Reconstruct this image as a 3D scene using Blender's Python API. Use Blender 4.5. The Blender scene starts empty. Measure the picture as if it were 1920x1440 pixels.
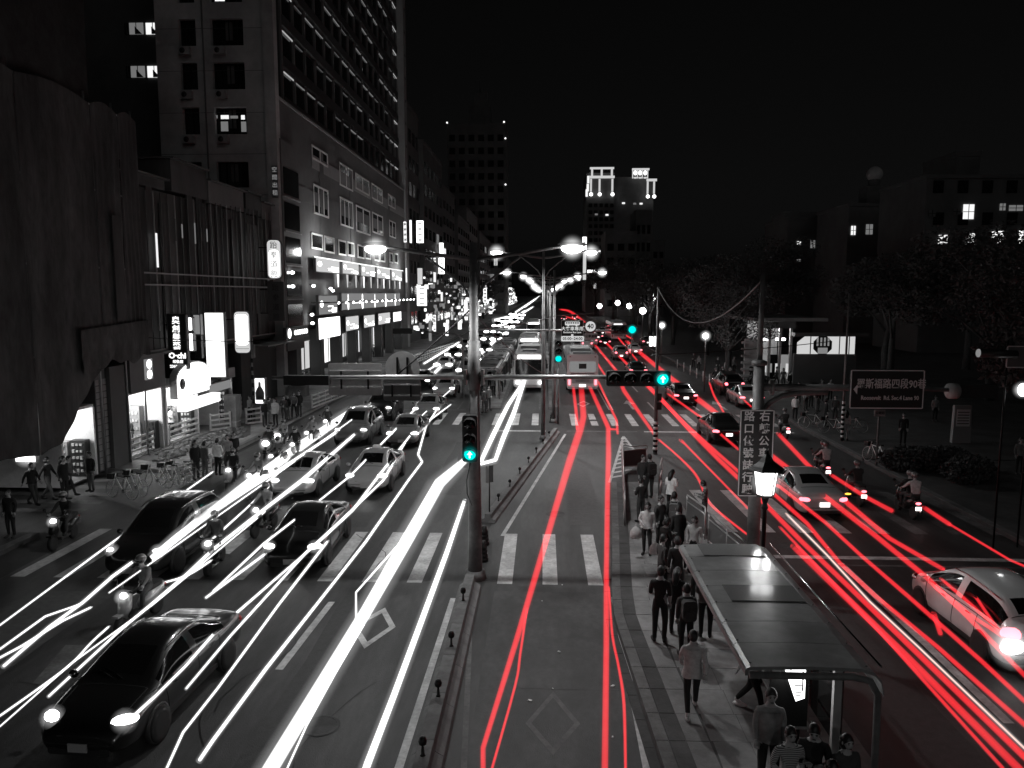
import bpy, bmesh, math, random
from mathutils import Vector, Matrix, Euler
R = math.radians
rnd = random.Random(7)
sc = bpy.context.scene
col = sc.collection

# ---------------------------------------------------------------- camera, sky, exposure
F = 1450.0                                   # focal length in photo pixels (1920 wide)
CAM_H = 8.0
cam_d = bpy.data.cameras.new('camera'); cam = bpy.data.objects.new('camera', cam_d); col.objects.link(cam)
cam.location = (0, 0, CAM_H)
cam.rotation_euler = (R(90) - math.atan(170 / F), 0, math.atan(58 / F))
cam_d.sensor_width = 36; cam_d.lens = F / 1920 * 36; cam_d.clip_start = .1; cam_d.clip_end = 3000
sc.camera = cam
sc.view_settings.view_transform = 'Standard'; sc.view_settings.look = 'None'
sc.view_settings.exposure = 0; sc.view_settings.gamma = 1
sc.view_settings.use_curve_mapping = False
w = bpy.data.worlds.new('World'); sc.world = w; w.use_nodes = True
nt = w.node_tree; nt.nodes.clear()
sky = nt.nodes.new('ShaderNodeTexSky'); sky.sky_type = 'NISHITA'; sky.sun_disc = False
sky.sun_elevation = R(3); sky.sun_rotation = R(200)
bw = nt.nodes.new('ShaderNodeRGBToBW'); bg = nt.nodes.new('ShaderNodeBackground'); wo = nt.nodes.new('ShaderNodeOutputWorld')
nt.links.new(sky.outputs[0], bw.inputs[0]); nt.links.new(bw.outputs[0], bg.inputs[0]); nt.links.new(bg.outputs[0], wo.inputs[0])
bg.inputs[1].default_value = 0.0013
sun_d = bpy.data.lights.new('night_sky_glow', 'SUN'); sun = bpy.data.objects.new('night_sky_glow', sun_d); col.objects.link(sun)
sun_d.energy = 0.065; sun_d.angle = R(30); sun.rotation_euler = (R(62), 0, R(28))
try:
    sc.cycles.use_denoising = True; sc.cycles.denoiser = 'OPENIMAGEDENOISE'
except Exception: pass
sc.cycles.transparent_max_bounces = 48; sc.cycles.max_bounces = 5; sc.cycles.diffuse_bounces = 2
sc.cycles.glossy_bounces = 3; sc.cycles.sample_clamp_indirect = 4; sc.cycles.caustics_reflective = False

# ---------------------------------------------------------------- where a pixel of the photo lies in the place
_rot = cam.rotation_euler.to_matrix(); _org = Vector(cam.location)
def ray(u, v): return (_rot @ Vector(((u - 960) / F, -(v - 720) / F, -1))).normalized()
def G(u, v, z=0.0):
    d = ray(u, v); t = (z - CAM_H) / d.z; return _org + d * t
def FX(u, v, X):
    d = ray(u, v); return _org + d * (X / d.x)
def FY(u, v, Y):
    d = ray(u, v); return _org + d * (Y / d.y)

# ---------------------------------------------------------------- materials
def mat(name, c, rough=.6, metal=0.0, emis=0.0, ecol=None, noise=0.0, nscale=4.0, bump=0.0, bscale=30.0, spec=.5, coat=0.0, stretch=None, trans=0.0, stain=0.0):
    m = bpy.data.materials.new(name); m.use_nodes = True; t = m.node_tree; b = t.nodes['Principled BSDF']
    if not hasattr(c, '__len__'): c = (c, c, c)
    b.inputs['Base Color'].default_value = (*c, 1); b.inputs['Roughness'].default_value = rough; b.inputs['Metallic'].default_value = metal
    b.inputs['Specular IOR Level'].default_value = spec; b.inputs['Coat Weight'].default_value = coat; b.inputs['Coat Roughness'].default_value = .08
    b.inputs['Transmission Weight'].default_value = trans
    if emis:
        e = ecol or c
        if not hasattr(e, '__len__'): e = (e, e, e)
        b.inputs['Emission Color'].default_value = (*e, 1); b.inputs['Emission Strength'].default_value = emis
    if noise or bump or stain:
        tc = t.nodes.new('ShaderNodeTexCoord'); mp = t.nodes.new('ShaderNodeMapping'); t.links.new(tc.outputs['Object'], mp.inputs[0])
        if stretch: mp.inputs['Scale'].default_value = stretch
    if noise or stain:
        n = t.nodes.new('ShaderNodeTexNoise'); n.inputs['Scale'].default_value = nscale; n.inputs['Detail'].default_value = 8; n.inputs['Roughness'].default_value = .65
        t.links.new(mp.outputs[0], n.inputs['Vector'])
        r = t.nodes.new('ShaderNodeMapRange'); r.inputs[1].default_value = .3; r.inputs[2].default_value = .7
        r.inputs[3].default_value = 1 - noise; r.inputs[4].default_value = 1 + noise
        t.links.new(n.outputs[0], r.inputs[0])
        out = r.outputs[0]
        if stain:
            n2 = t.nodes.new('ShaderNodeTexNoise'); n2.inputs['Scale'].default_value = nscale * .17; n2.inputs['Detail'].default_value = 5
            t.links.new(mp.outputs[0], n2.inputs['Vector'])
            r2 = t.nodes.new('ShaderNodeMapRange'); r2.inputs[1].default_value = .38; r2.inputs[2].default_value = .62; r2.inputs[3].default_value = 1 - stain; r2.inputs[4].default_value = 1 + stain * .6
            t.links.new(n2.outputs[0], r2.inputs[0])
            mm = t.nodes.new('ShaderNodeMath'); mm.operation = 'MULTIPLY'; t.links.new(out, mm.inputs[0]); t.links.new(r2.outputs[0], mm.inputs[1]); out = mm.outputs[0]
        vm = t.nodes.new('ShaderNodeVectorMath'); vm.operation = 'SCALE'; vm.inputs[0].default_value = c
        t.links.new(out, vm.inputs['Scale']); t.links.new(vm.outputs[0], b.inputs['Base Color'])
    if bump:
        n3 = t.nodes.new('ShaderNodeTexNoise'); n3.inputs['Scale'].default_value = bscale; n3.inputs['Detail'].default_value = 6
        t.links.new(mp.outputs[0], n3.inputs['Vector'])
        bp = t.nodes.new('ShaderNodeBump'); bp.inputs['Strength'].default_value = bump; bp.inputs['Distance'].default_value = .02
        t.links.new(n3.outputs[0], bp.inputs['Height']); t.links.new(bp.outputs[0], b.inputs['Normal'])
    return m
def glow(name, c, s, sample=False):                         # something that gives off light
    m = bpy.data.materials.new(name); m.use_nodes = True; t = m.node_tree; t.nodes.clear()
    e = t.nodes.new('ShaderNodeEmission'); o = t.nodes.new('ShaderNodeOutputMaterial')
    e.inputs[0].default_value = (*c, 1); e.inputs[1].default_value = s; t.links.new(e.outputs[0], o.inputs[0])
    if not sample:
        try: m.cycles.emission_sampling = 'NONE'
        except Exception: pass
    return m
def streakglow(name, c, s, k=1.0):                            # a line of light that shines outwards and upwards only, clear to look through
    m = bpy.data.materials.new(name); m.use_nodes = True; t = m.node_tree; t.nodes.clear(); L = t.links.new
    g = t.nodes.new('ShaderNodeNewGeometry'); d = t.nodes.new('ShaderNodeVectorMath'); d.operation = 'DOT_PRODUCT'
    at = t.nodes.new('ShaderNodeAttribute'); at.attribute_name = 'axis'                   # direction the line runs in: its section is judged square to it
    d0 = t.nodes.new('ShaderNodeVectorMath'); d0.operation = 'DOT_PRODUCT'; L(g.outputs['Incoming'], d0.inputs[0]); L(at.outputs['Vector'], d0.inputs[1])
    s0 = t.nodes.new('ShaderNodeVectorMath'); s0.operation = 'SCALE'; L(at.outputs['Vector'], s0.inputs[0]); L(d0.outputs['Value'], s0.inputs['Scale'])
    su = t.nodes.new('ShaderNodeVectorMath'); su.operation = 'SUBTRACT'; L(g.outputs['Incoming'], su.inputs[0]); L(s0.outputs[0], su.inputs[1])
    no = t.nodes.new('ShaderNodeVectorMath'); no.operation = 'NORMALIZE'; L(su.outputs[0], no.inputs[0])
    L(no.outputs[0], d.inputs[0]); L(g.outputs['Normal'], d.inputs[1])
    ab = t.nodes.new('ShaderNodeMath'); ab.operation = 'ABSOLUTE'; L(d.outputs['Value'], ab.inputs[0])
    pw = t.nodes.new('ShaderNodeMath'); pw.operation = 'POWER'; pw.inputs[1].default_value = k; L(ab.outputs[0], pw.inputs[0])
    bf = t.nodes.new('ShaderNodeMath'); bf.operation = 'SUBTRACT'; bf.inputs[0].default_value = 1; L(g.outputs['Backfacing'], bf.inputs[1])
    sx = t.nodes.new('ShaderNodeSeparateXYZ'); L(g.outputs['Normal'], sx.inputs[0])
    mr = t.nodes.new('ShaderNodeMapRange'); mr.inputs[1].default_value = -.7; mr.inputs[2].default_value = -.2; L(sx.outputs[2], mr.inputs[0])
    m1 = t.nodes.new('ShaderNodeMath'); m1.operation = 'MULTIPLY'; L(pw.outputs[0], m1.inputs[0]); L(bf.outputs[0], m1.inputs[1])
    m2 = t.nodes.new('ShaderNodeMath'); m2.operation = 'MULTIPLY'; L(m1.outputs[0], m2.inputs[0]); L(mr.outputs[0], m2.inputs[1])
    m3 = t.nodes.new('ShaderNodeMath'); m3.operation = 'MULTIPLY'; m3.inputs[1].default_value = s; L(m2.outputs[0], m3.inputs[0])
    e = t.nodes.new('ShaderNodeEmission'); e.inputs[0].default_value = (*c, 1); L(m3.outputs[0], e.inputs[1])
    tr = t.nodes.new('ShaderNodeBsdfTransparent'); a = t.nodes.new('ShaderNodeAddShader'); o = t.nodes.new('ShaderNodeOutputMaterial')
    L(e.outputs[0], a.inputs[0]); L(tr.outputs[0], a.inputs[1]); L(a.outputs[0], o.inputs[0])
    try: m.cycles.emission_sampling = 'NONE'
    except Exception: pass
    return m
def softglow(name, c, s, k=2.5):                             # added glow shell imitating bloom round a lamp: bright through its middle, nothing at its rim
    m = bpy.data.materials.new(name); m.use_nodes = True; t = m.node_tree; t.nodes.clear()
    g = t.nodes.new('ShaderNodeNewGeometry'); d = t.nodes.new('ShaderNodeVectorMath'); d.operation = 'DOT_PRODUCT'
    t.links.new(g.outputs['Incoming'], d.inputs[0]); t.links.new(g.outputs['Normal'], d.inputs[1])
    ab = t.nodes.new('ShaderNodeMath'); ab.operation = 'ABSOLUTE'; t.links.new(d.outputs['Value'], ab.inputs[0])
    pw = t.nodes.new('ShaderNodeMath'); pw.operation = 'POWER'; pw.inputs[1].default_value = k; t.links.new(ab.outputs[0], pw.inputs[0])
    ml = t.nodes.new('ShaderNodeMath'); ml.operation = 'MULTIPLY'; ml.inputs[1].default_value = s * .5; t.links.new(pw.outputs[0], ml.inputs[0])
    e = t.nodes.new('ShaderNodeEmission'); e.inputs[0].default_value = (*c, 1); t.links.new(ml.outputs[0], e.inputs[1])
    tr = t.nodes.new('ShaderNodeBsdfTransparent'); a = t.nodes.new('ShaderNodeAddShader'); o = t.nodes.new('ShaderNodeOutputMaterial')
    t.links.new(e.outputs[0], a.inputs[0]); t.links.new(tr.outputs[0], a.inputs[1]); t.links.new(a.outputs[0], o.inputs[0])
    try: m.cycles.emission_sampling = 'NONE'
    except Exception: pass
    return m

M = {}
M['asphalt'] = mat('asphalt', .034, .62, noise=.3, nscale=5, bump=.4, bscale=70, stain=.42, stretch=(1.4, .3, 1))
M['ground'] = mat('ground', .035, .9, noise=.3, nscale=1.2)
M['paint_line'] = mat('road_paint', .42, .6, noise=.3, nscale=9, stain=.25, bump=.2, bscale=60)
M['worn_line'] = mat('worn_road_paint', .1, .7, noise=.35, nscale=12, stain=.3)
M['buslane'] = mat('bus_lane_concrete', .033, .6, noise=.4, nscale=6, bump=.4, bscale=60, stain=.4, stretch=(1, .6, 1))
M['concrete'] = mat('concrete', .2, .8, noise=.25, nscale=3, bump=.3, bscale=25, stain=.35)
M['kerb'] = mat('kerb_stone', .11, .8, noise=.3, nscale=5, bump=.3, bscale=30, stain=.3)
M['dark_kerb'] = mat('dark_kerb_stone', .05, .8, noise=.3, nscale=5, bump=.3, bscale=30, stain=.3)
M['paver'] = mat('paver', .17, .75, noise=.22, nscale=5, bump=.2, bscale=40, stain=.3)
M['paver_dark'] = mat('paver_dark', .05, .8, noise=.3, nscale=4, bump=.2, bscale=30, stain=.3)
M['black_iron'] = mat('black_iron', .012, .45, metal=.6)
M['steel'] = mat('galvanised_steel', .35, .42, metal=.75, noise=.15, nscale=6)
M['pole_grey'] = mat('pole_grey', .16, .6, metal=.2, noise=.3, nscale=5, stain=.3)
M['sign_back'] = mat('sign_back', .4, .6, metal=.3, noise=.15, nscale=6)
M['white_paint'] = mat('white_paint', .7, .5, noise=.12, nscale=5)
M['rail_white'] = mat('rail_white', .5, .5, noise=.2, nscale=7)
M['sign_dark'] = mat('sign_dark', .02, .5)
M['sign_mid'] = mat('sign_mid', .09, .5)
M['sign_grey'] = mat('sign_grey_face', .3, .6)
M['letter_grey'] = mat('letter_grey', .8, .6)
M['letter_dim'] = mat('letter_dim', .7, .6)
M['letter_black'] = mat('letter_black', .01, .6)
M['rubber'] = mat('rubber', .012, .8)
M['rim'] = mat('wheel_rim', .5, .35, metal=.35)
M['glass_dark'] = mat('dark_glass', .006, .06, spec=.6)
M['win_dark'] = mat('window_glass', .008, .12, spec=.5)
M['tower_wall'] = mat('tower_wall', .42, .8, noise=.14, nscale=1.5, bump=.15, bscale=8, stain=.25)
M['office_wall'] = mat('office_wall', .13, .75, noise=.12, nscale=1.2, stain=.15)
M['office_band'] = mat('office_band', .045, .6, noise=.12, nscale=1.2)
M['office_col'] = mat('office_column', .28, .65, noise=.1, nscale=1.2)
M['shop_wall'] = mat('shop_wall', .05, .8, noise=.35, nscale=1.2, stain=.4, stretch=(1, 1, .25))
M['corrugated'] = mat('corrugated_sheet', .04, .7, metal=.2, noise=.5, nscale=1.4, stain=.5, stretch=(2, 2, .3))
M['shroud'] = mat('shroud_net', .065, .95, noise=.4, nscale=2.2, bump=1.0, bscale=5, stain=.4, stretch=(1.5, 1.5, .5))
M['far_wall'] = mat('far_wall', .09, .85, noise=.25, nscale=.3)
M['black_wall'] = mat('black_wall', .1, .85, noise=.25, nscale=.3)
M['roof_metal'] = mat('shelter_roof_metal', .2, .33, metal=.0, noise=.16, nscale=6, coat=.35, stain=.3)
M['roof_panel'] = mat('shelter_roof_panel', .16, .15, metal=.0, coat=.5, noise=.1, nscale=30)
M['leaf'] = mat('leaf', (.06, .06, .06), .8, noise=.5, nscale=.8)
M['bark'] = mat('bark', .06, .9, noise=.3, nscale=6, bump=.5)
M['hedge'] = mat('hedge_leaf', .05, .8, noise=.4, nscale=1.2)
M['skin'] = mat('skin', .32, .6)
M['hair'] = mat('hair', .008, .5)
M['eye'] = mat('eye', .01, .2)
for n_, c_ in (('black', .014), ('char', .04), ('grey', .12), ('mid', .22), ('light', .42), ('white', .7)):
    M['cloth_' + n_] = mat('cloth_' + n_, c_, .9, noise=.25, nscale=9, bump=.3, bscale=14)
def pattern_cloth(name, a, b_, sc_, kind):
    m = mat(name, a, .9); t = m.node_tree; tc = t.nodes.new('ShaderNodeTexCoord'); w_ = t.nodes.new('ShaderNodeTexWave' if kind == 'stripe' else 'ShaderNodeTexChecker')
    w_.inputs['Scale'].default_value = sc_; t.links.new(tc.outputs['Object'], w_.inputs['Vector']); mx = t.nodes.new('ShaderNodeMapRange')
    if kind == 'stripe': w_.bands_direction = 'Z'
    mx.inputs[1].default_value = .45 if kind == 'stripe' else 0; mx.inputs[2].default_value = .55 if kind == 'stripe' else 1; mx.inputs[3].default_value = a; mx.inputs[4].default_value = b_
    t.links.new(w_.outputs['Fac'], mx.inputs[0]); t.links.new(mx.outputs[0], t.nodes['Principled BSDF'].inputs['Base Color']); return m
M['cloth_stripe'] = pattern_cloth('striped_cloth', .05, .4, 12, 'stripe'); M['cloth_check'] = pattern_cloth('checked_cloth', .03, .2, 16, 'check')
for n_, c_ in (('black', .008), ('silver', .33), ('white', .62), ('grey', .12)):
    M['car_' + n_] = mat('car_paint_' + n_, c_, .3, metal=.15, coat=.9, noise=.05, nscale=3)
M['chrome'] = mat('chrome', .6, .15, metal=1)
M['plastic'] = mat('black_plastic', .015, .5)
M['tail'] = glow('tail_light', (1, .16, .2), 4)
M['tail_off'] = mat('tail_lens', (.25, .02, .02), .2)
M['tail_w'] = glow('rear_plate_light', (1, .9, .88), 3)
M['headlight'] = glow('headlight', (1, 1, 1), 9)
M['lamp'] = glow('street_lamp_lens', (1, 1, 1), 14)
M['sign_lit'] = glow('lit_sign', (1, 1, 1), 1.6, True)
M['sign_lit2'] = glow('lit_sign_dim', (1, 1, 1), .62, True)
M['sign_lit3'] = glow('lit_sign_faint', (1, 1, 1), .22, True)
M['sign_hot'] = glow('lit_sign_bright', (1, 1, 1), 3.2, True)
M['shop_lit'] = glow('shop_ceiling_light', (1, 1, 1), 5, True)
M['window_lit'] = glow('lit_window', (1, 1, 1), 1.0)
M['window_dim'] = glow('dim_window', (1, 1, 1), .16)
M['frame_lit'] = mat('white_window_frame', .75, .4, emis=.0)
M['strip_dim'] = glow('glow_strip_faint', (1, 1, 1), .07)
M['net_dark'] = mat('dark_netting', .025, .95, noise=.4, nscale=1.5, bump=1.0, bscale=4, stain=.4)
M['strip'] = glow('glow_strip', (1, 1, 1), .16)
M['strip_hi'] = glow('glow_strip_near', (1, 1, 1), .38)
M['cyan'] = glow('signal_cyan', (.0, .80, .72), 1.15)
M['cyan_w'] = glow('signal_arrow', (.75, 1, 1), 2.0)
M['trail_w'] = streakglow('white_streak', (1, 1, 1), 2.0, 1.2)

M['trail_r'] = streakglow('red_streak', (1.0, .03, .042), .8, .6)
M['trail_p'] = streakglow('pale_pink_streak', (1, .62, .52), 1.0, .5)
M['halo_w'] = softglow('white_halo', (1, 1, 1), .7, 5)
M['halo_t'] = streakglow('streak_halo', (1, 1, 1), .2, 3)
M['halo_r'] = streakglow('red_halo', (1, .05, .06), .1, 2.5)
M['halo_c'] = softglow('cyan_halo', (0, .8, .75), .35, 3)
M['halo_l'] = softglow('lamp_halo', (1, 1, 1), 1.5, 9)

# ---------------------------------------------------------------- mesh building
class MB:
    def __init__(s): s.v = []; s.f = []; s.m = []; s.sm = []
    def add(s, vs, fs, mi=0, smooth=False, mx=None):
        o = len(s.v)
        for p in vs:
            p = Vector(p)
            if mx is not None: p = mx @ p
            s.v.append(p)
        for f in fs: s.f.append([o + i for i in f]); s.m.append(mi); s.sm.append(smooth)
        return s
    def box(s, cx, cy, cz, sx, sy, sz, mi=0, mx=None, taper=1.0, rz=0.0):
        hx, hy, hz = sx / 2, sy / 2, sz / 2; t = taper
        vs = [(-hx, -hy, -hz), (hx, -hy, -hz), (hx, hy, -hz), (-hx, hy, -hz), (-hx * t, -hy * t, hz), (hx * t, -hy * t, hz), (hx * t, hy * t, hz), (-hx * t, hy * t, hz)]
        ca, sa = math.cos(rz), math.sin(rz)
        vs = [(cx + x * ca - y * sa, cy + x * sa + y * ca, cz + z) for x, y, z in vs]
        return s.add(vs, [(0, 3, 2, 1), (4, 5, 6, 7), (0, 1, 5, 4), (1, 2, 6, 5), (2, 3, 7, 6), (3, 0, 4, 7)], mi, False, mx)
    def bbox(s, a, b, mi=0, mx=None):
        return s.box((a[0] + b[0]) / 2, (a[1] + b[1]) / 2, (a[2] + b[2]) / 2, abs(b[0] - a[0]), abs(b[1] - a[1]), abs(b[2] - a[2]), mi, mx)
    def rbox(s, cx, cy, cz, sx, sy, sz, r=.05, mi=0, mx=None, axis='z', seg=3):      # box with rounded edges along one axis
        a, b, h = {'z': (sx, sy, sz), 'y': (sx, sz, sy), 'x': (sy, sz, sx)}[axis]
        pts = []
        for k, (qx, qy) in enumerate(((1, 1), (-1, 1), (-1, -1), (1, -1))):
            for i in range(seg + 1):
                an = math.pi / 2 * (k + i / seg)
                pts.append((qx * (a / 2 - r) + r * math.cos(an), qy * (b / 2 - r) + r * math.sin(an)))
        n = len(pts); vs = []
        for e in (-h / 2, h / 2):
            for x, y in pts:
                p = {'z': (x, y, e), 'y': (x, e, y), 'x': (e, x, y)}[axis]
                vs.append((cx + p[0], cy + p[1], cz + p[2]))
        fs = [list(range(n))[::-1], [n + i for i in range(n)]] + [(i, (i + 1) % n, n + (i + 1) % n, n + i) for i in range(n)]
        return s.add(vs, fs, mi, False, mx)
    def tube(s, pts, rad, n=8, mi=0, cap=True, smooth=True, mx=None):
        pts = [Vector(p) for p in pts]; k = len(pts)
        if not hasattr(rad, '__len__'): rad = [rad] * k
        vs = []; up = None
        for i, p in enumerate(pts):
            d = (pts[min(i + 1, k - 1)] - pts[max(i - 1, 0)]).normalized()
            if up is None:
                up = Vector((0, 0, 1)) if abs(d.z) < .9 else Vector((1, 0, 0))
            a = d.cross(up)
            if a.length < 1e-5: a = d.cross(Vector((0, 1, 0)))
            a.normalize(); b = a.cross(d).normalized(); up = b
            for j in range(n):
                an = 2 * math.pi * j / n; vs.append(p + (a * math.cos(an) + b * math.sin(an)) * rad[i])
        fs = []
        for i in range(k - 1):
            for j in range(n):
                j2 = (j + 1) % n; fs.append((i * n + j, i * n + j2, (i + 1) * n + j2, (i + 1) * n + j))
        if cap: fs.append(list(range(n))[::-1]); fs.append([(k - 1) * n + j for j in range(n)])
        return s.add(vs, fs, mi, smooth, mx)
    def lathe(s, prof, c=(0, 0, 0), n=12, mi=0, smooth=True, mx=None, sx=1, sy=1):
        vs = []
        for r, z in prof:
            for j in range(n):
                an = 2 * math.pi * j / n; vs.append((c[0] + r * math.cos(an) * sx, c[1] + r * math.sin(an) * sy, c[2] + z))
        fs = []
        for i in range(len(prof) - 1):
            for j in range(n):
                j2 = (j + 1) % n; fs.append((i * n + j, i * n + j2, (i + 1) * n + j2, (i + 1) * n + j))
        fs.append(list(range(n))[::-1]); fs.append([(len(prof) - 1) * n + j for j in range(n)])
        return s.add(vs, fs, mi, smooth, mx)
    def ball(s, c, r, n=10, mi=0, mx=None):
        if not hasattr(r, '__len__'): r = (r, r, r)
        m = max(4, n // 2 + 1); vs = []; fs = []
        for i in range(m + 1):
            ph = math.pi * i / m - math.pi / 2
            for j in range(n):
                an = 2 * math.pi * j / n
                vs.append((c[0] + r[0] * math.cos(ph) * math.cos(an), c[1] + r[1] * math.cos(ph) * math.sin(an), c[2] + r[2] * math.sin(ph)))
        for i in range(m):
            for j in range(n):
                j2 = (j + 1) % n; fs.append((i * n + j, i * n + j2, (i + 1) * n + j2, (i + 1) * n + j))
        return s.add(vs, fs, mi, True, mx)
    def prism(s, pts, z0, z1, mi=0, mx=None):                # polygon in xy, extruded in z
        n = len(pts); vs = [(p[0], p[1], z0) for p in pts] + [(p[0], p[1], z1) for p in pts]
        return s.add(vs, [list(range(n))[::-1], [n + i for i in range(n)]] + [(i, (i + 1) % n, n + (i + 1) % n, n + i) for i in range(n)], mi, False, mx)
    def mesh(s, name, mats):
        me = bpy.data.meshes.new(name); me.from_pydata([tuple(p) for p in s.v], [], s.f)
        if not isinstance(mats, (list, tuple)): mats = [mats]
        for m in mats: me.materials.append(M[m] if isinstance(m, str) else m)
        me.polygons.foreach_set('material_index', s.m); me.polygons.foreach_set('use_smooth', s.sm)
        me.update(); return me
    def build(s, name, mats, parent=None, loc=None, rz=None):
        return place(name, s.mesh(name, mats), parent, loc, rz)
def place(name, me, parent=None, loc=None, rz=None, scale=None):
    o = bpy.data.objects.new(name, me); col.objects.link(o); o.parent = parent
    if loc is not None: o.location = loc
    if rz is not None: o.rotation_euler = (0, 0, rz) if not hasattr(rz, '__len__') else rz
    if scale is not None: o.scale = (scale,) * 3 if not hasattr(scale, '__len__') else scale
    return o
def tag(o, label=None, cat=None, group=None, kind=None):
    if label: o['label'] = label
    if cat: o['category'] = cat
    if group: o['group'] = group
    if kind: o['kind'] = kind
    return o
def empty(name, loc=(0, 0, 0), rz=0.0):
    o = bpy.data.objects.new(name, None); o.location = loc; o.rotation_euler = (0, 0, rz); o.empty_display_size = .2; col.objects.link(o); return o
def kids(o): return [c for c in bpy.data.objects if c.parent == o]
_kidcache = {}
def copy_tree(o, parent=None):
    c = o.copy(); col.objects.link(c)
    if parent is not None: c.parent = parent
    key = o.name
    if key not in _kidcache: _kidcache[key] = kids(o)
    for ch in _kidcache[key]: copy_tree(ch, c)
    return c
def remat(o, idx, m):
    if len(o.material_slots) > idx:
        o.material_slots[idx].link = 'OBJECT'; o.material_slots[idx].material = M[m]
def text(s, size, mname, parent=None, loc=(0, 0, 0), rot=(R(90), 0, 0), name='lettering', align='CENTER', depth=.006, sx=1.0, bold=0.0, vertical=False):
    c = bpy.data.curves.new(name, 'FONT'); c.body = s if not vertical else '\n'.join(s); c.size = size; c.align_x = align; c.align_y = 'CENTER' if not vertical else 'CENTER'
    c.extrude = depth; c.offset = bold; c.resolution_u = 2
    if vertical: c.space_line = .95
    tmp = bpy.data.objects.new(name, c); col.objects.link(tmp)
    dg = bpy.context.evaluated_depsgraph_get(); me = bpy.data.meshes.new_from_object(tmp.evaluated_get(dg))
    bpy.data.objects.remove(tmp); bpy.data.curves.remove(c)
    me.materials.clear(); me.materials.append(M[mname])
    o = bpy.data.objects.new(name, me); col.objects.link(o); o.parent = parent; o.location = loc; o.rotation_euler = rot; o.scale = (sx, 1, 1)
    return o
def point(name, loc, power, rad=.15, parent=None, spot=None):
    l = bpy.data.lights.new(name, 'SPOT' if spot else 'POINT'); l.energy = power; l.shadow_soft_size = rad
    o = bpy.data.objects.new(name, l); col.objects.link(o); o.location = loc; o.parent = parent
    if spot: l.spot_size = R(spot[0]); l.spot_blend = spot[1]; o.rotation_euler = spot[2]
    return o
# ---------------------------------------------------------------- ground, road, pavements, markings
STR = 'structure'
def sheet(name, pts, z, m, parent=None, th=None):
    b = MB()
    if th is None:
        b.add([(p[0], p[1], z) for p in pts], [list(range(len(pts)))])
    else: b.prism([(p[0], p[1]) for p in pts], z - th, z)
    o = b.build(name, m, parent)
    if parent is None: tag(o, kind=STR)
    return o
def rect(x0, y0, x1, y1): return [(x0, y0), (x1, y0), (x1, y1), (x0, y1)]
sheet('ground', rect(-900, -300, 900, 2200), 0, 'ground')
road = sheet('road', rect(-15.3, -6, 15.3, 620), .004, 'asphalt')
side_road = sheet('side_road', rect(-70, 24.6, -15.3, 33), .004, 'asphalt')
cross_street = sheet('cross_street', rect(15.3, 28, 60, 37), .003, 'asphalt')

def kerbed(name, pts, h, m, km='kerb', edge=(0, 1), sl=1.0, kw=.28):
    """a raised pavement with a row of kerb stones along one of its edges"""
    o = sheet(name, pts, h, m, th=h)
    a, b = Vector((*pts[edge[0]], 0)), Vector((*pts[edge[1]], 0)); d = b - a; n = max(1, int(d.length / sl)); an = math.atan2(d.y, d.x)
    me = MB().box(0, 0, 0, d.length / n - .012, kw, h + .02).mesh('kerb_stone', km)
    nrm = Vector((d.y, -d.x, 0)).normalized() * (kw / 2 + .004)
    for i in range(n):
        p = a + d * ((i + .5) / n) + nrm; place('kerb_stone', me, o, (p.x, p.y, (h + .02) / 2 + rnd.uniform(-.004, .004)), an)
    return o
kerbed('left_pavement', [(-15.6, 150), (-15.6, 33.4), (-60, 33.4), (-60, 150)], .14, 'concrete', sl=1.2)
sheet('left_pavement', rect(-60, 150, -15.6, 600), .14, 'concrete', th=.14)
kerbed('left_corner_pavement', [(-16.6, 24.2), (-16.6, 2), (-60, 2), (-60, 24.2)], .14, 'paver_dark', sl=1.2)
kerbed('right_pavement', [(15.3, 37), (15.3, 130), (60, 130), (60, 37)], .14, 'paver_dark', sl=1.2)
sheet('right_pavement', rect(15.3, 130, 60, 600), .14, 'paver_dark', th=.14)
kerbed('right_near_pavement', [(15.3, 6), (15.3, 36.8), (60, 36.8), (60, 6)], .13, 'paver_dark', sl=1.2)

mk = tag(empty('road_markings'), kind=STR)
def mark(name, pts, m='paint_line', z=.009): 
    o = sheet(name, pts, z, m, parent=mk); return o
def line(name, a, b, wd, m='paint_line', z=.009):
    a = Vector((a[0], a[1])); b = Vector((b[0], b[1])); d = (b - a).normalized(); n = Vector((-d.y, d.x)) * wd / 2
    return mark(name, [a - n, b - n, b + n, a + n], m, z)
# zebra crossings
for k in range(-11, 3):
    x = -1.24 + 1.26 * k
    if -3.0 < x < -2.0: continue
    mark('zebra_stripe', rect(x, 20.6, x + .42, 25.1))
mark('zebra_stripe', rect(2.28, 20.9, 2.5, 24.8), 'worn_line')
for k in range(9):
    x = 6.15 + 1.26 * k; mark('zebra_stripe', [(x, 25.6), (x + .46, 25.6), (x + .3, 31.2), (x - .16, 31.2)], 'worn_line' if k > 4 else 'paint_line')
for k in range(-9, 12):
    x = .55 + 1.22 * k
    if .2 < x < 1.2 or -5 < x < -3.3: continue
    mark('zebra_stripe', rect(x, 46.6, x + .42, 51.2))
for k in range(6):
    y = 27.0 + 1.15 * k; mark('zebra_stripe', rect(-26, y, -16.9, y + .5), 'worn_line')
# stop lines
line('stop_line', (5.9, 44.6), (14.5, 44.6), .3); line('stop_line', (-2.6, 44.6), (0.2, 44.6), .3); line('stop_line', (1.4, 44.6), (5.5, 44.6), .3, 'worn_line')
line('stop_line', G(1452, 1044).xy, G(1960, 1052).xy, .28); line('stop_line', G(1566, 1060).xy, G(1960, 1066).xy, .12, 'worn_line')
line('stop_line', (-11, 52.6), (-5.3, 52.6), .3, 'worn_line')
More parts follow.
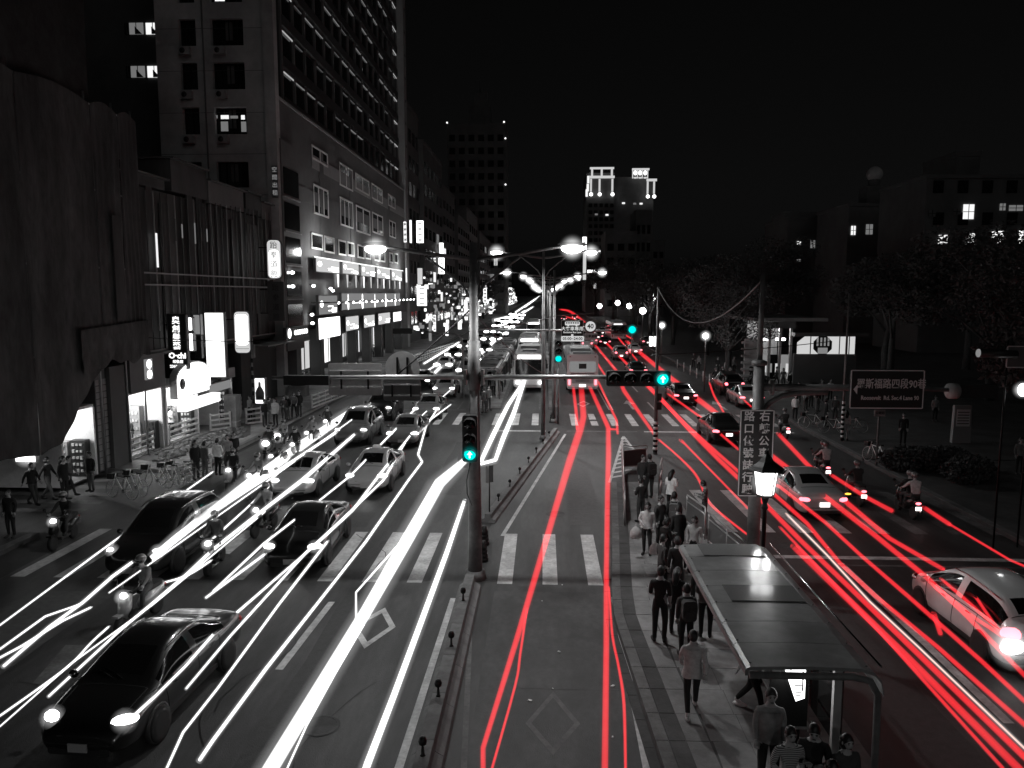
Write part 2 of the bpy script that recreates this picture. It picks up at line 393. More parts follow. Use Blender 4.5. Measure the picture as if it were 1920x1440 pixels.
# lane lines
line('lane_line', G(850, 1122).xy, G(732, 1490).xy, .15)
line('lane_dash', G(622, 1129).xy, G(523, 1256).xy, .17)
line('lane_dash', (-5.62, 6.5), (-5.62, 10.6), .17); line('lane_dash', (-9.3, 14.2), (-9.3, 17.4), .15, 'worn_line')
line('lane_line', G(942, 1005).xy, G(1060, 814).xy, .13); line('lane_line', G(1576, 1056).xy, G(1892, 1357).xy, .2)
line('lane_line', G(884, 1130).xy, G(868, 1480).xy, .11, 'worn_line'); line('lane_line', G(1150, 1120).xy, G(1218, 1470).xy, .13, 'paint_line')
for x in (4.6, 4.85): line('lane_line', (x, 53), (x, 200), .1)
for y in range(53, 240, 10):
    for x in (7.75, 10.75, -5.9, -8.9):
        line('lane_dash', (x, y), (x, y + 4), .13, 'worn_line' if x < 0 else 'paint_line')
line('lane_line', (2.3, 53), (2.0, 200), .1, 'worn_line'); line('lane_line', (-.2, 53), (-.2, 200), .1, 'worn_line')
# diamonds of the bus lane
def diamond(c4, t, m, name='diamond_marking'):
    P = [Vector(G(*p).xy) for p in c4]; c = sum(P, Vector((0, 0))) / 4; I = [c + (p - c) * (1 - t) for p in P]
    b = MB(); b.add([(p.x, p.y, .01) for p in P + I], [(i, (i + 1) % 4, 4 + (i + 1) % 4, 4 + i) for i in range(4)]); b.build(name, m, mk)
diamond([(722, 1140), (742, 1176), (683, 1217), (657, 1174)], .3, 'paint_line')
diamond([(1037, 1297), (1088, 1358), (1037, 1417), (985, 1357)], .22, 'worn_line')
diamond([(1094, 752), (1106, 757), (1093, 763), (1081, 758)], .3, 'paint_line')
def arrow(cx, cy, L, m='paint_line'):
    mark('direction_arrow', [(cx - .09, cy - L / 2), (cx + .09, cy - L / 2), (cx + .09, cy + L * .1), (cx + .42, cy + L * .1), (cx, cy + L / 2), (cx - .42, cy + L * .1), (cx - .09, cy + L * .1)], m)
arrow(6.3, 55.6, 4.6); arrow(12.7, 55.6, 4.6); arrow(9.2, 55.6, 4.6, 'worn_line'); arrow(6.9, 19.5, 3.6, 'worn_line'); arrow(12.3, 20, 3.6, 'worn_line')
mark('painted_patch', [G(123, 1210).xy, G(60, 1283).xy, G(86, 1287).xy, G(196, 1210).xy], 'worn_line')
mark('painted_patch', [G(455, 1134).xy, G(436, 1166).xy, G(470, 1166).xy, G(494, 1134).xy], 'worn_line')
# concrete bays of the near bus lane, with joints
bl = tag(empty('bus_lane_paving'), kind=STR)
ys = [-6, 14.9, 20.1]
for i in range(2):
    b = MB(); b.add([(-1.28, ys[i] + .02, .007), (1.9, ys[i] + .02, .007), (1.9, ys[i + 1] - .02, .007), (-1.28, ys[i + 1] - .02, .007)], [(0, 1, 2, 3)]); b.build('concrete_bay', 'buslane', bl)
# chevron marking in front of the platform tip
ct, cl, cr = Vector(G(1169, 818).xy), Vector(G(1143, 905).xy), Vector(G(1216, 868).xy)
cr = Vector(G(1232, 900).xy)
line('chevron_edge', ct, cl, .12); line('chevron_edge', ct, cr, .12)
for k in range(1, 12):
    t = k / 12; a = ct.lerp(cl, t); b_ = ct.lerp(cr, t); m_ = (a + b_) / 2 + Vector((0, .45))
    line('chevron_bar', a, m_, .2, 'paint_line', .0085); line('chevron_bar', m_, b_, .2, 'paint_line', .0085)

# near platform
PZ = .17
left_e = [Vector(G(u, v, PZ).xy) for u, v in ((1156, 902), (1161, 1010), (1163, 1110), (1169, 1156))] + [Vector((2.28, 12)), Vector((2.2, -4))]
right_e = [Vector((5.6, -4)), Vector(G(1362, 1030, PZ).xy), Vector(G(1290, 960, PZ).xy), Vector(G(1222, 872, PZ).xy), Vector(G(1200, 868, PZ).xy)]
plat = sheet('bus_platform', left_e + right_e, PZ - .004, 'paver_dark', th=PZ - .004)
def xl(y):       # left edge of the platform at distance y
    for a, b in zip(left_e[:-1], left_e[1:]):
        if b.y <= y <= a.y: return a.x + (b.x - a.x) * (a.y - y) / max(1e-6, a.y - b.y)
    return left_e[0].x if y > left_e[0].y else left_e[-1].x
def xr(y):
    P = right_e
    for a, b in zip(P[:-1], P[1:]):
        if a.y <= y <= b.y: return a.x + (b.x - a.x) * (y - a.y) / max(1e-6, b.y - a.y)
    return P[0].x if y < 0 else P[-2].x
y = 8.4; i = 0
while y < 31.5:          # kerb stones, gutter, and rows of slabs
    y1 = y + .9
    for nm, o0, o1, z, m in (('gutter_stone', -.42, -.24, .03, 'dark_kerb'), ('kerb_stone', -.22, 0.0, PZ + .01, 'kerb'), ('edge_slab', .02, .3, PZ + .006, 'paver_dark'), ('kerb_slab', .32, .72, PZ + .004, 'concrete')):
        b = MB(); g = .008
        P = [(xl(y + g) + o0, y + g), (xl(y + g) + o1, y + g), (xl(y1 - g) + o1, y1 - g), (xl(y1 - g) + o0, y1 - g)]
        b.prism(P, 0.002, z + rnd.uniform(-.003, .003)); b.build(nm, m, plat)
    xa, xb = xl(y) + .74, xr(y) - .05; n = 4
    for j in range(n):
        a0, a1 = xa + (xb - xa) * j / n, xa + (xb - xa) * (j + 1) / n
        MB().box((a0 + a1) / 2, (y + y1) / 2, PZ, a1 - a0 - .008, .9 - .008, .012 + rnd.uniform(0, .004)).build('paving_slab', 'paver' if (i + j) % 5 else 'concrete', plat)
    y = y1; i += 1
# tactile ribs where people cross
for k in range(3):
    x = 2.9 + k * .3; MB().box(x, 22.6, PZ + .012, .03, 3.4, .01).build('tactile_rib', 'concrete', plat)

# far platform for the oncoming bus lane
kerbed('far_bus_platform', [(-2.95, 53.5), (-2.95, 112), (-5.1, 112), (-5.1, 53.5)], .17, 'paver', sl=1.5)
kerbed('far_median', [(.9, 53), (.9, 300), (.45, 300), (.45, 53)], .2, 'concrete', sl=1.5, kw=.14)
tag(sheet('centre_reserve', rect(-.05, 300, .95, 600), .2, 'concrete', th=.2), kind=STR)

# concrete barriers between the lanes
def barrier(a, b, wdt, h, label, n, m='concrete'):
    a = Vector((*a, 0)); b = Vector((*b, 0)); d = b - a; an = math.atan2(d.y, d.x); r = empty('lane_barrier', a, an)
    tag(r, label, 'barrier', 'concrete lane barriers'); L = d.length / n
    prof = [(-wdt / 2, 0), (wdt / 2, 0), (wdt * .46, h * .3), (wdt * .22, h * .5), (wdt * .2, h), (-wdt * .2, h), (-wdt * .22, h * .5), (-wdt * .46, h * .3)]
    mb = MB(); k = len(prof)
    mb.add([(.006, p[0], p[1]) for p in prof] + [(L - .006, p[0], p[1]) for p in prof], [list(range(k)), [k + i for i in range(k)][::-1]] + [(i, k + i, k + (i + 1) % k, (i + 1) % k) for i in range(k)])
    me = mb.mesh('barrier_block', m)
    for i in range(n): place('barrier_block', me, r, (i * L, 0, .004))
    return r, L, h
def knob_mesh():
    return MB().lathe([(.05, 0), (.03, .02), (.022, .14), (.02, .17), (.065, .2), (.075, .26), (.05, .32), (.0, .335)], n=10).mesh('marker_knob', 'black_iron')
knob = knob_mesh()
r1, L1, h1 = barrier((-1.95, 4.5), (-1.95, 20.2), .62, .42, 'low concrete barrier with round black knobs beside the near bus lane', 10, 'kerb')
for yy in (18.4, 15.9, 13.8, 11.9, 10.1, 8.6): place('marker_knob', knob, r1, (yy - 4.5, 0, .425))
a_, b_ = G(915, 980), G(1042, 812)
r2, L2, h2 = barrier(a_.xy, b_.xy, .55, .3, 'slanting concrete barrier with small posts between the two crossings', 9, 'kerb')
Ld = (b_ - a_).length
for k in range(7): place('marker_knob', knob, r2, (Ld * (.1 + .125 * k), 0, .3), None, .9)
# ribbed plastic posts
rp = MB().lathe([(.16, 0), (.16, .1), (.12, .12), (.14, .14), (.14, .22), (.11, .24), (.13, .26), (.13, .34), (.1, .36), (.12, .38), (.12, .46), (.09, .5), (.08, .62), (0, .64)], n=12).mesh('ribbed_post', 'black_iron')
for (u, v, lb) in ((906, 1052, 'ribbed black plastic post nearest the signal pole foot'), (908, 1022, 'ribbed black plastic post at the start of the slanting barrier'), (1035, 792, 'ribbed black post beside the far end of the second crossing')):
    p = G(u, v); tag(place('ribbed_post', rp, None, (p.x, p.y, .004)), lb, 'bollard', 'ribbed lane posts')

# manholes, patches, repaired strips and litter on the asphalt
wear = tag(empty('road_wear'), kind=STR)
M['patch'] = mat('asphalt_patch', .03, .7, noise=.3, nscale=6, bump=.4, bscale=60)
M['patch_l'] = mat('asphalt_patch_pale', .068, .75, noise=.3, nscale=6, bump=.4, bscale=60)
def wobble(x0, y0, x1, y1, q, n=5, a=.05):
    P = []
    for (xa, ya, xb, yb) in ((x0, y0, x1, y0), (x1, y0, x1, y1), (x1, y1, x0, y1), (x0, y1, x0, y0)):
        for i in range(n): t = i / n; P.append((xa + (xb - xa) * t + q.uniform(-a, a), ya + (yb - ya) * t + q.uniform(-a, a)))
    return P
q = random.Random(31)
for (x0, y0, x1, y1, m) in ((-5.2, 10.4, -4.5, 24.2, 'patch'), (-9.2, 25.6, -6.1, 27.4, 'patch'), (-4.6, 30, -3.2, 41, 'patch'), (6.6, 11, 7.7, 21, 'patch'), (9.6, 32, 12.4, 33.4, 'patch'), (-13.8, 12, -11.4, 19.6, 'patch_l'), (1.0, 26.2, 2.1, 38, 'patch_l'), (-13.6, 26.5, -11.8, 44, 'patch'), (6.4, 33, 8.2, 43, 'patch_l'), (.2, 8.2, 1.3, 11.4, 'patch_l'), (-11.2, 6.5, -10, 12, 'patch')):
    MB().add([(*p, .0115 if x0 > -1 and x0 < 1 and y1 < 20 else .0065) for p in wobble(x0, y0, x1, y1, q)], [list(range(20))]).build('asphalt_patch', m, wear)
for (x, y) in ((-4.1, 13.4), (-9.8, 22.4), (.5, 27.5), (-6.7, 36), (7.9, 24.2), (11, 16.5), (3.2, 48.5), (-12.8, 29.5)):
    MB().lathe([(.36, .012), (.34, .018), (.3, .018), (.29, .014), (0, .014)], n=20, smooth=False).build('manhole_cover', 'dark_kerb', wear, (x, y, 0))
for k in range(34):      # cracks
    x, y = q.uniform(-14, 14), 8 + 34 * q.random(); a = q.choice((0, 0, 1.57)) + q.uniform(-.3, .3); P = []
    for i in range(9): P.append((x, y)); a += q.uniform(-.45, .45); x += math.sin(a) * .45; y += math.cos(a) * .45
    if any(1.9 < p[0] < 6 and p[1] < 34 for p in P) or any(-2.4 < p[0] < -1.2 for p in P): continue
    b = MB(); vs = [(p[0] - .012, p[1], .0122) for p in P] + [(p[0] + .014, p[1] + .012, .0122) for p in P]; n = len(P)
    b.add(vs, [(i, i + 1, n + i + 1, n + i) for i in range(n - 1)]); b.build('road_crack', 'black_iron', wear)
lit = MB()
for k in range(24):
    x, y = (q.uniform(-1.1, 1.6), q.uniform(9, 21)) if k < 12 else (q.uniform(-13, 13), q.uniform(9, 32)); s_ = q.uniform(.012, .04)
    if 2 < x < 6: continue
    lit.box(x, y, .02, s_ * 2, s_ * 1.3, .012, rz=q.uniform(0, 3))
tag(lit.build('road_litter', 'white_paint'), 'scraps of pale litter lying on the asphalt', 'litter', kind='stuff')
# ---------------------------------------------------------------- street lamps, signals, signs
def halo(name, r, parent, loc, m='halo_l', n=20):  # shell of glow that imitates bloom, no part of the lamp itself
    return MB().ball((0, 0, 0), r, n=n).build(name, m, parent, loc)
def lamp_head_parts(r, tip, dirx, k=1.0, lit='lamp', hal=.42):
    """a flat boat-shaped lantern: housing above, glowing bowl below"""
    MB().ball((0, 0, .04 * k), (.36 * k, .17 * k, .07 * k), n=12).build('lamp_housing', 'pole_grey', r, tip)
    b = MB().ball((0, 0, 0), (.27 * k, .18 * k, .13 * k), n=14).build('lamp_bowl', lit, r, (tip[0], tip[1], tip[2] - .05 * k))
    if hal: halo('glow', hal * k * .95, b, (0, 0, 0))
def twin_lamp(loc, H, reach, label, power=0, rad=.09, k=1.0, hal=.42, group='twin street lamps along the median', cone=156):
    r = tag(empty('street_lamp', loc), label, 'street lamp', group)
    MB().tube([(0, 0, 0), (0, 0, H * .35), (0, 0, H + .1)], [rad * 1.4, rad * 1.1, rad * .7], n=12).build('pole', 'pole_grey', r)
    MB().tube([(0, 0, 0), (0, 0, .25)], [rad * 2.2, rad * 1.8], n=12).build('base', 'pole_grey', r)
    for s in (-1, 1):
        MB().tube([(0, 0, H - .35), (s * reach * .5, 0, H - .18), (s * (reach - .2), 0, H)], [.05 * k, .045 * k, .035 * k], n=8).build('arm', 'pole_grey', r)
        pts = [(s * .02, 0, H - 1.5), (s * reach * .12, 0, H - 1.0), (s * reach * .3, 0, H - .62), (s * reach * .48, 0, H - .28)]
        MB().tube(pts, .028 * k, n=8).build('brace', 'pole_grey', r)
        lamp_head_parts(r, (s * reach, 0, H), s, k, hal=hal)
        if power: point('lamp_light', (s * reach, 0, H - .25), power, .12, r, spot=(cone, .55, (0, 0, 0)))
    return r
main = twin_lamp((-1.88, 21.0, .004), 9.25, 2.65, 'grey twin street lamp carrying the nearest traffic signal arms', power=1200, rad=.15, k=1.1, hal=.42)
twin_lamp((-1.7, -15, .004), 9.3, 2.65, 'twin street lamp on the median behind the footbridge', power=1900, rad=.12, hal=0, cone=176)
twin_lamp((.02, 41.5, .1), 10.1, 2.5, 'slender twin street lamp standing at the second crossing', power=1500, k=1.15, hal=.55)
twin_lamp((.68, 47.6, .0), 9.3, 2.9, 'twin street lamp beside the green signal at the second crossing', power=1300, k=.9, hal=.5)
for i, Y in enumerate((75, 98, 122, 150, 185, 225, 270, 320, 380, 450)):
    twin_lamp((.7 + (i % 2) * .1, Y, .2), 9.4 + rnd.uniform(-.3, .4), 2.6, 'twin street lamp %s along the far median' % ['just past the buses', 'second past the buses', 'third past the buses', 'fourth past the buses', 'fifth past the buses', 'halfway down the avenue', 'two thirds down the avenue', 'three quarters down the avenue', 'near the end of the avenue', 'at the very end of the avenue'][i], power=(1500 if i < 4 else 0), k=1.1 + i * .12, hal=.6 + .07 * i)
def post_lamp(loc, H, label, r_=.2, power=0, hal=.6, group='globe lamps along the pavement'):
    r = tag(empty('globe_lamp', loc), label, 'street lamp', group)
    MB().tube([(0, 0, 0), (0, 0, H)], [.06, .045], n=8).build('pole', 'pole_grey', r)
    g_ = MB().ball((0, 0, 0), r_, n=12).build('globe', 'lamp', r, (0, 0, H + r_ * .8))
    if hal: halo('glow', hal, g_, (0, 0, 0))
    if power: point('lamp_light', (0, 0, H + r_ * 2.2), power, .1, r)
    return r
p = FY(1323, 635, 62); post_lamp((p.x, 62, .14), p.z - .1, 'bright globe lamp standing by the crowd in front of the kiosk', .22, 420, .6)
p = FY(1241, 614, 88); post_lamp((p.x, 88, .14), p.z - .1, 'globe lamp beside the lit pillar signs under the trees', .24, 200, .7)
for i, (u, v, Y) in enumerate(((1205, 588, 140), (1180, 578, 190), (1158, 572, 240), (1225, 563, 160), (1124, 581, 260))):
    p = FY(u, v, Y); post_lamp((p.x, Y, .14), max(3, p.z - .1), 'small globe lamp %s under the avenue trees' % ('before the farther bus', 'midway to the dark blocks', 'near the vanishing road', 'set back behind the kerb lamps', 'right beside the centre lanes far off')[i], .3 + .002 * Y, 0, .8)
p = FY(1917, 739, 24)
sp = tag(empty('floodlight', (p.x + .2, 24, .13)), 'glaring lamp on a post at the edge of the dark park', 'lamp')
MB().tube([(0, 0, 0), (0, 0, p.z)], .03).build('pole', 'black_iron', sp); g_ = MB().ball((0, 0, 0), (.14, .1, .2), n=12).build('lens', 'headlight', sp, (-.2, 0, p.z)); halo('glow', .34, g_, (0, 0, 0))

# lantern on the platform
lx = 5.1; lt = tag(empty('platform_lantern', (lx, 17.5, PZ)), 'black four sided lantern on a post behind the bus shelter roof', 'lantern')
MB().lathe([(.11, 0), (.11, .2), (.07, .3), (.055, .6), (.05, 2.9), (.08, 2.95), (.05, 3.05), (.1, 3.22)], n=12).build('post', 'black_iron', lt)
MB().lathe([(.19, 3.26), (.27, 3.84)], n=6, smooth=False).build('glass', 'sign_hot', lt)
cage = MB().lathe([(.2, 3.22), (.215, 3.27)], n=6, smooth=False)
for j in range(6):
    an = math.pi / 3 * j; c_, s_ = math.cos(an), math.sin(an); cage.tube([(c_ * .2, s_ * .2, 3.25), (c_ * .28, s_ * .28, 3.86)], .013, n=4)
cage.build('cage', 'black_iron', lt)
MB().lathe([(.42, 3.84), (.4, 3.87), (.3, 3.93), (.17, 4.03), (.1, 4.14), (.05, 4.2), (.045, 4.27), (.0, 4.36)], n=6, smooth=False).build('lantern_roof', 'black_iron', lt)
point('lantern_light', (0, 0, 3.1), 60, .2, lt)
halo('glow', .42, lt, (0, 0, 3.55), 'halo_w')

# traffic signals
def signal_box(parent, loc, n, vertical, lit=None, r=.15, name='signal_head', arrow=True, step=None, rz=0.0, lens='cyan'):
    """housing of n round lenses facing -y; the lit one glows"""
    st = step or r * 2.3; q = tag(empty(name, loc, rz)); q.parent = parent
    Ln = st * n
    b = MB(); b.rbox(0, .12, 0, (r * 2.4 if vertical else Ln), .24, (Ln if vertical else r * 2.4), r * .35, axis='y'); b.build('housing', 'plastic', q)
    for i in range(n):
        o_ = (i - (n - 1) / 2) * st; c = (0, 0, -o_) if vertical else (o_, 0, 0)
        on = (lit == i)
        mx = Matrix.Translation(c) @ Matrix.Rotation(R(90), 4, 'X')
        MB().lathe([(r * .93, .01), (r * .9, .03), (r * .5, .055), (0, .065)], n=18, mx=mx).build('lens', lens if on else 'glass_dark', q)
        v = MB(); k = 12
        vs = []
        for j in range(k + 1):
            an = R(-30) + R(240) * j / k
            vs += [(c[0] + math.cos(an) * r * 1.02, 0, c[2] + math.sin(an) * r * 1.02), (c[0] + math.cos(an) * r * 1.02, -.26 + .1 * abs(math.cos(an)), c[2] + math.sin(an) * r * 1.02 - .02)]
        v.add(vs, [(2 * j, 2 * j + 1, 2 * j + 3, 2 * j + 2) for j in range(k)], 0, True); v.build('visor', 'plastic', q)
        if on and arrow:
            a = MB(); y0 = -.085; s = r * .9
            a.add([(c[0] + x * s, y0, c[2] + z * s) for x, z in ((-.14, -.6), (.14, -.6), (.14, .05), (.5, .02), (0, .62), (-.5, .02), (-.14, .05))], [(0, 1, 2, 6), (3, 4, 5), (2, 3, 5, 6)])
            a.build('arrow', 'cyan_w', q)
        if on: halo('glow', r * 1.5, q, c, 'halo_c')
    return q
sg = tag(empty('traffic_signal', (-1.98, 20.72, 0)), 'upright traffic signal with a cyan arrow on the near lamp pole', 'traffic light')
p = FY(881, 852, 20.4); signal_box(sg, (p.x + 1.98, -.3, p.z + .42), 3, True, 2, r=.17, step=.42)
MB().tube([(0.1, .1, p.z + .8), (0, -.1, p.z + .85)], .03).build('bracket', 'pole_grey', sg)
# hanging cable and conduit down the near pole
MB().tube([FY(881, 868, 20.5), FY(874, 900, 20.6), FY(877, 930, 20.7), FY(886, 948, 20.75)], .012, n=6)
cb = MB().tube([FY(882, 868, 20.5), FY(875, 900, 20.55), FY(876, 925, 20.6), FY(885, 948, 20.7)], .012, n=6).build('cable', 'black_iron'); tag(cb, 'loose black cable looping below the near arrow signal', 'cable')

ma = tag(empty('signal_mast_arm', (-1.88, 21.0, 0)), 'long horizontal mast arm crossing the avenue above the lanes', 'mast arm')
za = 5.72
MB().tube([(-.1, -.02, za), (-2.2, -.02, za + .0), (-5.6, -.02, za - .04)], [.075, .062, .05], n=10).build('arm', 'steel', ma)
MB().tube([(.1, -.02, za), (2.2, -.02, za + .02), (4.95, -.02, za + .03)], [.075, .062, .05], n=10).build('arm', 'steel', ma)
for s in (-1, 1): MB().box(s * .24, -.02, za, .07, .3, .42).build('clamp', 'steel', ma)
MB().tube([(0, 0, za - .35), (0, 0, za + 1.0)], .17, n=14).build('sleeve', 'pole_grey', ma)
signal_box(ma, (4.45, -.22, za + .0), 4, False, 3, r=.17, step=.43)
MB().box(4.45, .04, za, .1, .22, .1).build('clamp', 'steel', ma)
MB().box(-4.6, -.1, za - .09, 1.25, .2, .26).build('signal_back', 'sign_dark', ma)
def flat_board(name, label, corners, m, cat='sign', parent=None, th=.03, edge=None, ribs=True):
    """a rectangular board given by x0,x1,z0,z1 at distance y, seen from its back or its face"""
    x0, x1, z0, z1, y = corners
    r = tag(empty(name, ((x0 + x1) / 2, y, (z0 + z1) / 2)), label, cat)
    MB().rbox(0, 0, 0, x1 - x0, th, z1 - z0, .06, axis='y').build('board', m, r)
    if edge:
        b = MB()
        w_, h_ = (x1 - x0) / 2 - .02, (z1 - z0) / 2 - .02
        for a in ((-w_, 0, .025, 2 * h_), (w_, 0, .025, 2 * h_)): b.box(a[0], -th / 2 - .004, 0, a[2], .008, a[3])
        for a in (h_, -h_): b.box(0, -th / 2 - .004, a, 2 * w_ - .03, .008, .025)
        b.build('border', edge, r)
    if ribs and not edge:
        for z in (-.25, .25):
            MB().box(0, -th / 2 - .012, (z1 - z0) * z, (x1 - x0) * .96, .022, .04).build('stiffener', 'sign_back', r)
        for xx in (-.25, .25):
            MB().box((x1 - x0) * xx, -th / 2 - .045, -.02, .05, .04, (z1 - z0) * .55).build('bracket', 'black_iron', r)
    return r
a = FY(617, 680, 21.25); b = FY(718, 727, 21.25)
flat_board('road_sign', 'grey back of a wide rectangular road sign above the left lanes', (a.x, b.x, b.z - .2, a.z, 21.15), 'sign_back')
a = FY(720, 700, 21.25); b = FY(790, 750, 21.25)
flat_board('road_sign', 'dark back of a squarish road sign hanging under the arm', (a.x, b.x, b.z, a.z - .15, 21.13), 'sign_mid')
c = FY(756, 690, 21.3)
rs = tag(empty('road_sign', (c.x, 21.19, c.z)), 'grey back of a round road sign standing above the mast arm', 'sign')
MB().lathe([(.48, -.012), (.48, .012)], n=28, smooth=False, mx=Matrix.Rotation(R(90), 4, 'X')).build('disc', 'sign_back', rs)
for s in (-1, 1): MB().box(.14 * s, -.03, -.04, .05, .04, .7).build('bracket', 'black_iron', rs)

# board on the arm at the second crossing: bus lane sign and speed sign
YS = 41.3
gp = tag(empty('sign_gantry', (.02, YS, 0)), 'horizontal sign arm on the slender lamp at the second crossing', 'mast arm')
z2 = FY(1000, 620, YS).z
x_l, x_r = FY(892, 618, YS).x - .02, FY(1150, 617, YS).x - .02
MB().tube([(x_l, 0, z2 + .05), (x_r, 0, z2)], .05, n=8).build('arm', 'steel', gp)
def sign_text_block(r, rows, th=.02):
    for s, size, m, z, bold in rows: text(s, size, m, r, (0, -th, z), bold=bold)
a = FY(1052, 600, YS - .1); b = FY(1094, 639, YS - .1)
bs = flat_board('bus_lane_sign', 'dark square sign with white bus and Exclusive Bus Lane lettering', (a.x, b.x, b.z, a.z, YS - .12), 'sign_dark', edge='letter_grey')
text('大客車專用', .235, 'sign_lit2', bs, (0, -.02, .08), bold=.004); text('Exclusive Bus Lane', .125, 'sign_lit2', bs, (0, -.02, -.1), bold=.003)
bi = MB(); bi.rbox(0, -.02, .37, .78, .008, .2, .05, axis='y'); bi.build('bus_symbol', 'sign_lit2', bs)
for k in range(6): MB().box(-.3 + k * .12, -.027, .4, .08, .004, .07).build('bus_symbol_window', 'sign_dark', bs)
for s in (-.22, .22): MB().lathe([(.055, 0), (.055, .01)], n=12, mx=Matrix.Translation((s, -.02, .27)) @ Matrix.Rotation(R(90), 4, 'X')).build('bus_symbol_wheel', 'sign_lit2', bs)
ar = MB(); ar.add([(x, -.02, z) for x, z in ((-.06, -.2), (.06, -.2), (.06, -.33), (.17, -.33), (0, -.47), (-.17, -.33), (-.06, -.33))], [(0, 1, 2, 6)[::-1], (3, 4, 5)[::-1], (2, 3, 5, 6)[::-1]]); ar.build('down_arrow', 'sign_lit2', bs)
a = FY(1052, 630, YS - .12); b = FY(1095, 640, YS - .12)
hs = flat_board('hours_plate', 'white plate reading 05:00-24:00 under the bus lane sign', (a.x, b.x, b.z, a.z, YS - .16), 'sign_lit2', ribs=False)
text('05:00~24:00', .21, 'letter_black', hs, (0, -.02, 0), bold=.004)
c = FY(1107, 612, YS - .1)
ss = tag(empty('speed_sign', (c.x, YS - .12, c.z)), 'round white speed limit sign with the number 40', 'sign')
MB().lathe([(.34, -.012), (.34, .012)], n=28, smooth=False, mx=Matrix.Rotation(R(90), 4, 'X')).build('disc', 'sign_mid', ss)
MB().lathe([(.27, -.004), (.27, .004)], n=28, smooth=False, mx=Matrix.Translation((0, -.02, 0)) @ Matrix.Rotation(R(90), 4, 'X')).build('face', 'sign_lit2', ss)
text('40', .34, 'letter_black', ss, (0, -.03, 0), bold=.008)
a = FY(1096, 624, YS); b = FY(1120, 637, YS)
ps = flat_board('lane_plate', 'small grey plate about bus speed under the number 40 sign', (a.x, b.x, b.z, a.z, YS - .12), 'letter_dim', ribs=False)
text('公車速限', .16, 'letter_black', ps, (0, -.02, 0), bold=.003)
def far_signal(u, v, Y, label, n=3, r=.17, vertical=True, H=None, lit=2, step=None):
    p = FY(u, v, Y); r_ = tag(empty('traffic_signal', (p.x, Y, 0)), label, 'traffic light')
    st = step or r * 2.3; off = (lit - (n - 1) / 2) * st
    signal_box(r_, (0 if vertical else -off, -.2, p.z + (off if vertical else 0)), n, vertical, lit, r=r, arrow=False, step=st)
    MB().tube([(0, .15, 0 if H is None else H), (0, .15, p.z + (off if vertical else 0) + .3)], .06 if H is None else .04).build('pole', 'pole_grey', r_)
    return r_
far_signal(1047, 672, 46.9, 'upright signal glowing cyan beside the back of the white bus', r=.2)
far_signal(1185, 618, 84, 'far horizontal signal glowing cyan over the right lanes', n=3, r=.42, vertical=False, lit=2, step=.9)
# small sign back on its own post by the near pole
p = G(918, 975); q = tag(empty('post_sign', (p.x, p.y, .3)), 'small dark sign on a thin post by the slanting barrier', 'sign')
MB().tube([(0, 0, 0), (0, 0, 1.55)], .025).build('post', 'black_iron', q); MB().box(-.08, 0, 1.35, .1, .04, .6).build('board', 'sign_mid', q); MB().box(.06, -.01, 1.38, .15, .03, .6).build('board', 'sign_dark', q)

# grey mast with sign board, arm and street name sign
YM = 20.0; mx_ = FY(1416, 900, YM).x
pm = tag(empty('sign_mast', (mx_, YM, PZ)), 'tall grey mast rising beside the lantern with a curved side arm', 'pole')
MB().tube([(0, 0, 0), (0, 0, 6.05)], [.17, .14], n=14).build('lower_shaft', 'pole_grey', pm)
MB().tube([(0, 0, 6.05), (0, 0, 8.35)], [.075, .06], n=12).build('upper_shaft', 'pole_grey', pm)
MB().lathe([(.19, 6.0), (.19, 6.1), (.09, 6.14)], n=14).build('collar', 'pole_grey', pm)
zb = FY(1600, 727, YM).z - PZ; xe = FY(1790, 732, YM).x - mx_
MB().tube([(.1, 0, zb), (2.4, 0, zb), (xe * .75, 0, zb), (xe, 0, zb - .05)], [.1, .08, .065, .05], n=10).build('arm', 'pole_grey', pm)
zc = FY(1430, 770, YM).z - PZ; zd = FY(1500, 741, YM).z - PZ
MB().tube([(.12, 0, zc), (.3, 0, zc + .22), (.6, 0, zd - .02), (1.0, 0, zd + .06), (1.75, 0, zd + .08)], .07, n=10).build('curved_brace', 'pole_grey', pm)
MB().lathe([(.2, -.03), (.2, .03)], n=20, mx=Matrix.Translation((.33, 0, zb)) @ Matrix.Rotation(R(90), 4, 'Y')).build('flange', 'pole_grey', pm)
a = FY(1388, 768, YM - .25); b = FY(1446, 931, YM - .25)
v1 = flat_board('turn_notice', 'tall dark board with two columns of white characters on the mast', (a.x, b.x, b.z, a.z, YM - .25), 'sign_dark', edge='letter_dim', ribs=False)
hh = (a.z - b.z); st_ = hh / 7.15
for i, ch in enumerate('路口依號誌行駛'): text(ch, .275, 'letter_grey', v1, (-.2, -.022, hh / 2 - st_ * (i + .58)), bold=.004)
for i, ch in enumerate('右轉公車行駛至'): text(ch, .275, 'letter_grey', v1, (.19, -.022, hh / 2 - st_ * (i + .58)), bold=.004)
a = FY(1595, 693, YM - .15); b = FY(1730, 767, YM - .15)
st2 = flat_board('street_name_sign', 'dark street name sign with an arrow hanging on the side arm', (a.x, b.x, b.z, a.z, YM - .15), 'sign_dark', edge='letter_dim', ribs=False)
text('羅斯福路四段90巷', .27, 'letter_dim', st2, (.1, -.022, .13), sx=.8, bold=.002); text('Roosevelt  Rd. Sec.4 Lane 90', .15, 'letter_dim', st2, (.08, -.022, -.22), sx=.82, bold=.003)
MB().add([(-.84, -.02, 0), (-.74, -.02, .13), (-.74, -.02, -.13)], [(0, 2, 1)]).build('arrow', 'letter_dim', st2)
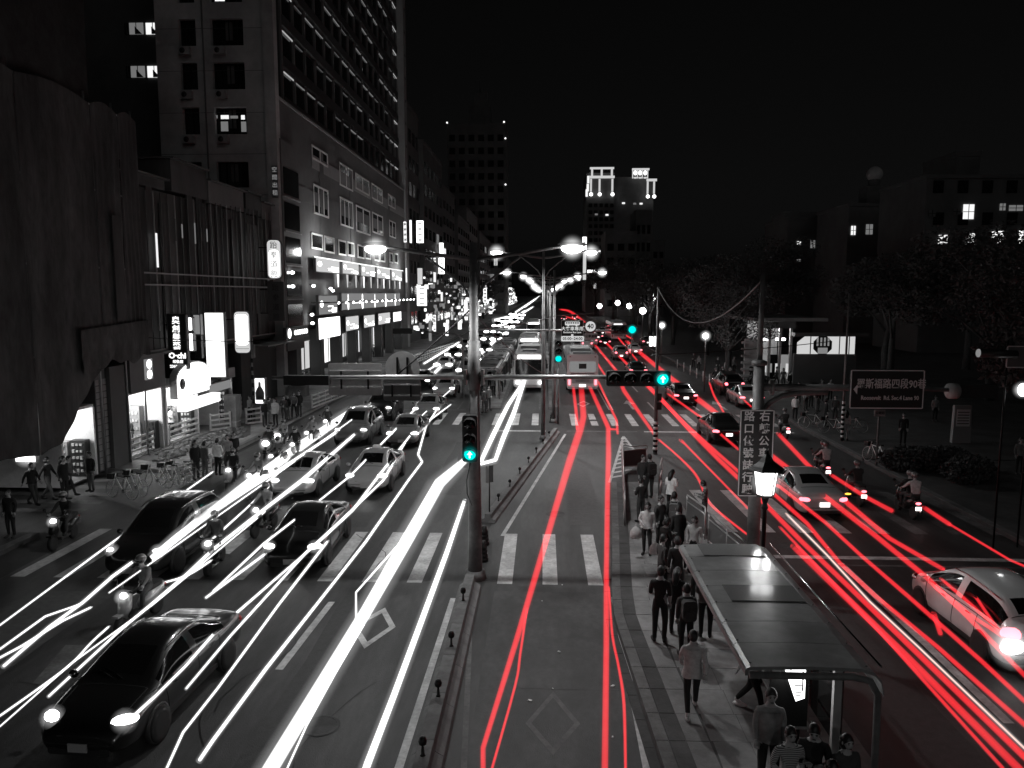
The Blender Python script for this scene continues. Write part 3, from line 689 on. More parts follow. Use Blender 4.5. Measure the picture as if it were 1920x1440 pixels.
p = FY(1800, 733, YM); cam_s = tag(empty('traffic_signal', (p.x, YM, p.z)), 'unlit horizontal signal at the tip of the side arm', 'traffic light')
MB().rbox(.35, 0, 0, 1.1, .22, .34, .08, axis='y').build('housing', 'plastic', cam_s)
MB().tube([(-.3, 0, 0), (-.1, 0, 0)], [.2, .2], n=14, mx=Matrix.Rotation(R(8), 4, 'Z')).build('visor', 'sign_grey', cam_s)
p = FY(1836, 662, 24); cs = tag(empty('spot_camera', (p.x, 24, p.z)), 'pale ended cylindrical lamp housing in front of the park trees', 'lamp')
MB().tube([(0, 0, 0), (1.1, 0, -.04)], [.13, .13], n=12).build('housing', 'plastic', cs); MB().ball((-.02, 0, 0), (.07, .1, .13)).build('lens', 'sign_lit3', cs)
MB().tube([(.9, .1, -p.z), (.9, .1, .4)], .03).build('pole', 'black_iron', cs)
a = FY(1888, 648, 24); b = FY(1945, 690, 24)
flat_board('notice_sign', 'dim rectangular sign cut off by the photo edge above the park', (a.x, b.x, b.z, a.z, 24), 'sign_mid', edge='letter_dim', ribs=False)

# striped pole with the drooping cable
def striped_pole(u, v, Y, H, label, stripe=(.15, 2.2), r_=.06, lean=0):
    p = G(u, v, .0); r = tag(empty('striped_pole', (p.x, Y, .004)), label, 'pole')
    MB().tube([(0, 0, 0), (0, 0, H * .5), (lean, 0, H)], [r_, r_ * .85, r_ * .6], n=10).build('shaft', 'pole_grey', r)
    k = int((stripe[1] - stripe[0]) / .26)
    for i in range(k):
        z = stripe[0] + i * .26
        MB().tube([(0, 0, z), (0, 0, z + .13)], r_ * 1.15, n=10, mx=Matrix.Shear('XZ', 4, (0, 0)) if False else None).build('black_band', 'black_iron', r)
        MB().tube([(0, 0, z + .13), (0, 0, z + .26)], r_ * 1.14, n=10).build('white_band', 'white_paint', r)
    return r
sp1 = striped_pole(1229, 853, 38.3, 8.3, 'thin grey pole with striped foot at the platform tip', (.1, 1.9), .1)
for z in (2.45, 2.9): MB().box(.14, -.1, z, .22, .1, .36).build('side_signal', 'plastic', sp1)
sp2 = striped_pole(1567, 826, 41.5, 8.0, 'thin pole with striped foot on the pavement beside the bicycles', (.2, 2.3), .075)
p0 = Vector((sp1.location.x, 38.3, 8.2)); p1 = Vector((mx_, YM, 8.35))
cat_ = []
for i in range(25):
    t = i / 24; q = p0.lerp(p1, t); q.z -= 4 * t * (1 - t) * 1.35; cat_.append(q)
tag(MB().tube(cat_, .022, n=5).build('overhead_cable', 'sign_grey'), 'drooping cable between the striped pole and the grey mast', 'cable')
def wire(pts, sag, label, rr=.02):
    P = []
    for a, b in zip(pts[:-1], pts[1:]):
        for i in range(13):
            t = i / 12; q = Vector(a).lerp(Vector(b), t); q.z -= 4 * t * (1 - t) * sag; P.append(q)
    tag(MB().tube(P, rr, n=4).build('overhead_cable', 'black_iron'), label, 'cable')
wire([FY(745, 702, 21.0), FY(882, 580, 21.2)], .05, 'black stay cable rising from the mast arm to the near pole')
wire([FY(0, 622, 34), FY(240, 630, 36), FY(520, 640, 40)], .1, 'thin cable crossing in front of the shrouded building')
wire([FY(882, 580, 21.2), FY(1018, 700, 41.5), FY(1170, 700, 60)], .2, 'black cable sagging past the back of the bus')
wire([FY(882, 618, 21.2), FY(1040, 592, 47), FY(1232, 572, 60)], .1, 'thin wire running from the near pole towards the park')
wire([FY(1222, 665, 38), FY(1560, 640, 41)], .1, 'thin wire passing in front of the kiosk')
# poles along the far median
for (u, v, t, Y, r_, lb) in ((1040, 775, 512, 50, .09, 'plain pole beside the second crossing signal'), (1105, 775, 560, 0, 0, '')):
    if not Y: continue
    p = FY(u, t, Y); q = tag(empty('utility_pole', (p.x, Y, 0)), lb, 'pole'); MB().tube([(0, 0, 0), (0, 0, p.z)], [r_, r_ * .8]).build('shaft', 'pole_grey', q)
    for k in range(12): MB().tube([(.0, 0, 2 + k * .3), (.0, 0, 2.1 + k * .3)], r_ * 1.3).build('spacer', 'black_iron', q)
# left mast (carries shop-side signals) at the left of the avenue
lm = tag(empty('curved_mast', (FY(868, 690, 58).x, 58, .17)), 'curved signal mast over the far left lanes', 'mast arm')
hz = FY(868, 630, 58).z
MB().tube([(0, 0, 0), (0, 0, hz - .9), (-.15, 0, hz - .3), (-.6, 0, hz), (FY(775, 613, 58).x - lm.location.x, 0, hz + .2)], [.13, .1, .08, .07, .05], n=10).build('shaft', 'pole_grey', lm)
MB().rbox(FY(755, 614, 58).x - lm.location.x, 0, hz + .2, 1.5, .3, .42, .1, axis='y').build('signal_back', 'plastic', lm)

# ---------------------------------------------------------------- bus shelters
def shelter(loc, L, label, near=False, npan=7):
    """roof plate on one row of posts; x across, y along; x right side bends down"""
    r = tag(empty('bus_shelter', loc), label, 'bus shelter', 'bus shelters on the platforms'); Hh = 2.34
    st = L / npan
    for i in range(npan):
        y = (i + .5) * st
        prof = [(-.96, Hh), (-.9, Hh + .03), (.0, Hh + .05), (.72, Hh + .03), (.9, Hh - .03), (1.0, Hh - .14), (1.05, Hh - .34)]
        b = MB(); ya, yb = y - st / 2 + .006, y + st / 2 - .006; n = len(prof)
        vs = [(x, ya, z) for x, z in prof] + [(x, yb, z) for x, z in prof] + [(x, ya, z - .05) for x, z in prof] + [(x, yb, z - .05) for x, z in prof]
        fs = [(j, j + 1, n + j + 1, n + j) for j in range(n - 1)] + [(2 * n + j + 1, 2 * n + j, 3 * n + j, 3 * n + j + 1) for j in range(n - 1)]
        fs += [(j, 2 * n + j, 2 * n + j + 1, j + 1) for j in range(n - 1)] + [(n + j + 1, 3 * n + j + 1, 3 * n + j, n + j) for j in range(n - 1)] + [(0, n, 3 * n, 2 * n), (n - 1, 3 * n - 1, 4 * n - 1, 2 * n - 1)]
        b.add(vs, fs); b.build('roof_panel', 'roof_metal', r)
        if i in (npan - 1, npan - 4):
            MB().box(.05, y, Hh + .056, 1.3, st * .94, .012).build('roof_light', 'roof_panel', r)
    MB().box(-.955, L / 2, Hh - .06, .05, L, .09).build('edge_beam', 'roof_metal', r)
    MB().tube([(.98, 0, Hh + .07), (.98, L, Hh + .07)], .018, n=6).build('edge_rail', 'chrome', r)
    for y in (.05, L - .05):
        MB().tube([(-.9, y, Hh - .12), (.6, y, Hh - .12), (.86, y, Hh - .18), (.98, y, Hh - .4), (1.0, y, 0)], .055, n=8).build('end_frame', 'pole_grey', r)
    for k in range(int(L / 1.7) + 1):
        y = .9 + 1.7 * k
        if y < L - .3: MB().box(.72, y, Hh / 2 - .05, .12, .09, Hh - .12).build('post', 'sign_grey', r)
    for k in range(int(L / 1.7)):
        y = .95 + 1.7 * k
        MB().box(.86, y + .8, 1.25, .02, 1.5, 1.6).build('glass_pane', 'glass_dark', r)
    if near:
        MB().box(.2, 1.62, 1.3, .62, .12, 1.5).build('advert_case', 'black_iron', r)
        MB().add([(-.06, 1.55, 1.98), (.45, 1.55, 1.98), (.45, 1.55, 1.06), (.3, 1.55, 1.0)], [(0, 3, 2, 1)]).build('advert_face', 'sign_hot', r); MB().add([(-.1, 1.54, 1.98), (-.05, 1.54, 1.98), (.31, 1.54, .98), (.25, 1.54, .98)], [(0, 3, 2, 1)]).build('advert_edge', 'black_iron', r)
        b = MB(); b.add([(.12, 1.52, 1.9), (.27, 1.52, 1.92), (.22, 1.52, 1.62), (.19, 1.52, 1.52)], [(0, 3, 2, 1)]); b.build('advert_print', 'sign_lit2', r)
        b = MB(); b.add([(.385, 1.52, 1.55), (.41, 1.52, 1.55), (.41, 1.52, 1.2), (.385, 1.52, 1.2)], [(0, 3, 2, 1)]); b.build('advert_print', 'letter_black', r)
        for k_ in range(4): MB().rbox(.33, 1.52, 1.12 + .06 * k_, .08 + .02 * k_, .006, .02, .008, axis='y').build('advert_line', 'sign_lit3', r)
        for y_ in range(8):
            for s_ in (-.88, .82): MB().lathe([(.02, 0), (.016, .012), (0, .014)], n=8).build('roof_bolt', 'sign_mid', r, (s_, .12 + y_ * .76, Hh + (.036 if s_ < 0 else .012)))
        point('advert_light', (.2, 1.2, 1.5), 12, .4, r)
    MB().box(.45, L * .55, .45, .35, L * .5, .05).build('bench_seat', 'steel', r)
    for y in (L * .35, L * .75): MB().box(.45, y, .22, .06, .3, .42).build('bench_leg', 'black_iron', r)
    return r
shelter((3.98, 10.95, PZ), 5.6, 'pale metal bus shelter roof reflecting the lantern on the near platform', True)
for i, Y in enumerate((57, 66, 76, 87)):
    shelter((-4.2, Y, .17), 7.5, ['nearest', 'second', 'third', 'last'][i] + ' of the shelters on the far platform beside the oncoming buses', False, 5)

# platform railings: hoops of steel tube with glass infill
def railing(a, b, h, label, m='steel', posts=None, rails=(1.0, .12), infill=None, r_=.028, group='platform railings', cat='railing', flat=False, base=0.0):
    a = Vector(a); b = Vector(b); d = b - a; L = math.hypot(d.x, d.y); an = math.atan2(d.y, d.x); r = tag(empty('railing', (a.x, a.y, base), an), label, cat, group)
    n = posts or max(2, int(L / 1.2) + 1)
    for i in range(n):
        x = L * i / (n - 1)
        if flat: MB().box(x, 0, h / 2, .09, .09, h).build('post', m, r)
        else: MB().tube([(x, 0, 0), (x, 0, h)], r_, n=6).build('post', m, r)
    for q in rails:
        if flat: MB().box(L / 2, -.05, h * q - .05, L, .04, .11).build('rail', m, r)
        else: MB().tube([(0, 0, h * q), (L, 0, h * q)], r_, n=6).build('rail', m, r)
    if infill:
        for i in range(n - 1): MB().box(L * (i + .5) / (n - 1), 0, h * .52, L / (n - 1) - .08, .012, h * .7).build('infill_panel', infill, r)
    return r
railing(G(1171, 985, PZ), G(1166, 868, PZ), 1.05, 'steel railing along the lane side of the platform tip', rails=(1, .85, .15), infill='sign_mid', base=PZ)
railing(G(1168, 882, PZ), G(1212, 878, PZ), 1.05, 'short railing across the pointed end of the platform', rails=(1, .85, .15), infill='sign_dark', base=PZ)
railing(G(1235, 930, PZ), G(1240, 905, PZ), 1.05, 'short rail section beside the woman in white', rails=(1, .5, .1), base=PZ)
railing(G(1287, 985, PZ), G(1321, 1012, PZ), 1.05, 'steel railing behind the boy in the checked shirt', rails=(1, .8, .12), infill='sign_mid', base=PZ)
railing(G(1328, 1022, PZ), G(1400, 1090, PZ), 1.05, 'steel railing running up to the shelter roof', rails=(1, .8, .12), infill='sign_mid', base=PZ)
# ---------------------------------------------------------------- buildings
XF = -20.0
def win_me(w_, h_, glass='win_dark', frame=None, bars=1, fw=.06):
    """a window in the xz plane facing -y: pane and frame in one mesh pair"""
    b = MB(); b.box(0, 0, 0, w_, .05, h_)
    pane = b.mesh('window', glass)
    fr = None
    if frame:
        f = MB()
        for z in (-h_ / 2, h_ / 2): f.box(0, -.04, z, w_ + fw, .07, fw)
        for i in range(bars + 2): f.box(-w_ / 2 + w_ * i / (bars + 1), -.045, 0, fw, .06, h_ - fw)
        fr = f.mesh('window_frame', frame)
    return pane, fr
def putwin(parent, wm, loc, rz):
    o = place('window', wm[0], parent, loc, rz)
    if wm[1]: place('window_frame', wm[1], o, (0, 0, 0))
    return o
EAST = R(90)      # a window turned to face +x (towards the avenue)
# --- tall office building with lit ledges
ob = tag(empty('office_building', (XF, 59.5, .14)), 'tall dark office block with rows of thin lit strips above a banner covered podium', 'building')
D = 55.0; PH = 22.4; FL = 3.12; NF = 12
def lb(name, x0, y0, z0, x1, y1, z1, m, par): return MB().bbox((x0, y0, z0), (x1, y1, z1)).build(name, m, par)
lb('podium_wall', -8.6, 0, 5.2, -.02, D - 2.0, PH, 'office_wall', ob)
lb('shop_floor_core', -8.6, 2, 0, -3.0, D - 2, 5.2, 'office_band', ob)
lb('tower_core', -8.6, 3.5, PH, -.9, D - 2.0, PH + NF * FL, 'office_band', ob)
lb('podium_coping', -8.6, -.08, PH, .06, D - 2.0, PH + .22, 'office_col', ob)
lb('corner_pier', -2.2, D - 2.0, 0, .25, D, PH + NF * FL + 1, 'office_col', ob)
for i in range(1, NF): lb('pier_notch', .25, D - 1.4, PH + i * FL, .27, D - .6, PH + i * FL + .35, 'office_band', ob)
lb('roof_edge', -8.8, 3.4, PH + NF * FL, -.5, D - 2, PH + NF * FL + .8, 'office_wall', ob)
nb = 16; bw_ = (D - 5.5) / nb
wm_t = MB().box(0, 0, 0, bw_ - .55, .05, 1.95).mesh('window', 'win_dark')
fin = MB().box(0, 0, 0, .3, .16, FL * NF).mesh('fin', 'office_wall')
st_hi = MB().box(0, 0, 0, bw_ - .6, .05, .12).mesh('glow_strip', 'strip_hi')  # glow put into thin strips for the bright lines along each floor
st_dim = MB().box(0, 0, 0, bw_ - 1.2, .05, .07).mesh('glow_strip', 'strip_dim')
st_lo = MB().box(0, 0, 0, bw_ - .6, .05, .09).mesh('glow_strip', 'strip')
for k in range(nb + 1): place('fin', fin, ob, (-.78, 3.5 + k * bw_, PH + FL * NF / 2), EAST)
for f in range(NF):
    z = PH + f * FL
    lb('floor_band', -.9, 3.55, z + .25, -.62, D - 2.05, z + 1.05, 'office_band', ob)
    for k in range(nb):
        y = 3.5 + (k + .5) * bw_
        place('window', wm_t, ob, (-.88, y, z + 2.08), EAST)
        t = rnd.random()
        if k == 0 or (k == nb - 1): place('glow_strip', st_hi, ob, (-.74, y, z + 2.98), EAST)
        elif t < .8 - .045 * f: place('glow_strip', st_lo if t < .45 else st_dim, ob, (-.78, y, z + 2.95), EAST)
# podium windows with white frames
def podwin(u0, u1, v0, v1, bars=1, side=False):
    a = FX(u0, v0, XF + .05); b = FX(u1, v1, XF + .05); a2 = FX(u0, v1, XF + .05)
    w_ = abs(b.y - a.y); zt, zb = a.z, a2.z
    wm = win_me(w_, zt - zb, 'win_dark', 'frame_lit', bars, .16); return putwin(ob, wm, (.0, (a.y + b.y) / 2 - 59.5, (zt + zb) / 2 - .14), EAST)
for (u0, u1, v0, v1, bb) in ((585, 614, 272, 295, 1), (588, 616, 346, 398, 2), (637, 661, 305, 345, 1), (667, 692, 325, 352, 1), (697, 717, 344, 370, 1), (728, 741, 364, 384, 1),
                         (638, 662, 370, 420, 2), (668, 694, 385, 432, 1), (698, 718, 398, 434, 1), (730, 742, 413, 442, 1),
                         (584, 605, 437, 464, 0), (608, 627, 443, 471, 0), (635, 649, 450, 476, 0), (652, 664, 454, 478, 0), (671, 683, 459, 482, 0), (685, 695, 463, 484, 0), (702, 711, 468, 487, 0), (713, 722, 470, 489, 0), (730, 737, 474, 491, 0), (740, 746, 476, 492, 0)):
    podwin(u0, u1, v0, v1, bb)
for (u0, u1, v0) in ((585, 760, 322), (540, 760, 372)):        # paler horizontal bands of cladding
    a = FX(u0, v0 - 18, XF + .03); b = FX(u1, v0 + 60, XF + .03)
    lb('cladding_band', .0, a.y - 59.5, a.z - .6, .03, D - 2.1, a.z + .55, 'office_col' if u0 > 560 else 'office_wall', ob)
for yy in (10.5, 21.3, 31.0, 41.0): lb('cladding_pier', .0, yy, 10.8, .045, yy + 1.2, 20.5, 'office_wall', ob)
# lower wing at its near corner, with rows of dark glazing
lb('corner_wing', -1.2, -.6, 3.4, .3, 3.6, 19.4, 'office_wall', ob)
for k in range(5): (lb('glazing', .3, -.3, 5.0 + 2.6 * k, .34, 3.3, 7.0 + 2.6 * k, 'win_dark', ob), lb('sill', .3, -.5, 4.75 + 2.6 * k, .42, 3.5, 4.83 + 2.6 * k, 'office_col', ob))
# ground floor piers between the shops
for k in range(8): lb('shop_pier', -.9, 2.5 + 6.6 * k, 0, .0, 3.7 + 6.6 * k, 5.2, 'office_band' if k % 2 else 'office_wall', ob)
for k in range(7):
    MB().box(-2.7, 6.3 + 6.6 * k, 2.0, .1, 4.6, 2.6).build('shop_window', 'sign_lit2' if k % 2 else 'sign_lit', ob)
    for j in range(3): MB().box(-2.62, 4.6 + 6.6 * k + j * 1.7, 2.0, .06, .12, 2.6).build('mullion', 'black_iron', ob)
    place('spandrel', MB().box(0, 0, 0, .1, 5.2, .35).mesh('spandrel', 'sign_dark'), ob, (-.3, 6.3 + 6.6 * k, 4.9))

# --- signs and banners on it: each one a thing
def xsign(u0, u1, v0, v1, X, m, name, label, cat='sign', th=.25, group=None, border=None):
    """sign lying in the plane x = X (along the avenue)"""
    a = FX(u0, v0, X); b = FX(u1, v0, X); c_ = FX((u0 + u1) / 2, v0, X); d_ = FX((u0 + u1) / 2, v1, X)
    r = tag(empty(name, (X, (a.y + b.y) / 2, (c_.z + d_.z) / 2)), label, cat, group)
    w_, h_ = b.y - a.y, c_.z - d_.z
    MB().box(-th / 2, 0, 0, th, w_, h_).build('case', 'sign_mid', r)
    MB().box(.012, 0, 0, .02, w_ - .14, h_ - .14).build('face', m, r)
    return r, w_, h_
def banner_art(r, w_, h_, seed, mt='sign_hot', s=None):
    q = random.Random(seed)
    if s: text(s, h_ * .34, mt, r, (.03, 0, h_ * .12), rot=(R(90), 0, R(90)), bold=.01)
    for i in range(3): MB().box(.03, w_ * q.uniform(-.1, .35), -h_ * (.08 + .11 * i), .012, w_ * q.uniform(.15, .4), h_ * .05).build('small_print', mt, r)
    MB().box(.032, w_ * .3, -h_ * .3, .012, w_ * .26, h_ * .2).build('white_panel', mt, r)
    MB().ball((0, 0, 0), (.01, w_ * .09, h_ * .17), n=10).build('emblem', mt, r, (.03, -w_ * .36, .05 * h_))
bn = 0
for (u0, u1, v0, v1, lb_, mm) in ((592, 636, 484, 512, 'lit banner with white emblem, first in the upper row on the office block', 'sign_lit2'),
        (642, 672, 491, 515, 'lit banner, second in the upper row on the office block', 'sign_lit2'), (677, 703, 496, 519, 'lit banner, third in the upper row on the office block', 'sign_lit2'),
        (706, 731, 501, 523, 'lit banner, fourth in the upper row on the office block', 'sign_lit2'), (734, 753, 506, 527, 'lit banner, last in the upper row on the office block', 'sign_lit2')):
    r, w_, h_ = xsign(u0, u1, v0, v1, XF + .5, mm, 'banner_sign', lb_, group='upper row of lit banners'); banner_art(r, w_, h_, bn); bn += 1
r, w_, h_ = xsign(597, 632, 553, 590, XF + .6, 'sign_lit3', 'banner_sign', 'grey lit banner beside the long poster of figures', group='middle row of lit banners'); banner_art(r, w_, h_, 11)
r, w_, h_ = xsign(640, 750, 549, 578, XF + .6, 'sign_lit3', 'poster_sign', 'long lit poster with pale human figures along the office front')
for k in range(5):
    y = w_ * (-.42 + .2 * k)
    b = MB(); b.ball((.03, y, h_ * .28), (.01, h_ * .13, h_ * .16), n=10); b.ball((.03, y, -h_ * .14), (.012, h_ * .24, h_ * .36), n=10); b.build('figure_print', 'sign_hot' if k % 2 else 'sign_lit', r)
for k in range(3): MB().box(.03, w_ * (-.3 + .28 * k), -h_ * .05, .012, w_ * .12, h_ * .16).build('print_line', 'sign_lit', r)
for i, (u0, u1, v0, v1, mm) in enumerate(((597, 637, 594, 634, 'sign_hot'), (648, 672, 592, 620, 'sign_lit2'), (682, 702, 590, 614, 'sign_lit2'), (709, 731, 586, 608, 'sign_lit2'), (737, 752, 584, 603, 'sign_lit'))):
    r, w_, h_ = xsign(u0, u1, v0, v1, XF + .4, mm, 'banner_sign', ['plain glaring white banner at the near end of the lower row', 'lit banner next to the glaring one in the lower row', 'lit banner midway along the lower row', 'lit banner before last in the lower row', 'small lit banner at the far end of the lower row'][i], group='lower row of lit banners')
    if i: banner_art(r, w_, h_, 20 + i)
cn = tag(empty('shop_canopy', (XF, 90, 7.2)), 'narrow canopy with spotlights between the banner rows', 'canopy')
MB().box(.9, -1, 0, 1.6, 46, .12).build('slab', 'sign_mid', cn)
for k in range(16): MB().ball((0, 0, 0), .11, n=8).build('spotlight', 'headlight', cn, (1.7, -21 + 2.7 * k, -.05))
ln = tag(empty('light_bar', (XF + .5, 90, 11.1)), 'thin white tube of light under the upper banners', 'lamp')
MB().box(0, -3, 0, .08, 42, .1).build('tube', 'sign_lit', ln)
for k in range(10):
    y0 = 74 + k * 3.6; tag(MB().add([(XF + .2, y0, 10.9), (XF + .2, y0 + 1.2, 10.9), (XF + .22, y0 + .8, 8.6), (XF + .22, y0 + .4, 8.6)], [(0, 1, 2, 3), (3, 2, 1, 0)]).build('shop_curtain', 'sign_lit2' if k % 3 else 'sign_lit'), 'white curtain %s in the office window row' % (['nearest the pale tower'] + ['hanging ' + a_ for a_ in ('second from the near end', 'third from the near end', 'fourth from the near end', 'below the second banner', 'below the third banner', 'fourth from the far end', 'third from the far end', 'second from the far end', 'at the far end')])[k], 'curtain', 'tied curtains in the first floor windows')
for k in range(4): point('facade_fill', (XF + 1.9, 68 + 13 * k, 11.6), 420, .3)  # added unseen fill lights that brighten the podium and its window frames
# small spotlights at the near wing
for i, (u, v) in enumerate(((549, 537), (588, 536), (585, 590), (586, 606), (548, 511), (620, 541), (624, 545))):
    p = FX(u, v, XF + .5); q = tag(empty('wall_spotlight', p), ['left upper', 'bright', 'lower pair, top', 'lower pair, bottom', 'topmost', 'window pair, first', 'window pair, second'][i] + ' spotlight on the near corner of the office block', 'lamp')
    MB().ball((0, 0, 0), (.15, .28, .12), n=8).build('lens', 'headlight', q); MB().box(-.2, 0, .1, .3, .06, .05).build('bracket', 'black_iron', q)

# --- pale windowed tower behind the shops
tb = tag(empty('pale_tower', (-25, 58.6, 0)), 'pale concrete tower with square dark windows facing the camera', 'building')
YT = 58.6
zt_ = 44
def tpx(u, v): p = FY(u, v, YT); return p.x + 25, p.z
xl0, xr0 = FY(298, 200, YT).x + 25, 4.35
openings = []
for (v0, v1) in ((-52, 5), (36, 86), (118, 168), (202, 252), (304, 352), (392, 440)):
    for (u0, u1, kind) in ((334, 368, 'n'), (394, 457, 'w')):
        dx = (v0 - 36) * .045
        openings.append((tpx(u0 + dx, v0), tpx(u1 + dx, v1), kind, v0))
# wall built round the openings so the windows are recessed
xs = sorted({xl0, xr0} | {round(v_, 2) for o_ in openings[2:4] for v_ in (o_[0][0], o_[1][0])})
rows = sorted([(openings[i][1][1], openings[i][0][1]) for i in range(0, len(openings), 2)])
zprev = 0
for (z0, z1) in rows + [(zt_, zt_)]:
    lb('wall_band', xl0, 0, zprev + .01, xr0, .6, z0, 'tower_wall', tb)
    if z1 > z0:
        lb('wall_pier', xs[0], 0, z0 + .004, xs[1], .6, z1 + .006, 'tower_wall', tb); lb('wall_pier', xs[2], 0, z0 + .004, xs[3], .6, z1 + .006, 'tower_wall', tb); lb('wall_pier', xs[4], 0, z0 + .004, xs[5], .6, z1 + .006, 'tower_wall', tb)
        for (xa, xb, bars) in ((xs[1], xs[2], 1), (xs[3], xs[4], 3)):
            wm = win_me(xb - xa, z1 - z0, 'win_dark', 'black_iron', bars, .07); putwin(tb, wm, ((xa + xb) / 2, .45, (z0 + z1) / 2), 0)
    zprev = z1
lb('core', xl0 + .05, .62, 0, xr0 - .05, .85, zt_ - .1, 'black_wall', tb)
for (z0, z1) in rows[:5]:
    for xx in (xs[1] + .5, xs[3] + .7):
        ac = MB().box(xx, -.22, z0 - .42, .8, .4, .55).build('air_conditioner', 'sign_grey', tb); MB().lathe([(.2, 0), (.2, .02)], n=12, mx=Matrix.Translation((xx - .12, -.43, z0 - .42)) @ Matrix.Rotation(R(90), 4, 'X')).build('fan_grille', 'sign_dark', ac)
    MB().box((xs[3] + xs[4]) / 2, .42, (z0 + z1) / 2 + .2, (xs[4] - xs[3]) * .22, .02, (z1 - z0) * .7).build('curtain', 'sign_mid', tb)
MB().tube([(xs[2] + .55, -.08, 0), (xs[2] + .55, -.08, zt_)], .06).build('drain_pipe', 'office_wall', tb)
for z_ in range(3, 44, 3): lb('wall_joint', xl0, -.004, z_ + .34, xr0, .0, z_ + .37, 'office_band', tb)
lb('corner_fin', xr0 + .02, -.25, 0, xr0 + .85, .55, zt_, 'tower_wall', tb)
for (u0, u1, v0, v1, m) in ((402, 408, 216, 222, 'window_dim'), (414, 429, 216, 223, 'window_lit'), (432, 446, 217, 222, 'window_dim'), (452, 459, 216, 224, 'window_lit'), (414, 428, 228, 246, 'window_dim'), (452, 462, 228, 247, 'window_dim'), (403, 421, -1, 2, 'window_lit')):
    a = FY(u0, v0, YT + .38); b = FY(u1, v1, YT + .38); MB().box(0, 0, 0, b.x - a.x, .03, a.z - b.z).build('lit_pane', m, tb, ((a.x + b.x) / 2 + 25, .38, (a.z + b.z) / 2))
sn = tag(empty('faint_sign', (FY(514, 340, 58).x, 58.2, FY(514, 340, 58).z)), 'narrow faint vertical sign on the pale tower corner', 'sign')
MB().box(0, 0, 0, .42, .12, 2.3).build('board', 'sign_mid', sn)
for i, ch in enumerate('空間出租'): text(ch, .42, 'sign_lit3', sn, (0, -.07, .85 - .56 * i))
# --- dark wing left of the tower with two lit stair windows
dw = tag(empty('dark_block', (-38, 66, 0)), 'unlit block with two lit stair windows beside the pale tower', 'building')
lb('wall', -14, 0, 0, 7.6, 14, 52, 'black_wall', dw)
for (v0, v1) in ((43, 64), (124, 145)):
    for (u0, u1, m) in ((233, 241, 'window_dim'), (242, 269, 'window_dim'), (273, 300, 'window_lit')):
        d_ = 3 if v0 > 100 else 0
        a = FY(u0 + d_, v0, 65.95); b = FY(u1 + d_, v1, 65.95)
        f = MB().box(0, 0, 0, b.x - a.x, .06, a.z - b.z).build('window', m if u0 > 240 else 'win_dark', dw, ((a.x + b.x) / 2 + 38, -.04, (a.z + b.z) / 2))
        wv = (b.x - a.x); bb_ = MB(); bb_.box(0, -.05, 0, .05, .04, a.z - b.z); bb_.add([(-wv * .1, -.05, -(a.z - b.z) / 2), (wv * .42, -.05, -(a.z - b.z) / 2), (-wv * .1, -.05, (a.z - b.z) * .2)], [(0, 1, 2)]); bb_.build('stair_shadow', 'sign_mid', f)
# --- shrouded building under netting
sh = tag(empty('shrouded_building', (-19.0, 37.0, .0)), 'building wrapped in sagging scaffold netting above a glowing shop', 'building')
def cloth_sheet(name, P, cols, rows_, fn, m, par):
    """P(s,t) -> point, fn(s,t) -> push outwards"""
    b = MB(); vs = []
    for j in range(rows_ + 1):
        for i in range(cols + 1):
            s, t = i / cols, j / rows_; p, n = P(s, t); vs.append(p + n * fn(s, t))
    b.add(vs, [(j * (cols + 1) + i, j * (cols + 1) + i + 1, (j + 1) * (cols + 1) + i + 1, (j + 1) * (cols + 1) + i) for j in range(rows_) for i in range(cols)], 0, True)
    return b.build(name, m, par)
from mathutils import noise as mnoise
def folds(seed, amp=.16, fx=5):
    def f(s, t):
        v_ = math.sin(s * fx * 6.283 + 1.5 * math.sin(t * 5 + seed)) * (.35 + .65 * t)
        v_ += 1.4 * mnoise.noise(Vector((s * 5 + seed, t * 6, seed * 2.3)))
        sag = .35 * abs(math.sin(t * math.pi * 3.0)) * .6
        return amp * (v_ * .6 + sag)
    return f
ylo, yhi = -19.0, -.6; top_z = 15.9
bays = [(-19.0, -13.8), (-13.75, -9.0), (-8.95, -4.3), (-4.25, -2.2), (-2.15, -.6)]
def bottom(y):         # netting pulled up like a curtain over the shop door
    yy = y + 37
    if yy < 29.5: return 1.9
    if yy < 32.6: return 1.9 + (yy - 29.5) / 3.1 * 3.0
    return 4.9 + (yy - 32.6) * .14
for bi_, (ya, yb) in enumerate(bays):
    def P(s, t, ya=ya, yb=yb):
        y = ya + (yb - ya) * s; zb = bottom(y); return Vector((.0, y, top_z + .25 * math.sin(s * 3.14) - t * (top_z - zb))), Vector((1, 0, 0))
    cloth_sheet('netting_sheet', P, 40, 40, folds(bi_ * 1.7, .05, 4.4), 'shroud', sh)
for y in (-13.78, -8.98, -4.28, -2.18, -.58, -19):
    MB().tube([(-.25, y, 0), (-.25, y, top_z + .5)], .05, n=6).build('scaffold_pole', 'steel', sh)
for z in (5.6, 9.1, 12.4, top_z + .05):
    MB().tube([(-.2, -19, z), (-.2, -.6, z)], .04, n=6).build('scaffold_rail', 'steel', sh)
lb('pale_strip', .18, -3.4, 6.8, .2, -2.7, 11.4, 'shop_wall', sh)
def P(s, t): return Vector((-.25, -19 + 15.1 * s, 46 - 30.0 * t)), Vector((1, 0, 0))
cloth_sheet('upper_netting', P, 30, 20, folds(4, .07, 5), 'net_dark', sh)
lb('upper_core', -14, -19, 15.3, -.5, -3.9, 45.8, 'black_wall', sh)
lb('wall', -14, -19, 5, -1.2, -.7, 15.2, 'black_wall', sh)
lb('upper_wall', -14, -.6, 5, -1.2, -.55, 15.2, 'black_wall', sh)
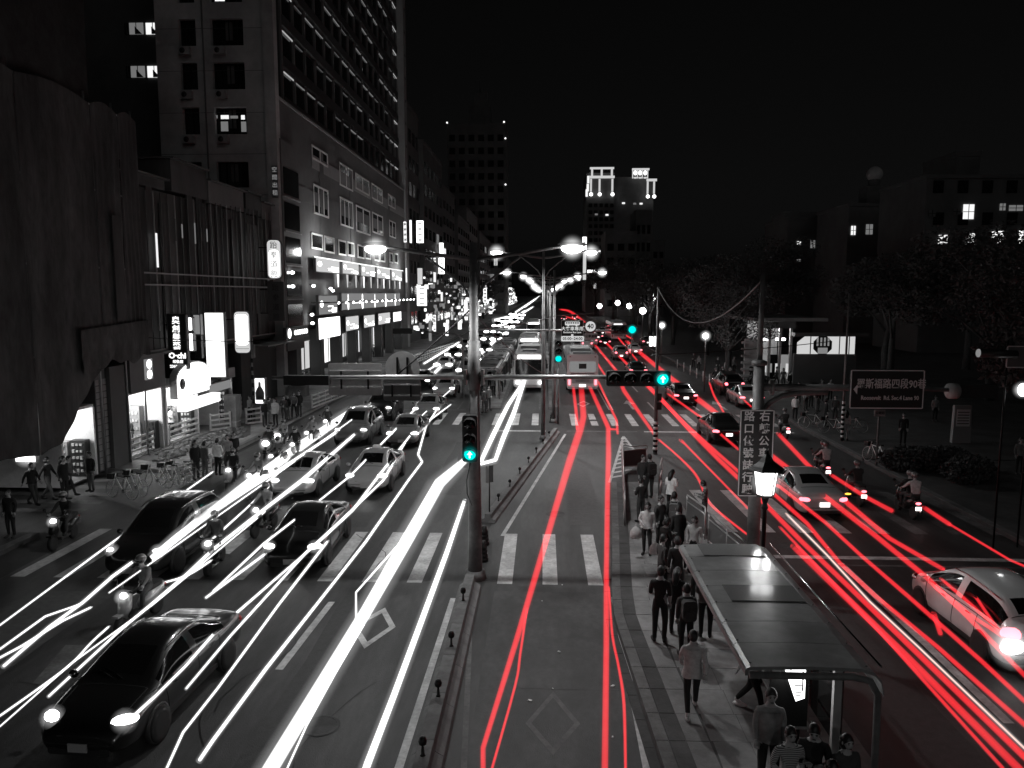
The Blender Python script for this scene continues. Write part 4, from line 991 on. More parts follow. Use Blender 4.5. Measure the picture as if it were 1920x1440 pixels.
# torn banner below the net
def P(s, t): return Vector((.2, -6.2 + 5.4 * s, 6.5 + .25 * s - t * (1.7 + .12 * math.sin(s * 11) + .1 * math.sin(s * 27)))), Vector((1, 0, 0))
cloth_sheet('hanging_tarpaulin', P, 24, 12, folds(9, .05, 6), 'shroud', sh)
# small glaring work light on the net
wl = tag(empty('light_box', FY(50, 856, 28)), 'small glaring light box under the edge of the netting', 'lamp')
MB().box(0, 0, 0, .8, .14, .42).build('case', 'sign_mid', wl); MB().box(0, -.08, 0, .74, .02, .36).build('face', 'sign_hot', wl); halo('glow', .5, wl, (0, 0, 0), 'halo_w')
point('box_light', (.1, -.6, .1), 30, .2, wl)

# --- open shop fronts along the pavement
def shopfront(y0, y1, zh, label, back='sign_lit', depth=3.2, fascia=True, stock=8, fm='sign_grey', fh=1.0, power=60):
    r = tag(empty('shop', (XF + .6, (y0 + y1) / 2, .14)), label, 'shop'); L = y1 - y0
    lb('floor', -depth, -L / 2, 0, 0, L / 2, .04, 'paver', r)
    lb('back_wall', -depth - .1, -L / 2, 0, -depth, L / 2, zh, 'white_paint', r)
    lb('ceiling', -depth, -L / 2, zh, .0, L / 2, zh + .12, 'white_paint', r)
    for s in (-1, 1): lb('side_wall', -depth, s * L / 2 - .06, 0, 0, s * L / 2 + .06, zh - .01, 'white_paint', r)
    for k in range(3): MB().box(-depth * (.25 + .27 * k), 0, zh - .05, .16, L * .85, .05).build('ceiling_light', 'shop_lit', r)
    q = random.Random(int(y0 * 10))
    for k in range(stock):
        y = -L / 2 + .4 + (L - .8) * k / (stock - 1); hx = q.uniform(.9, 2.2)
        sh_ = MB().box(-depth + .35, y, hx / 2 + .04, .45, (L - .8) / stock * .86, hx).build('shelf_unit', ('cloth_mid', 'sign_dark', 'sign_grey', 'white_paint')[q.randrange(4)], r)
        g_ = MB()
        for j in range(4):
            for i_ in range(3):
                g_.box(-depth + .62, y + (i_ - 1) * .16, .3 + j * hx * .22, .06, .1, .14 * q.uniform(.6, 1.3), 0)
        g_.build('goods', ('sign_dark', 'cloth_grey', 'cloth_light')[q.randrange(3)], sh_)
    for k in range(4):
        hx = q.uniform(1.2, 2.3); f_ = MB().box(-depth * (.15 + .24 * k), L / 2 - .35, hx / 2 + .04, depth * .2, .4, hx).build('shelf_unit', ('sign_dark', 'cloth_mid', 'sign_grey')[k % 3], r); g_ = MB()
        for j in range(5):
            for i_ in range(3): g_.box(-depth * (.15 + .24 * k) + (i_ - 1) * .17, L / 2 - .58, .3 + j * hx * .18, .1, .06, .13 * q.uniform(.6, 1.4))
        g_.build('goods', ('cloth_light', 'sign_dark', 'cloth_white')[q.randrange(3)], f_)
    for k in range(3):
        y = q.uniform(-L / 2 + .6, L / 2 - .6); MB().box(-depth * .5, y, .5, .7, .9, .9).build('counter', 'cloth_mid' if k else 'sign_dark', r)
    if fascia:
        MB().box(.12, 0, zh + fh / 2 + .1, .22, L, fh).build('fascia', fm, r)
    point('shop_light', (-depth * .35, 0, zh - .5), power, .5, r)
    return r
shopfront(FX(118, 850, XF + .6).y, FX(178, 810, XF + .6).y, 3.0, 'glowing shop of small goods under the lifted netting', fascia=False, fh=.5, power=110)
s1 = shopfront(FX(238, 830, XF + .6).y + .2, FX(306, 790, XF + .6).y, 3.1, 'brightly lit open shop below the plain grey fascia', fm='office_wall', fh=1.7, power=230)
MB().box(.25, 0, 4.2, .04, .75, 1.0).build('fascia_emblem', 'sign_lit3', s1)
for zz in (4.45, 3.95): MB().lathe([(.22, 0), (.22, .03)], n=14, mx=Matrix.Translation((.28, 0, zz)) @ Matrix.Rotation(R(90), 4, 'Y')).build('emblem_letter', 'sign_hot', s1)
s2 = shopfront(FX(314, 800, XF + .6).y, FX(372, 780, XF + .6).y, 3.0, 'brilliant white shop under the arched glaring sign', power=300, fascia=False)
shopfront(FX(410, 760, XF + .6).y, FX(436, 750, XF + .6).y, 2.6, 'narrow lit shop with a bright doorway beyond the stone pillar', power=25, stock=3, fh=.6)
b = MB()
tw = tag(empty('tiled_pillar', (XF + .5, FX(210, 850, XF + .5).y, .14)), 'square pillar clad in small tiles between two lit shops', 'pillar')
lb('core', -.7, -1.0, 0, -.02, 1.0, 4.6, 'sign_mid', tw)
tile = MB().box(0, 0, 0, .025, .24, .24).mesh('tile', 'office_col')
for i in range(7):
    for j in range(14): place('tile', tile, tw, (.0, -.86 + i * .285, .2 + j * .29))
tile2 = MB().box(0, 0, 0, .24, .025, .24).mesh('tile', 'office_wall')
dp = tag(empty('shop_pillar', (XF + .7, FX(232, 860, XF + .7).y, .14)), 'dark wide pillar between the tiled pillar and the lit shop', 'pillar'); lb('shaft', -1.0, -.75, 0, 0, .55, 4.6, 'black_wall', dp)

# --- old shop row with corrugated cladding
rw = tag(empty('shop_row_building', (XF, 37.2, .14)), 'old low shop row clad in dark vertical metal sheets', 'building'); LR = 20.8
lb('wall', -12, .05, 4.6, -.32, LR, 13.2, 'shop_wall', rw)
q = random.Random(5)
y = .1
while y < LR - .4:
    w_ = q.uniform(.45, .95); z0 = 4.9 + q.uniform(-.1, .1); z1 = q.choice((8.2, 12.6, 13.2, 13.4)); o_ = q.uniform(-.02, .06)
    MB().box(-.28 + o_, y + w_ / 2, (z0 + z1) / 2, .07, w_ - .05, z1 - z0).build('metal_sheet', ('corrugated', 'shop_wall', 'corrugated', 'far_wall')[q.randrange(4)], rw)
    if z1 < 9:
        MB().box(-.3, y + w_ / 2, 10.9, .05, w_ - .06, 4.6).build('metal_sheet', 'corrugated', rw)
    y += w_
for k in range(26): MB().box(-.18, .5 + k * .78, 9.4 + .03 * k, .05, .05, 7.2).build('batten', 'sign_mid' if k % 3 else 'sign_grey', rw)
for z in (8.3, 8.9, 4.9): MB().box(-.12, LR / 2, z, .1, LR - .5, .08).build('ledge', 'sign_grey', rw)
# parapet pieces, roof huts
for (ya, yb, z0, z1, m) in ((.5, 4.2, 13.3, 13.8, 'shop_wall'), (5, 9.5, 13.4, 15.1, 'shop_wall'), (9.7, 15.2, 13.3, 14.6, 'office_wall'), (15.6, 18.5, 13.3, 14.7, 'shop_wall'), (18.6, 20.6, 13.2, 14.3, 'office_wall')):
    lb('roof_hut', -4, ya, z0, -.2, yb, z1, m, rw); lb('hut_roof', -4.2, ya - .15, z1 + .01, .05, yb + .15, z1 + .1, 'sign_mid', rw)
a = FX(296, 445, XF + .1)
MB().box(.02, a.y - 37.2, a.z - .8, .03, .16, 1.75).build('lit_slot_window', 'window_lit', rw)
for k in range(7):
    MB().box(-.1, 5.0 + k * .8, 11.3, .03, .1, 1.2 - .5 * abs(math.sin(k * 2.1))).build('dim_window_pane', 'window_dim' if k % 2 else 'sign_mid', rw)
lb('awning', -.2, .2, 4.75, .25, 8.5, 4.85, 'sign_mid', rw)
lb('awning', -.2, 15, 4.2, 1.2, LR, 4.3, 'sign_mid', rw)
lb('ground_wall', -6, 13.9, 0, -.3, LR, 4.2, 'shop_wall', rw)
# --- projecting signs (facing the camera)
def ysign(u0, u1, v0, v1, Y, m, name, label, th=.3, rounded=.06, arm=True, cat='sign'):
    a = FY(u0, v0, Y); b = FY(u1, v1, Y); r = tag(empty(name, ((a.x + b.x) / 2, Y, (a.z + b.z) / 2)), label, cat)
    w_, h_ = b.x - a.x, a.z - b.z
    MB().rbox(0, th / 2, 0, w_, th, h_, rounded, axis='y').build('case', 'sign_mid', r)
    MB().rbox(0, -.015, 0, w_ - .1, .02, h_ - .1, max(.02, rounded - .03), axis='y').build('face', m, r)
    if arm:
        for z in (.3, -.3): MB().box(-w_ / 2 - .3, th / 2, h_ * z, .6, .06, .06).build('bracket', 'black_iron', r)
    return r, w_, h_
r, w_, h_ = ysign(312, 353, 588, 693, 40.5, 'sign_dark', 'salon_sign', 'black vertical sign with white characters and O-chi 2369-0186')
for i, ch in enumerate('奧創髮藝'): text(ch, .43, 'sign_lit', r, (-.02, -.04, h_ / 2 - .38 - .45 * i), bold=.006)
text('O·chi', .42, 'sign_lit', r, (-.02, -.04, -h_ / 2 + .74), bold=.015); text('印象店', .19, 'sign_lit', r, (0, -.04, -h_ / 2 + .42), bold=.004); text('2369-0186', .21, 'sign_lit', r, (0, -.04, -h_ / 2 + .17), bold=.005)
r, w_, h_ = ysign(382, 425, 585, 708, 43.5, 'sign_lit', 'tall_lit_sign', 'tall glaring lit sign with washed out characters', rounded=.05)
for k in range(5): MB().ball((0, 0, 0), (.34, .03, .24), n=10).build('washed_out_character', 'sign_hot', r, (rnd.uniform(-.1, .15), -.04, h_ * (.38 - .19 * k)))
r, w_, h_ = ysign(437, 471, 583, 663, 46, 'sign_lit2', 'rounded_lit_sign', 'rounded upright lit sign with a glowing middle', rounded=.25)
MB().rbox(0, -.04, .15, .75, .02, h_ * .72, .2, axis='y').build('glowing_patch', 'sign_hot', r); MB().box(0, -.05, -h_ / 2 + .3, .8, .02, .02).build('rule', 'letter_black', r)
for k in range(3): MB().rbox(.1 * (k - 1), -.055, .2 + .45 * (k - 1), .3, .012, .1, .03, axis='y').build('washed_out_character', 'sign_lit', r)
r, w_, h_ = ysign(499, 529, 449, 523, 54, 'sign_lit2', 'dojo_sign', 'rounded upright lit sign with four dark characters on the tower corner', rounded=.3)
MB().rbox(0, -.03, -.3, w_ * .72, .02, h_ * .7, .25, axis='y').build('glowing_patch', 'sign_lit', r)
for i, ch in enumerate('跆拳道館'): text(ch, .52, 'letter_black', r, (0, -.06, h_ / 2 - .42 - .66 * i))
r, w_, h_ = ysign(501, 534, 528, 602, 54.2, 'sign_mid', 'unlit_sign', 'unlit upright sign below the rounded sign with dark characters', rounded=.04)
for i, ch in enumerate('跆拳道館'): text(ch, .5, 'sign_dark', r, (0, -.04, h_ / 2 - .45 - .68 * i))
r, w_, h_ = ysign(251, 268, 640, 697, 38.5, 'sign_dark', 'narrow_sign', 'narrow black sign with white strokes at the netting edge', rounded=.02)
for i, ch in enumerate('八刀合'): text(ch, .48, 'sign_lit', r, (-.08, -.04, h_ / 2 - .3 - .55 * i), bold=.01)
r, w_, h_ = ysign(349, 362, 594, 621, 42, 'sign_hot', 'small_lit_sign', 'small lit sign behind the black salon sign', rounded=.08)
r, w_, h_ = ysign(352, 364, 624, 659, 42.4, 'sign_hot', 'small_lit_sign', 'lower small lit sign wedged beside the black salon sign', rounded=.05)
r, w_, h_ = ysign(361, 377, 589, 628, 43, 'sign_lit3', 'grey_sign', 'plain grey sign between the salon sign and the glaring sign', rounded=.02)
r, w_, h_ = ysign(364, 379, 629, 672, 43.2, 'sign_dark', 'dark_sign', 'dark sign under the plain grey sign', rounded=.02)
a = FX(330, 700, XF + .8)
ah = tag(empty('arched_sign', (XF + .9, (FX(329, 700, XF + .9).y + FX(395, 700, XF + .9).y) / 2, FX(360, 715, XF + .9).z)), 'glaring arched shop sign over the brilliant white shop', 'sign')
Lh = (FX(395, 700, XF + .9).y - FX(329, 700, XF + .9).y) / 2
pts = [(-Lh, -.75), (Lh, -.75)] + [(Lh * math.cos(R(180) * k / 10) if k else Lh, .25 + .85 * math.sin(R(180) * k / 10)) for k in range(11)]
n = len(pts); MB().add([(0, y_, z_) for y_, z_ in pts] + [(-.35, y_, z_) for y_, z_ in pts], [list(range(n)), [n + i for i in range(n)][::-1]] + [(i, n + i, n + (i + 1) % n, (i + 1) % n) for i in range(n)]).build('case', 'sign_grey', ah)
MB().add([(.02, y_ * .95, z_ * .93) for y_, z_ in pts], [list(range(n))]).build('face', 'sign_hot', ah)
MB().lathe([(.3, 0), (.3, .03)], n=16, mx=Matrix.Translation((.05, -Lh * .72, 0)) @ Matrix.Rotation(R(90), 4, 'Y')).build('logo', 'sign_dark', ah)
MB().box(.25, 0, -1.15, .5, Lh * 2, .5).build('awning', 'sign_lit', ah)
r, w_, h_ = xsign(390, 432, 715, 735, XF + .9, 'sign_lit3', 'shop_fascia', 'plain pale fascia beyond the arched sign')
r, w_, h_ = xsign(536, 578, 612, 634, XF + .8, 'sign_dark', 'lit_word_sign', 'dark fascia with glowing white lettering at the near office corner')
for k in range(6): MB().ball((0, 0, 0), (.03, w_ * .055, h_ * .22), n=10).build('glowing_letter', 'sign_hot', r, (.05, -w_ * .12 + k * w_ * .1, 0))
MB().ball((0, 0, 0), (.03, w_ * .07, h_ * .42), n=10).build('glowing_logo', 'sign_hot', r, (.05, -w_ * .38, 0))
# poster in light frame near the pillar, and pillar cabinet
r, w_, h_ = ysign(476, 499, 708, 758, 46.5, 'sign_lit', 'poster_box', 'upright lit poster with a dark bottle shape by the pavement', arm=False)
b = MB(); b.lathe([(.26, -.55), (.28, -.1), (.2, .1), (.08, .3), (.07, .55), (0, .56)], n=12, sy=.1, c=(0, -.05, 0)); b.build('bottle_print', 'sign_mid', r)
st_ = tag(empty('stone_gatepost', G(437, 805) + Vector((0, 0, .14))), 'pale stone gatepost at the end of the white railing', 'post')
MB().box(0, 0, .9, .7, .7, 1.8).build('shaft', 'concrete', st_); MB().box(0, 0, 1.86, .8, .8, .12).build('cap', 'concrete', st_); MB().box(0, 0, .36, .76, .76, .06).build('band', 'sign_grey', st_)
kp = tag(empty('striped_pole', (FX(457, 800, -19.2).x + 1.6, 46, .14)), 'tall thin pole with striped foot among the shop signs', 'pole')
hh = FY(455, 570, 46).z
MB().tube([(0, 0, 0), (0, 0, hh)], [.07, .045], n=8).build('shaft', 'pole_grey', kp)
for k in range(9): MB().tube([(0, 0, .2 + k * .5), (0, 0, .45 + k * .5)], .09, n=8).build('black_band', 'black_iron', kp)
MB().box(.1, 0, 4.4, .2, .2, .8).build('control_box', 'pole_grey', kp)

# --- facades further along, each its own building with windows
def slab(x0, x1, y0, y1, H, label, m='far_wall', rows_=0, cols_=0, face='x', lit=0.0, seed=0, name='building', xface=None):
    r = tag(empty(name, ((x0 + x1) / 2, y0, 0)), label, 'building'); cx = (x0 + x1) / 2
    lb('wall', x0 - cx, 0, 0, x1 - cx, y1 - y0, H, m, r); q = random.Random(seed)
    lb('parapet', x0 - cx - .1, -.1, H, x1 - cx + .1, y1 - y0 + .1, H + .7, m, r)
    if rows_:
        st = H / (rows_ + 1)
        if 'x' in face:      # side towards the avenue
            sx_ = (x1 - cx + .02) if x1 < 0 else (x0 - cx - .02); cw = (y1 - y0) / cols_
            me = MB().box(0, 0, 0, .04, cw * .62, st * .5).mesh('window', 'win_dark')
            for i in range(rows_):
                for j in range(cols_):
                    o_ = place('window', me, r, (sx_, (j + .5) * cw, st * (i + 1)))
                    if q.random() < lit: remat(o_, 0, q.choice(('window_dim', 'window_lit')))
        if 'y' in face:
            nc = max(3, int((x1 - x0) / 3.4)); cw = (x1 - x0) / nc; me = MB().box(0, 0, 0, cw * .6, .04, st * .5).mesh('window', 'win_dark')
            for i in range(rows_):
                for j in range(nc):
                    o_ = place('window', me, r, (x0 - cx + (j + .5) * cw, -.02, st * (i + 1)))
                    if q.random() < lit: remat(o_, 0, q.choice(('window_dim', 'window_lit')))
    return r
ys_ = [115.2, 133, 158, 186, 215, 250, 300, 360, 440]
hs_ = [36.5, 33, 30, 26, 31, 27, 30, 26, 28]
lbs = ['first', 'second', 'third', 'fourth', 'fifth', 'sixth', 'seventh', 'eighth', 'last']
for i, y0 in enumerate(ys_):
    y1 = (ys_ + [520])[i + 1] - .4
    slab(-38, XF - (.3 if i % 2 else 1.0), y0, y1, hs_[i], '%s dark block beyond the tall office building on the sign lined side' % lbs[i], rows_=8 if i < 4 else 6, cols_=5, face='xy' if i < 3 else 'x', lit=.03, seed=i, m='far_wall' if i % 2 else 'black_wall')
ht = slab(-36.5, -14.5, 300, 325, 71, 'broad dark high-rise with a stepped rooftop tower', rows_=14, cols_=4, face='y', lit=.02, seed=5, m='far_wall', name='high_rise')
lb('rooftop_tower', -3.5, 4, 71.8, 5, 12, 79, 'far_wall', ht); lb('rooftop_tower', -1.8, 5, 79.01, 4, 11, 84, 'black_wall', ht); MB().tube([(1, 8, 84), (1, 8, 89)], .3).build('antenna', 'far_wall', ht)
for (x_, z_) in ((-11, 71.9), (10.5, 72), (11.02, 66), (11.05, 49)): MB().ball((0, 0, 0), .35, n=6).build('warning_lamp', 'sign_lit', ht, (x_, -.2, z_))
# floodlit crown tower
ct_ = tag(empty('crown_tower', (33, 330, 0)), 'distant tower with floodlit columns round its crown', 'building')
def cpx(u, v): p = FY(u, v, 330); return p.x - 33, p.z
xa, zt2 = cpx(1100, 322); xb, _ = cpx(1228, 322); xm, _ = cpx(1152, 322)
lb('wall', xa, 0, 0, xm, 26, zt2 - .5, 'far_wall', ct_)
lb('wall', xm + .01, 1.5, 0, xb - 3.4, 26, zt2 - 2, 'black_wall', ct_)
lb('wall', xb - 3.39, 3, 0, xb, 26, cpx(1228, 338)[1], 'black_wall', ct_)
def flood(u, v0, v1, wd=2.0, m='sign_lit'):
    x_, z0 = cpx(u, v0); _, z1 = cpx(u, v1); MB().box(x_, -.9, (z0 + z1) / 2, wd / 2.2, .8, z0 - z1).build('column', m, ct_)
def fband(u0, u1, v, h=.8, m='sign_lit2', dy=-.7):
    x0, z = cpx(u0, v); x1, _ = cpx(u1, v); MB().box((x0 + x1) / 2, dy, z, x1 - x0, 1.2, h).build('cornice', m, ct_)
fband(1106, 1151, 316, .7); fband(1104, 1152, 332.5, .9); fband(1185, 1217, 318, .7); fband(1212, 1231, 338, .9)
for u in (1110, 1128, 1147): flood(u, 318, 331, 1.7, 'sign_lit2')
for u in (1108, 1124, 1148):
    flood(u, 336, 360, 1.6, 'window_lit' if u == 1200 else 'sign_lit2'); x_, z_ = cpx(u, 365); MB().ball((0, 0, 0), (.75, .6, .75), n=10).build('floodlight', 'sign_hot', ct_, (x_, -1.2, z_))
for u in (1214, 1226):
    flood(u, 341, 364, 1.5, 'sign_lit2'); x_, z_ = cpx(u, 369); MB().ball((0, 0, 0), (.75, .6, .75), n=10).build('floodlight', 'sign_hot', ct_, (x_, -1.2, z_))
for u in (1186, 1195, 1204, 1214):
    flood(u, 319, 335, .8, 'sign_lit2')
for u in (1190.5, 1199.5, 1209): x_, z_ = cpx(u, 325); MB().ball((0, 0, 0), (.8, .8, 1.0), n=12).build('round_window', 'sign_lit', ct_, (x_, -1.2, z_)); x_, z_ = cpx(u, 334); MB().ball((0, 0, 0), (.8, .6, .4), n=8).build('floodlight', 'sign_lit2', ct_, (x_, -1.2, z_))
for (u, v) in ((1103, 337), (1102, 352), (1100, 362)): x_, z_ = cpx(u, v); MB().box(x_, -.3, z_, .9, .5, 3).build('side_light', 'window_lit', ct_)
for (u, v, m) in ((1169, 381, 'window_lit'), (1190, 382, 'window_dim'), (1202, 382, 'window_lit'), (1138, 403, 'window_lit'), (1118, 402, 'window_dim'), (1124, 471, 'window_lit'), (1193, 490, 'window_lit')):
    x_, z_ = cpx(u, v); MB().box(x_, -.2, z_, 1.2, .3, .7).build('lit_pane', m, ct_)
for i in range(9):
    for j in range(5):
        x_, z_ = cpx(1107 + j * 10, 385 + i * 13); MB().box(x_, -.1, z_, 1.5, .14, 1.5).build('window', 'win_dark', ct_)
for k, (u0, u1, v) in enumerate(((1100, 1160, 440), (1160, 1190, 400), (1182, 1218, 455), (1168, 1185, 470))):
    x0, z = cpx(u0, v); x1, _ = cpx(u1, v); slab(33 + x0 * .8, 33 + x1 * .8, 268 + 3 * k, 290, 8 + (550 - v) / 1450 * 268, 'lower dark block %s in front of the floodlit tower' % ('broad and nearest', 'tall and narrow', 'pale with flat top', 'small and stepped')[k], m='far_wall', rows_=5, cols_=3, face='y', lit=.02, seed=40 + k)

# --- campus side: dark buildings with some lit windows
def campus(u0, u1, v0, Y, label, wins, m='black_wall', grid=None):
    a = FY(u0, v0, Y); b = FY(u1, v0, Y); r = tag(empty('campus_building', ((a.x + b.x) / 2, Y, 0)), label, 'building'); cx = (a.x + b.x) / 2
    lb('wall', a.x - cx, 0, 0, b.x - cx, 14, a.z, m, r); lb('parapet', a.x - cx - .2, -.2, a.z + .01, b.x - cx + .2, 14, a.z + .5, m, r)
    for (u, v, w_, h_, mm) in wins:
        p = FY(u, v, Y - .1); wd, hd = w_ * Y / F, h_ * Y / F
        o_ = MB().box(0, 0, 0, wd, .06, hd).build('window', mm, r, (p.x - cx, -.1, p.z)); MB().box(0, -.05, 0, wd, .03, .08).box(0, -.05, 0, .08, .03, hd).build('window_frame', 'black_iron', o_)
    if grid:
        for (gu0, gu1, gn, gv0, gv1, gm) in grid:
            for i in range(gn):
                for j in range(gm):
                    p = FY(gu0 + (gu1 - gu0) * i / max(1, gn - 1), gv0 + (gv1 - gv0) * j / max(1, gm - 1), Y - .1); MB().box(p.x - cx, -.08, p.z, 18 * Y / F, .06, 22 * Y / F).build('window', 'win_dark', r)
    return r
campus(1738, 2080, 335, 105, 'dark campus building with five lit windows above the trees', [(1816, 397, 19, 26, 'window_lit'), (1768, 449, 16, 16, 'window_lit'), (1820, 448, 15, 20, 'window_lit'), (1870, 446, 20, 24, 'sign_lit'), (1918, 447, 14, 28, 'sign_lit'), (1918, 500, 14, 18, 'window_lit'), (1880, 388, 10, 12, 'window_dim'), (1905, 390, 24, 10, 'window_dim'), (1748, 400, 12, 12, 'sign_mid'), (1794, 397, 12, 10, 'sign_mid')], m='black_wall', grid=[(1760, 1990, 6, 350, 470, 3)])
lb_t = slab(FY(1794, 300, 118).x, FY(1838, 300, 118).x, 118, 128, FY(1800, 293, 118).z, 'dark stair tower on the roof of the campus building', m='black_wall')
campus(1592, 1712, 387, 125, 'unlit campus building below the round water tank', [(1600, 432, 8, 16, 'window_lit'), (1630, 430, 12, 18, 'window_dim'), (1666, 424, 5, 5, 'window_dim'), (1708, 424, 7, 18, 'window_dim')])
wt = tag(empty('water_tank_tower', (FY(1645, 325, 130).x, 131, 0)), 'round water tank on a column above the campus roofs', 'water tower')
zz = FY(1645, 325, 130).z
MB().tube([(0, 0, 0), (0, 0, zz)], .9, n=10).build('column', 'black_wall', wt); MB().ball((0, 0, 0), 1.25, n=18).build('tank', 'tower_wall', wt, (0, 0, zz)); MB().box(0, 0, zz - 3.6, 3.4, 3.4, 3).build('block', 'black_wall', wt)
campus(1478, 1586, 412, 140, 'low dark building with three small lit windows', [(1498, 456, 7, 7, 'window_lit'), (1524, 458, 8, 14, 'window_dim'), (1550, 493, 7, 15, 'sign_lit'), (1497, 488, 8, 4, 'window_dim')])
lb('roof_block', -5, 2, FY(1500, 395, 140).z - 3.2, 2, 10, FY(1500, 395, 140).z, 'black_wall', bpy.data.objects['campus_building.002'])

# --- station kiosk and lit wall with the octagon window
YK = 70
k0 = FY(1432, 690, YK); ks = tag(empty('kiosk_building', (k0.x, YK, .14)), 'lit glass station entrance under a broad flat roof', 'building')
def kx(u, v): p = FY(u, v, YK); return p.x - k0.x, p.z
xa, zr = kx(1420, 598); xb, _ = kx(1530, 598); x1, z1 = kx(1424, 612); x2, _ = kx(1484, 612)
MB().prism([(xa - .5, -1.0), (xb + .5, -1.6), (xb, 9), (xa - 1, 9)], zr - .3, zr).build('roof', 'office_wall', ks)
lb('back_wall', x1, 4, 0, x2, 4.2, zr - .4, 'sign_grey', ks); lb('beam', x1 - .2, -.3, z1 - .3, x2 + .3, .1, zr - .35, 'sign_mid', ks)
for x_ in (x1, x1 + (x2 - x1) * .33, x1 + (x2 - x1) * .66, x2): MB().box(x_, 0, (z1) / 2, .22, .22, z1).build('column', 'sign_grey', ks)
for (u0, u1) in ((1426, 1448), (1460, 1477)):
    a_, zz1 = kx(u0, 640); b_, _ = kx(u1, 640); MB().box((a_ + b_) / 2, .8, zz1, b_ - a_, .3, .2).build('tube_light', 'headlight', ks)
for k in range(3):
    x_ = x1 + (x2 - x1) * (.17 + .33 * k); MB().box(x_, .15, 1.3, (x2 - x1) * .3, .04, 2.2).build('glass_pane', 'win_dark' if k == 1 else 'sign_lit3', ks)
    for j in range(2): MB().box(x_ - .4 + .8 * j, .1, 1.2, .5, .03, .8).build('notice', 'sign_lit2' if j else 'sign_lit3', ks)
point('kiosk_light', ((x1 + x2) / 2, 1.2, z1 - .5), 260, .3, ks)
xs0, _ = kx(1397, 650); MB().box(xs0 + .5, 0, 2.0, 1.1, .3, 3.6).build('stair_wall', 'sign_grey', ks)
for k in range(6): MB().box(xs0 + .4, -.2, .5 + .6 * k, 1.5, .3, .2).build('louvre', 'sign_grey', ks)
lw = tag(empty('lit_wall', (FY(1545, 650, 66).x, 66, .14)), 'long glowing white wall panel with an octagonal window', 'wall')
wx0, wz1 = FY(1495, 634, 66).x - lw.location.x, FY(1495, 634, 66).z; wx1, wz0 = FY(1602, 667, 66).x - lw.location.x, FY(1602, 667, 66).z
MB().add([(wx0, 0, wz0), (wx1, 0, wz0), (wx1, 0, wz1), (wx0 + .6, 0, wz1), (wx0, 0, wz1 - .5)], [(0, 1, 2, 3, 4)]).build('glowing_panel', 'sign_lit2', lw)
ox = FY(1542, 650, 66).x - lw.location.x; oz = (wz0 + wz1) / 2
MB().lathe([(.82, 0), (.82, .08)], n=8, smooth=False, mx=Matrix.Translation((ox, 0, oz)) @ Matrix.Rotation(R(90), 4, 'X') @ Matrix.Rotation(R(22.5), 4, 'Z')).build('octagon_window', 'sign_dark', lw)
for k in range(4): MB().box(ox - .45 + .3 * k, -.1, oz + .3, .14, .03, .7).build('window_bar', 'sign_lit3', lw)
MB().box(ox, -.1, oz - .45, .8, .03, .5).build('bench_back', 'sign_lit3', lw)
for xx in (wx0 + 1.1, wx1 - 1.3, wx1 - .5): MB().box(xx, -.06, oz, .07, .05, wz1 - wz0).build('mullion', 'sign_dark', lw)
lb('base', wx0 - .2, .05, 0, wx1 + .2, .4, wz0, 'black_wall', lw)
lb('coping', wx0 - .3, -.3, wz1 + .02, wx1 + 1, .6, wz1 + .3, 'sign_mid', lw)
# notice pillar and post with a plaque on the right pavement
p = G(1800, 830, .14); np_ = tag(empty('notice_pillar', (p.x, p.y, .14)), 'pale slab shaped notice pillar in the dark park', 'sign')
MB().box(0, 0, 1.0, .95, .25, 2.0, taper=.92).build('slab', 'sign_grey', np_); MB().box(0, -.15, 1.35, .7, .02, .9).build('notice', 'letter_grey', np_)
for k in range(5): MB().box(0, -.165, 1.05 + k * .15, .6, .008, .05).build('text_line', 'sign_mid', np_)
p = G(1643, 873, .14); pp = tag(empty('plaque_post', (p.x, p.y, .14)), 'thin post with a small plaque below the street name sign', 'sign'); ph = FY(1643, 770, p.y).z - .14
MB().tube([(0, 0, 0), (0, 0, ph)], .05).build('post', 'pole_grey', pp); MB().box(0, -.06, ph - .1, .5, .03, .3).build('plaque', 'sign_grey', pp); text('公車站', .14, 'letter_black', pp, (0, -.08, ph - .1))
# lit pillars far along the right pavement
for i, (u0, u1, v0, v1, Y) in enumerate(((1217, 1224, 630, 650, 92), (1225, 1231, 630, 650, 92))):
    ysign(u0, u1, v0, v1, Y, 'sign_hot', 'lit_pillar', ['glaring upright light box, nearer the road, under the trees', 'glaring upright light box, nearer the park, under the trees'][i], arm=False)
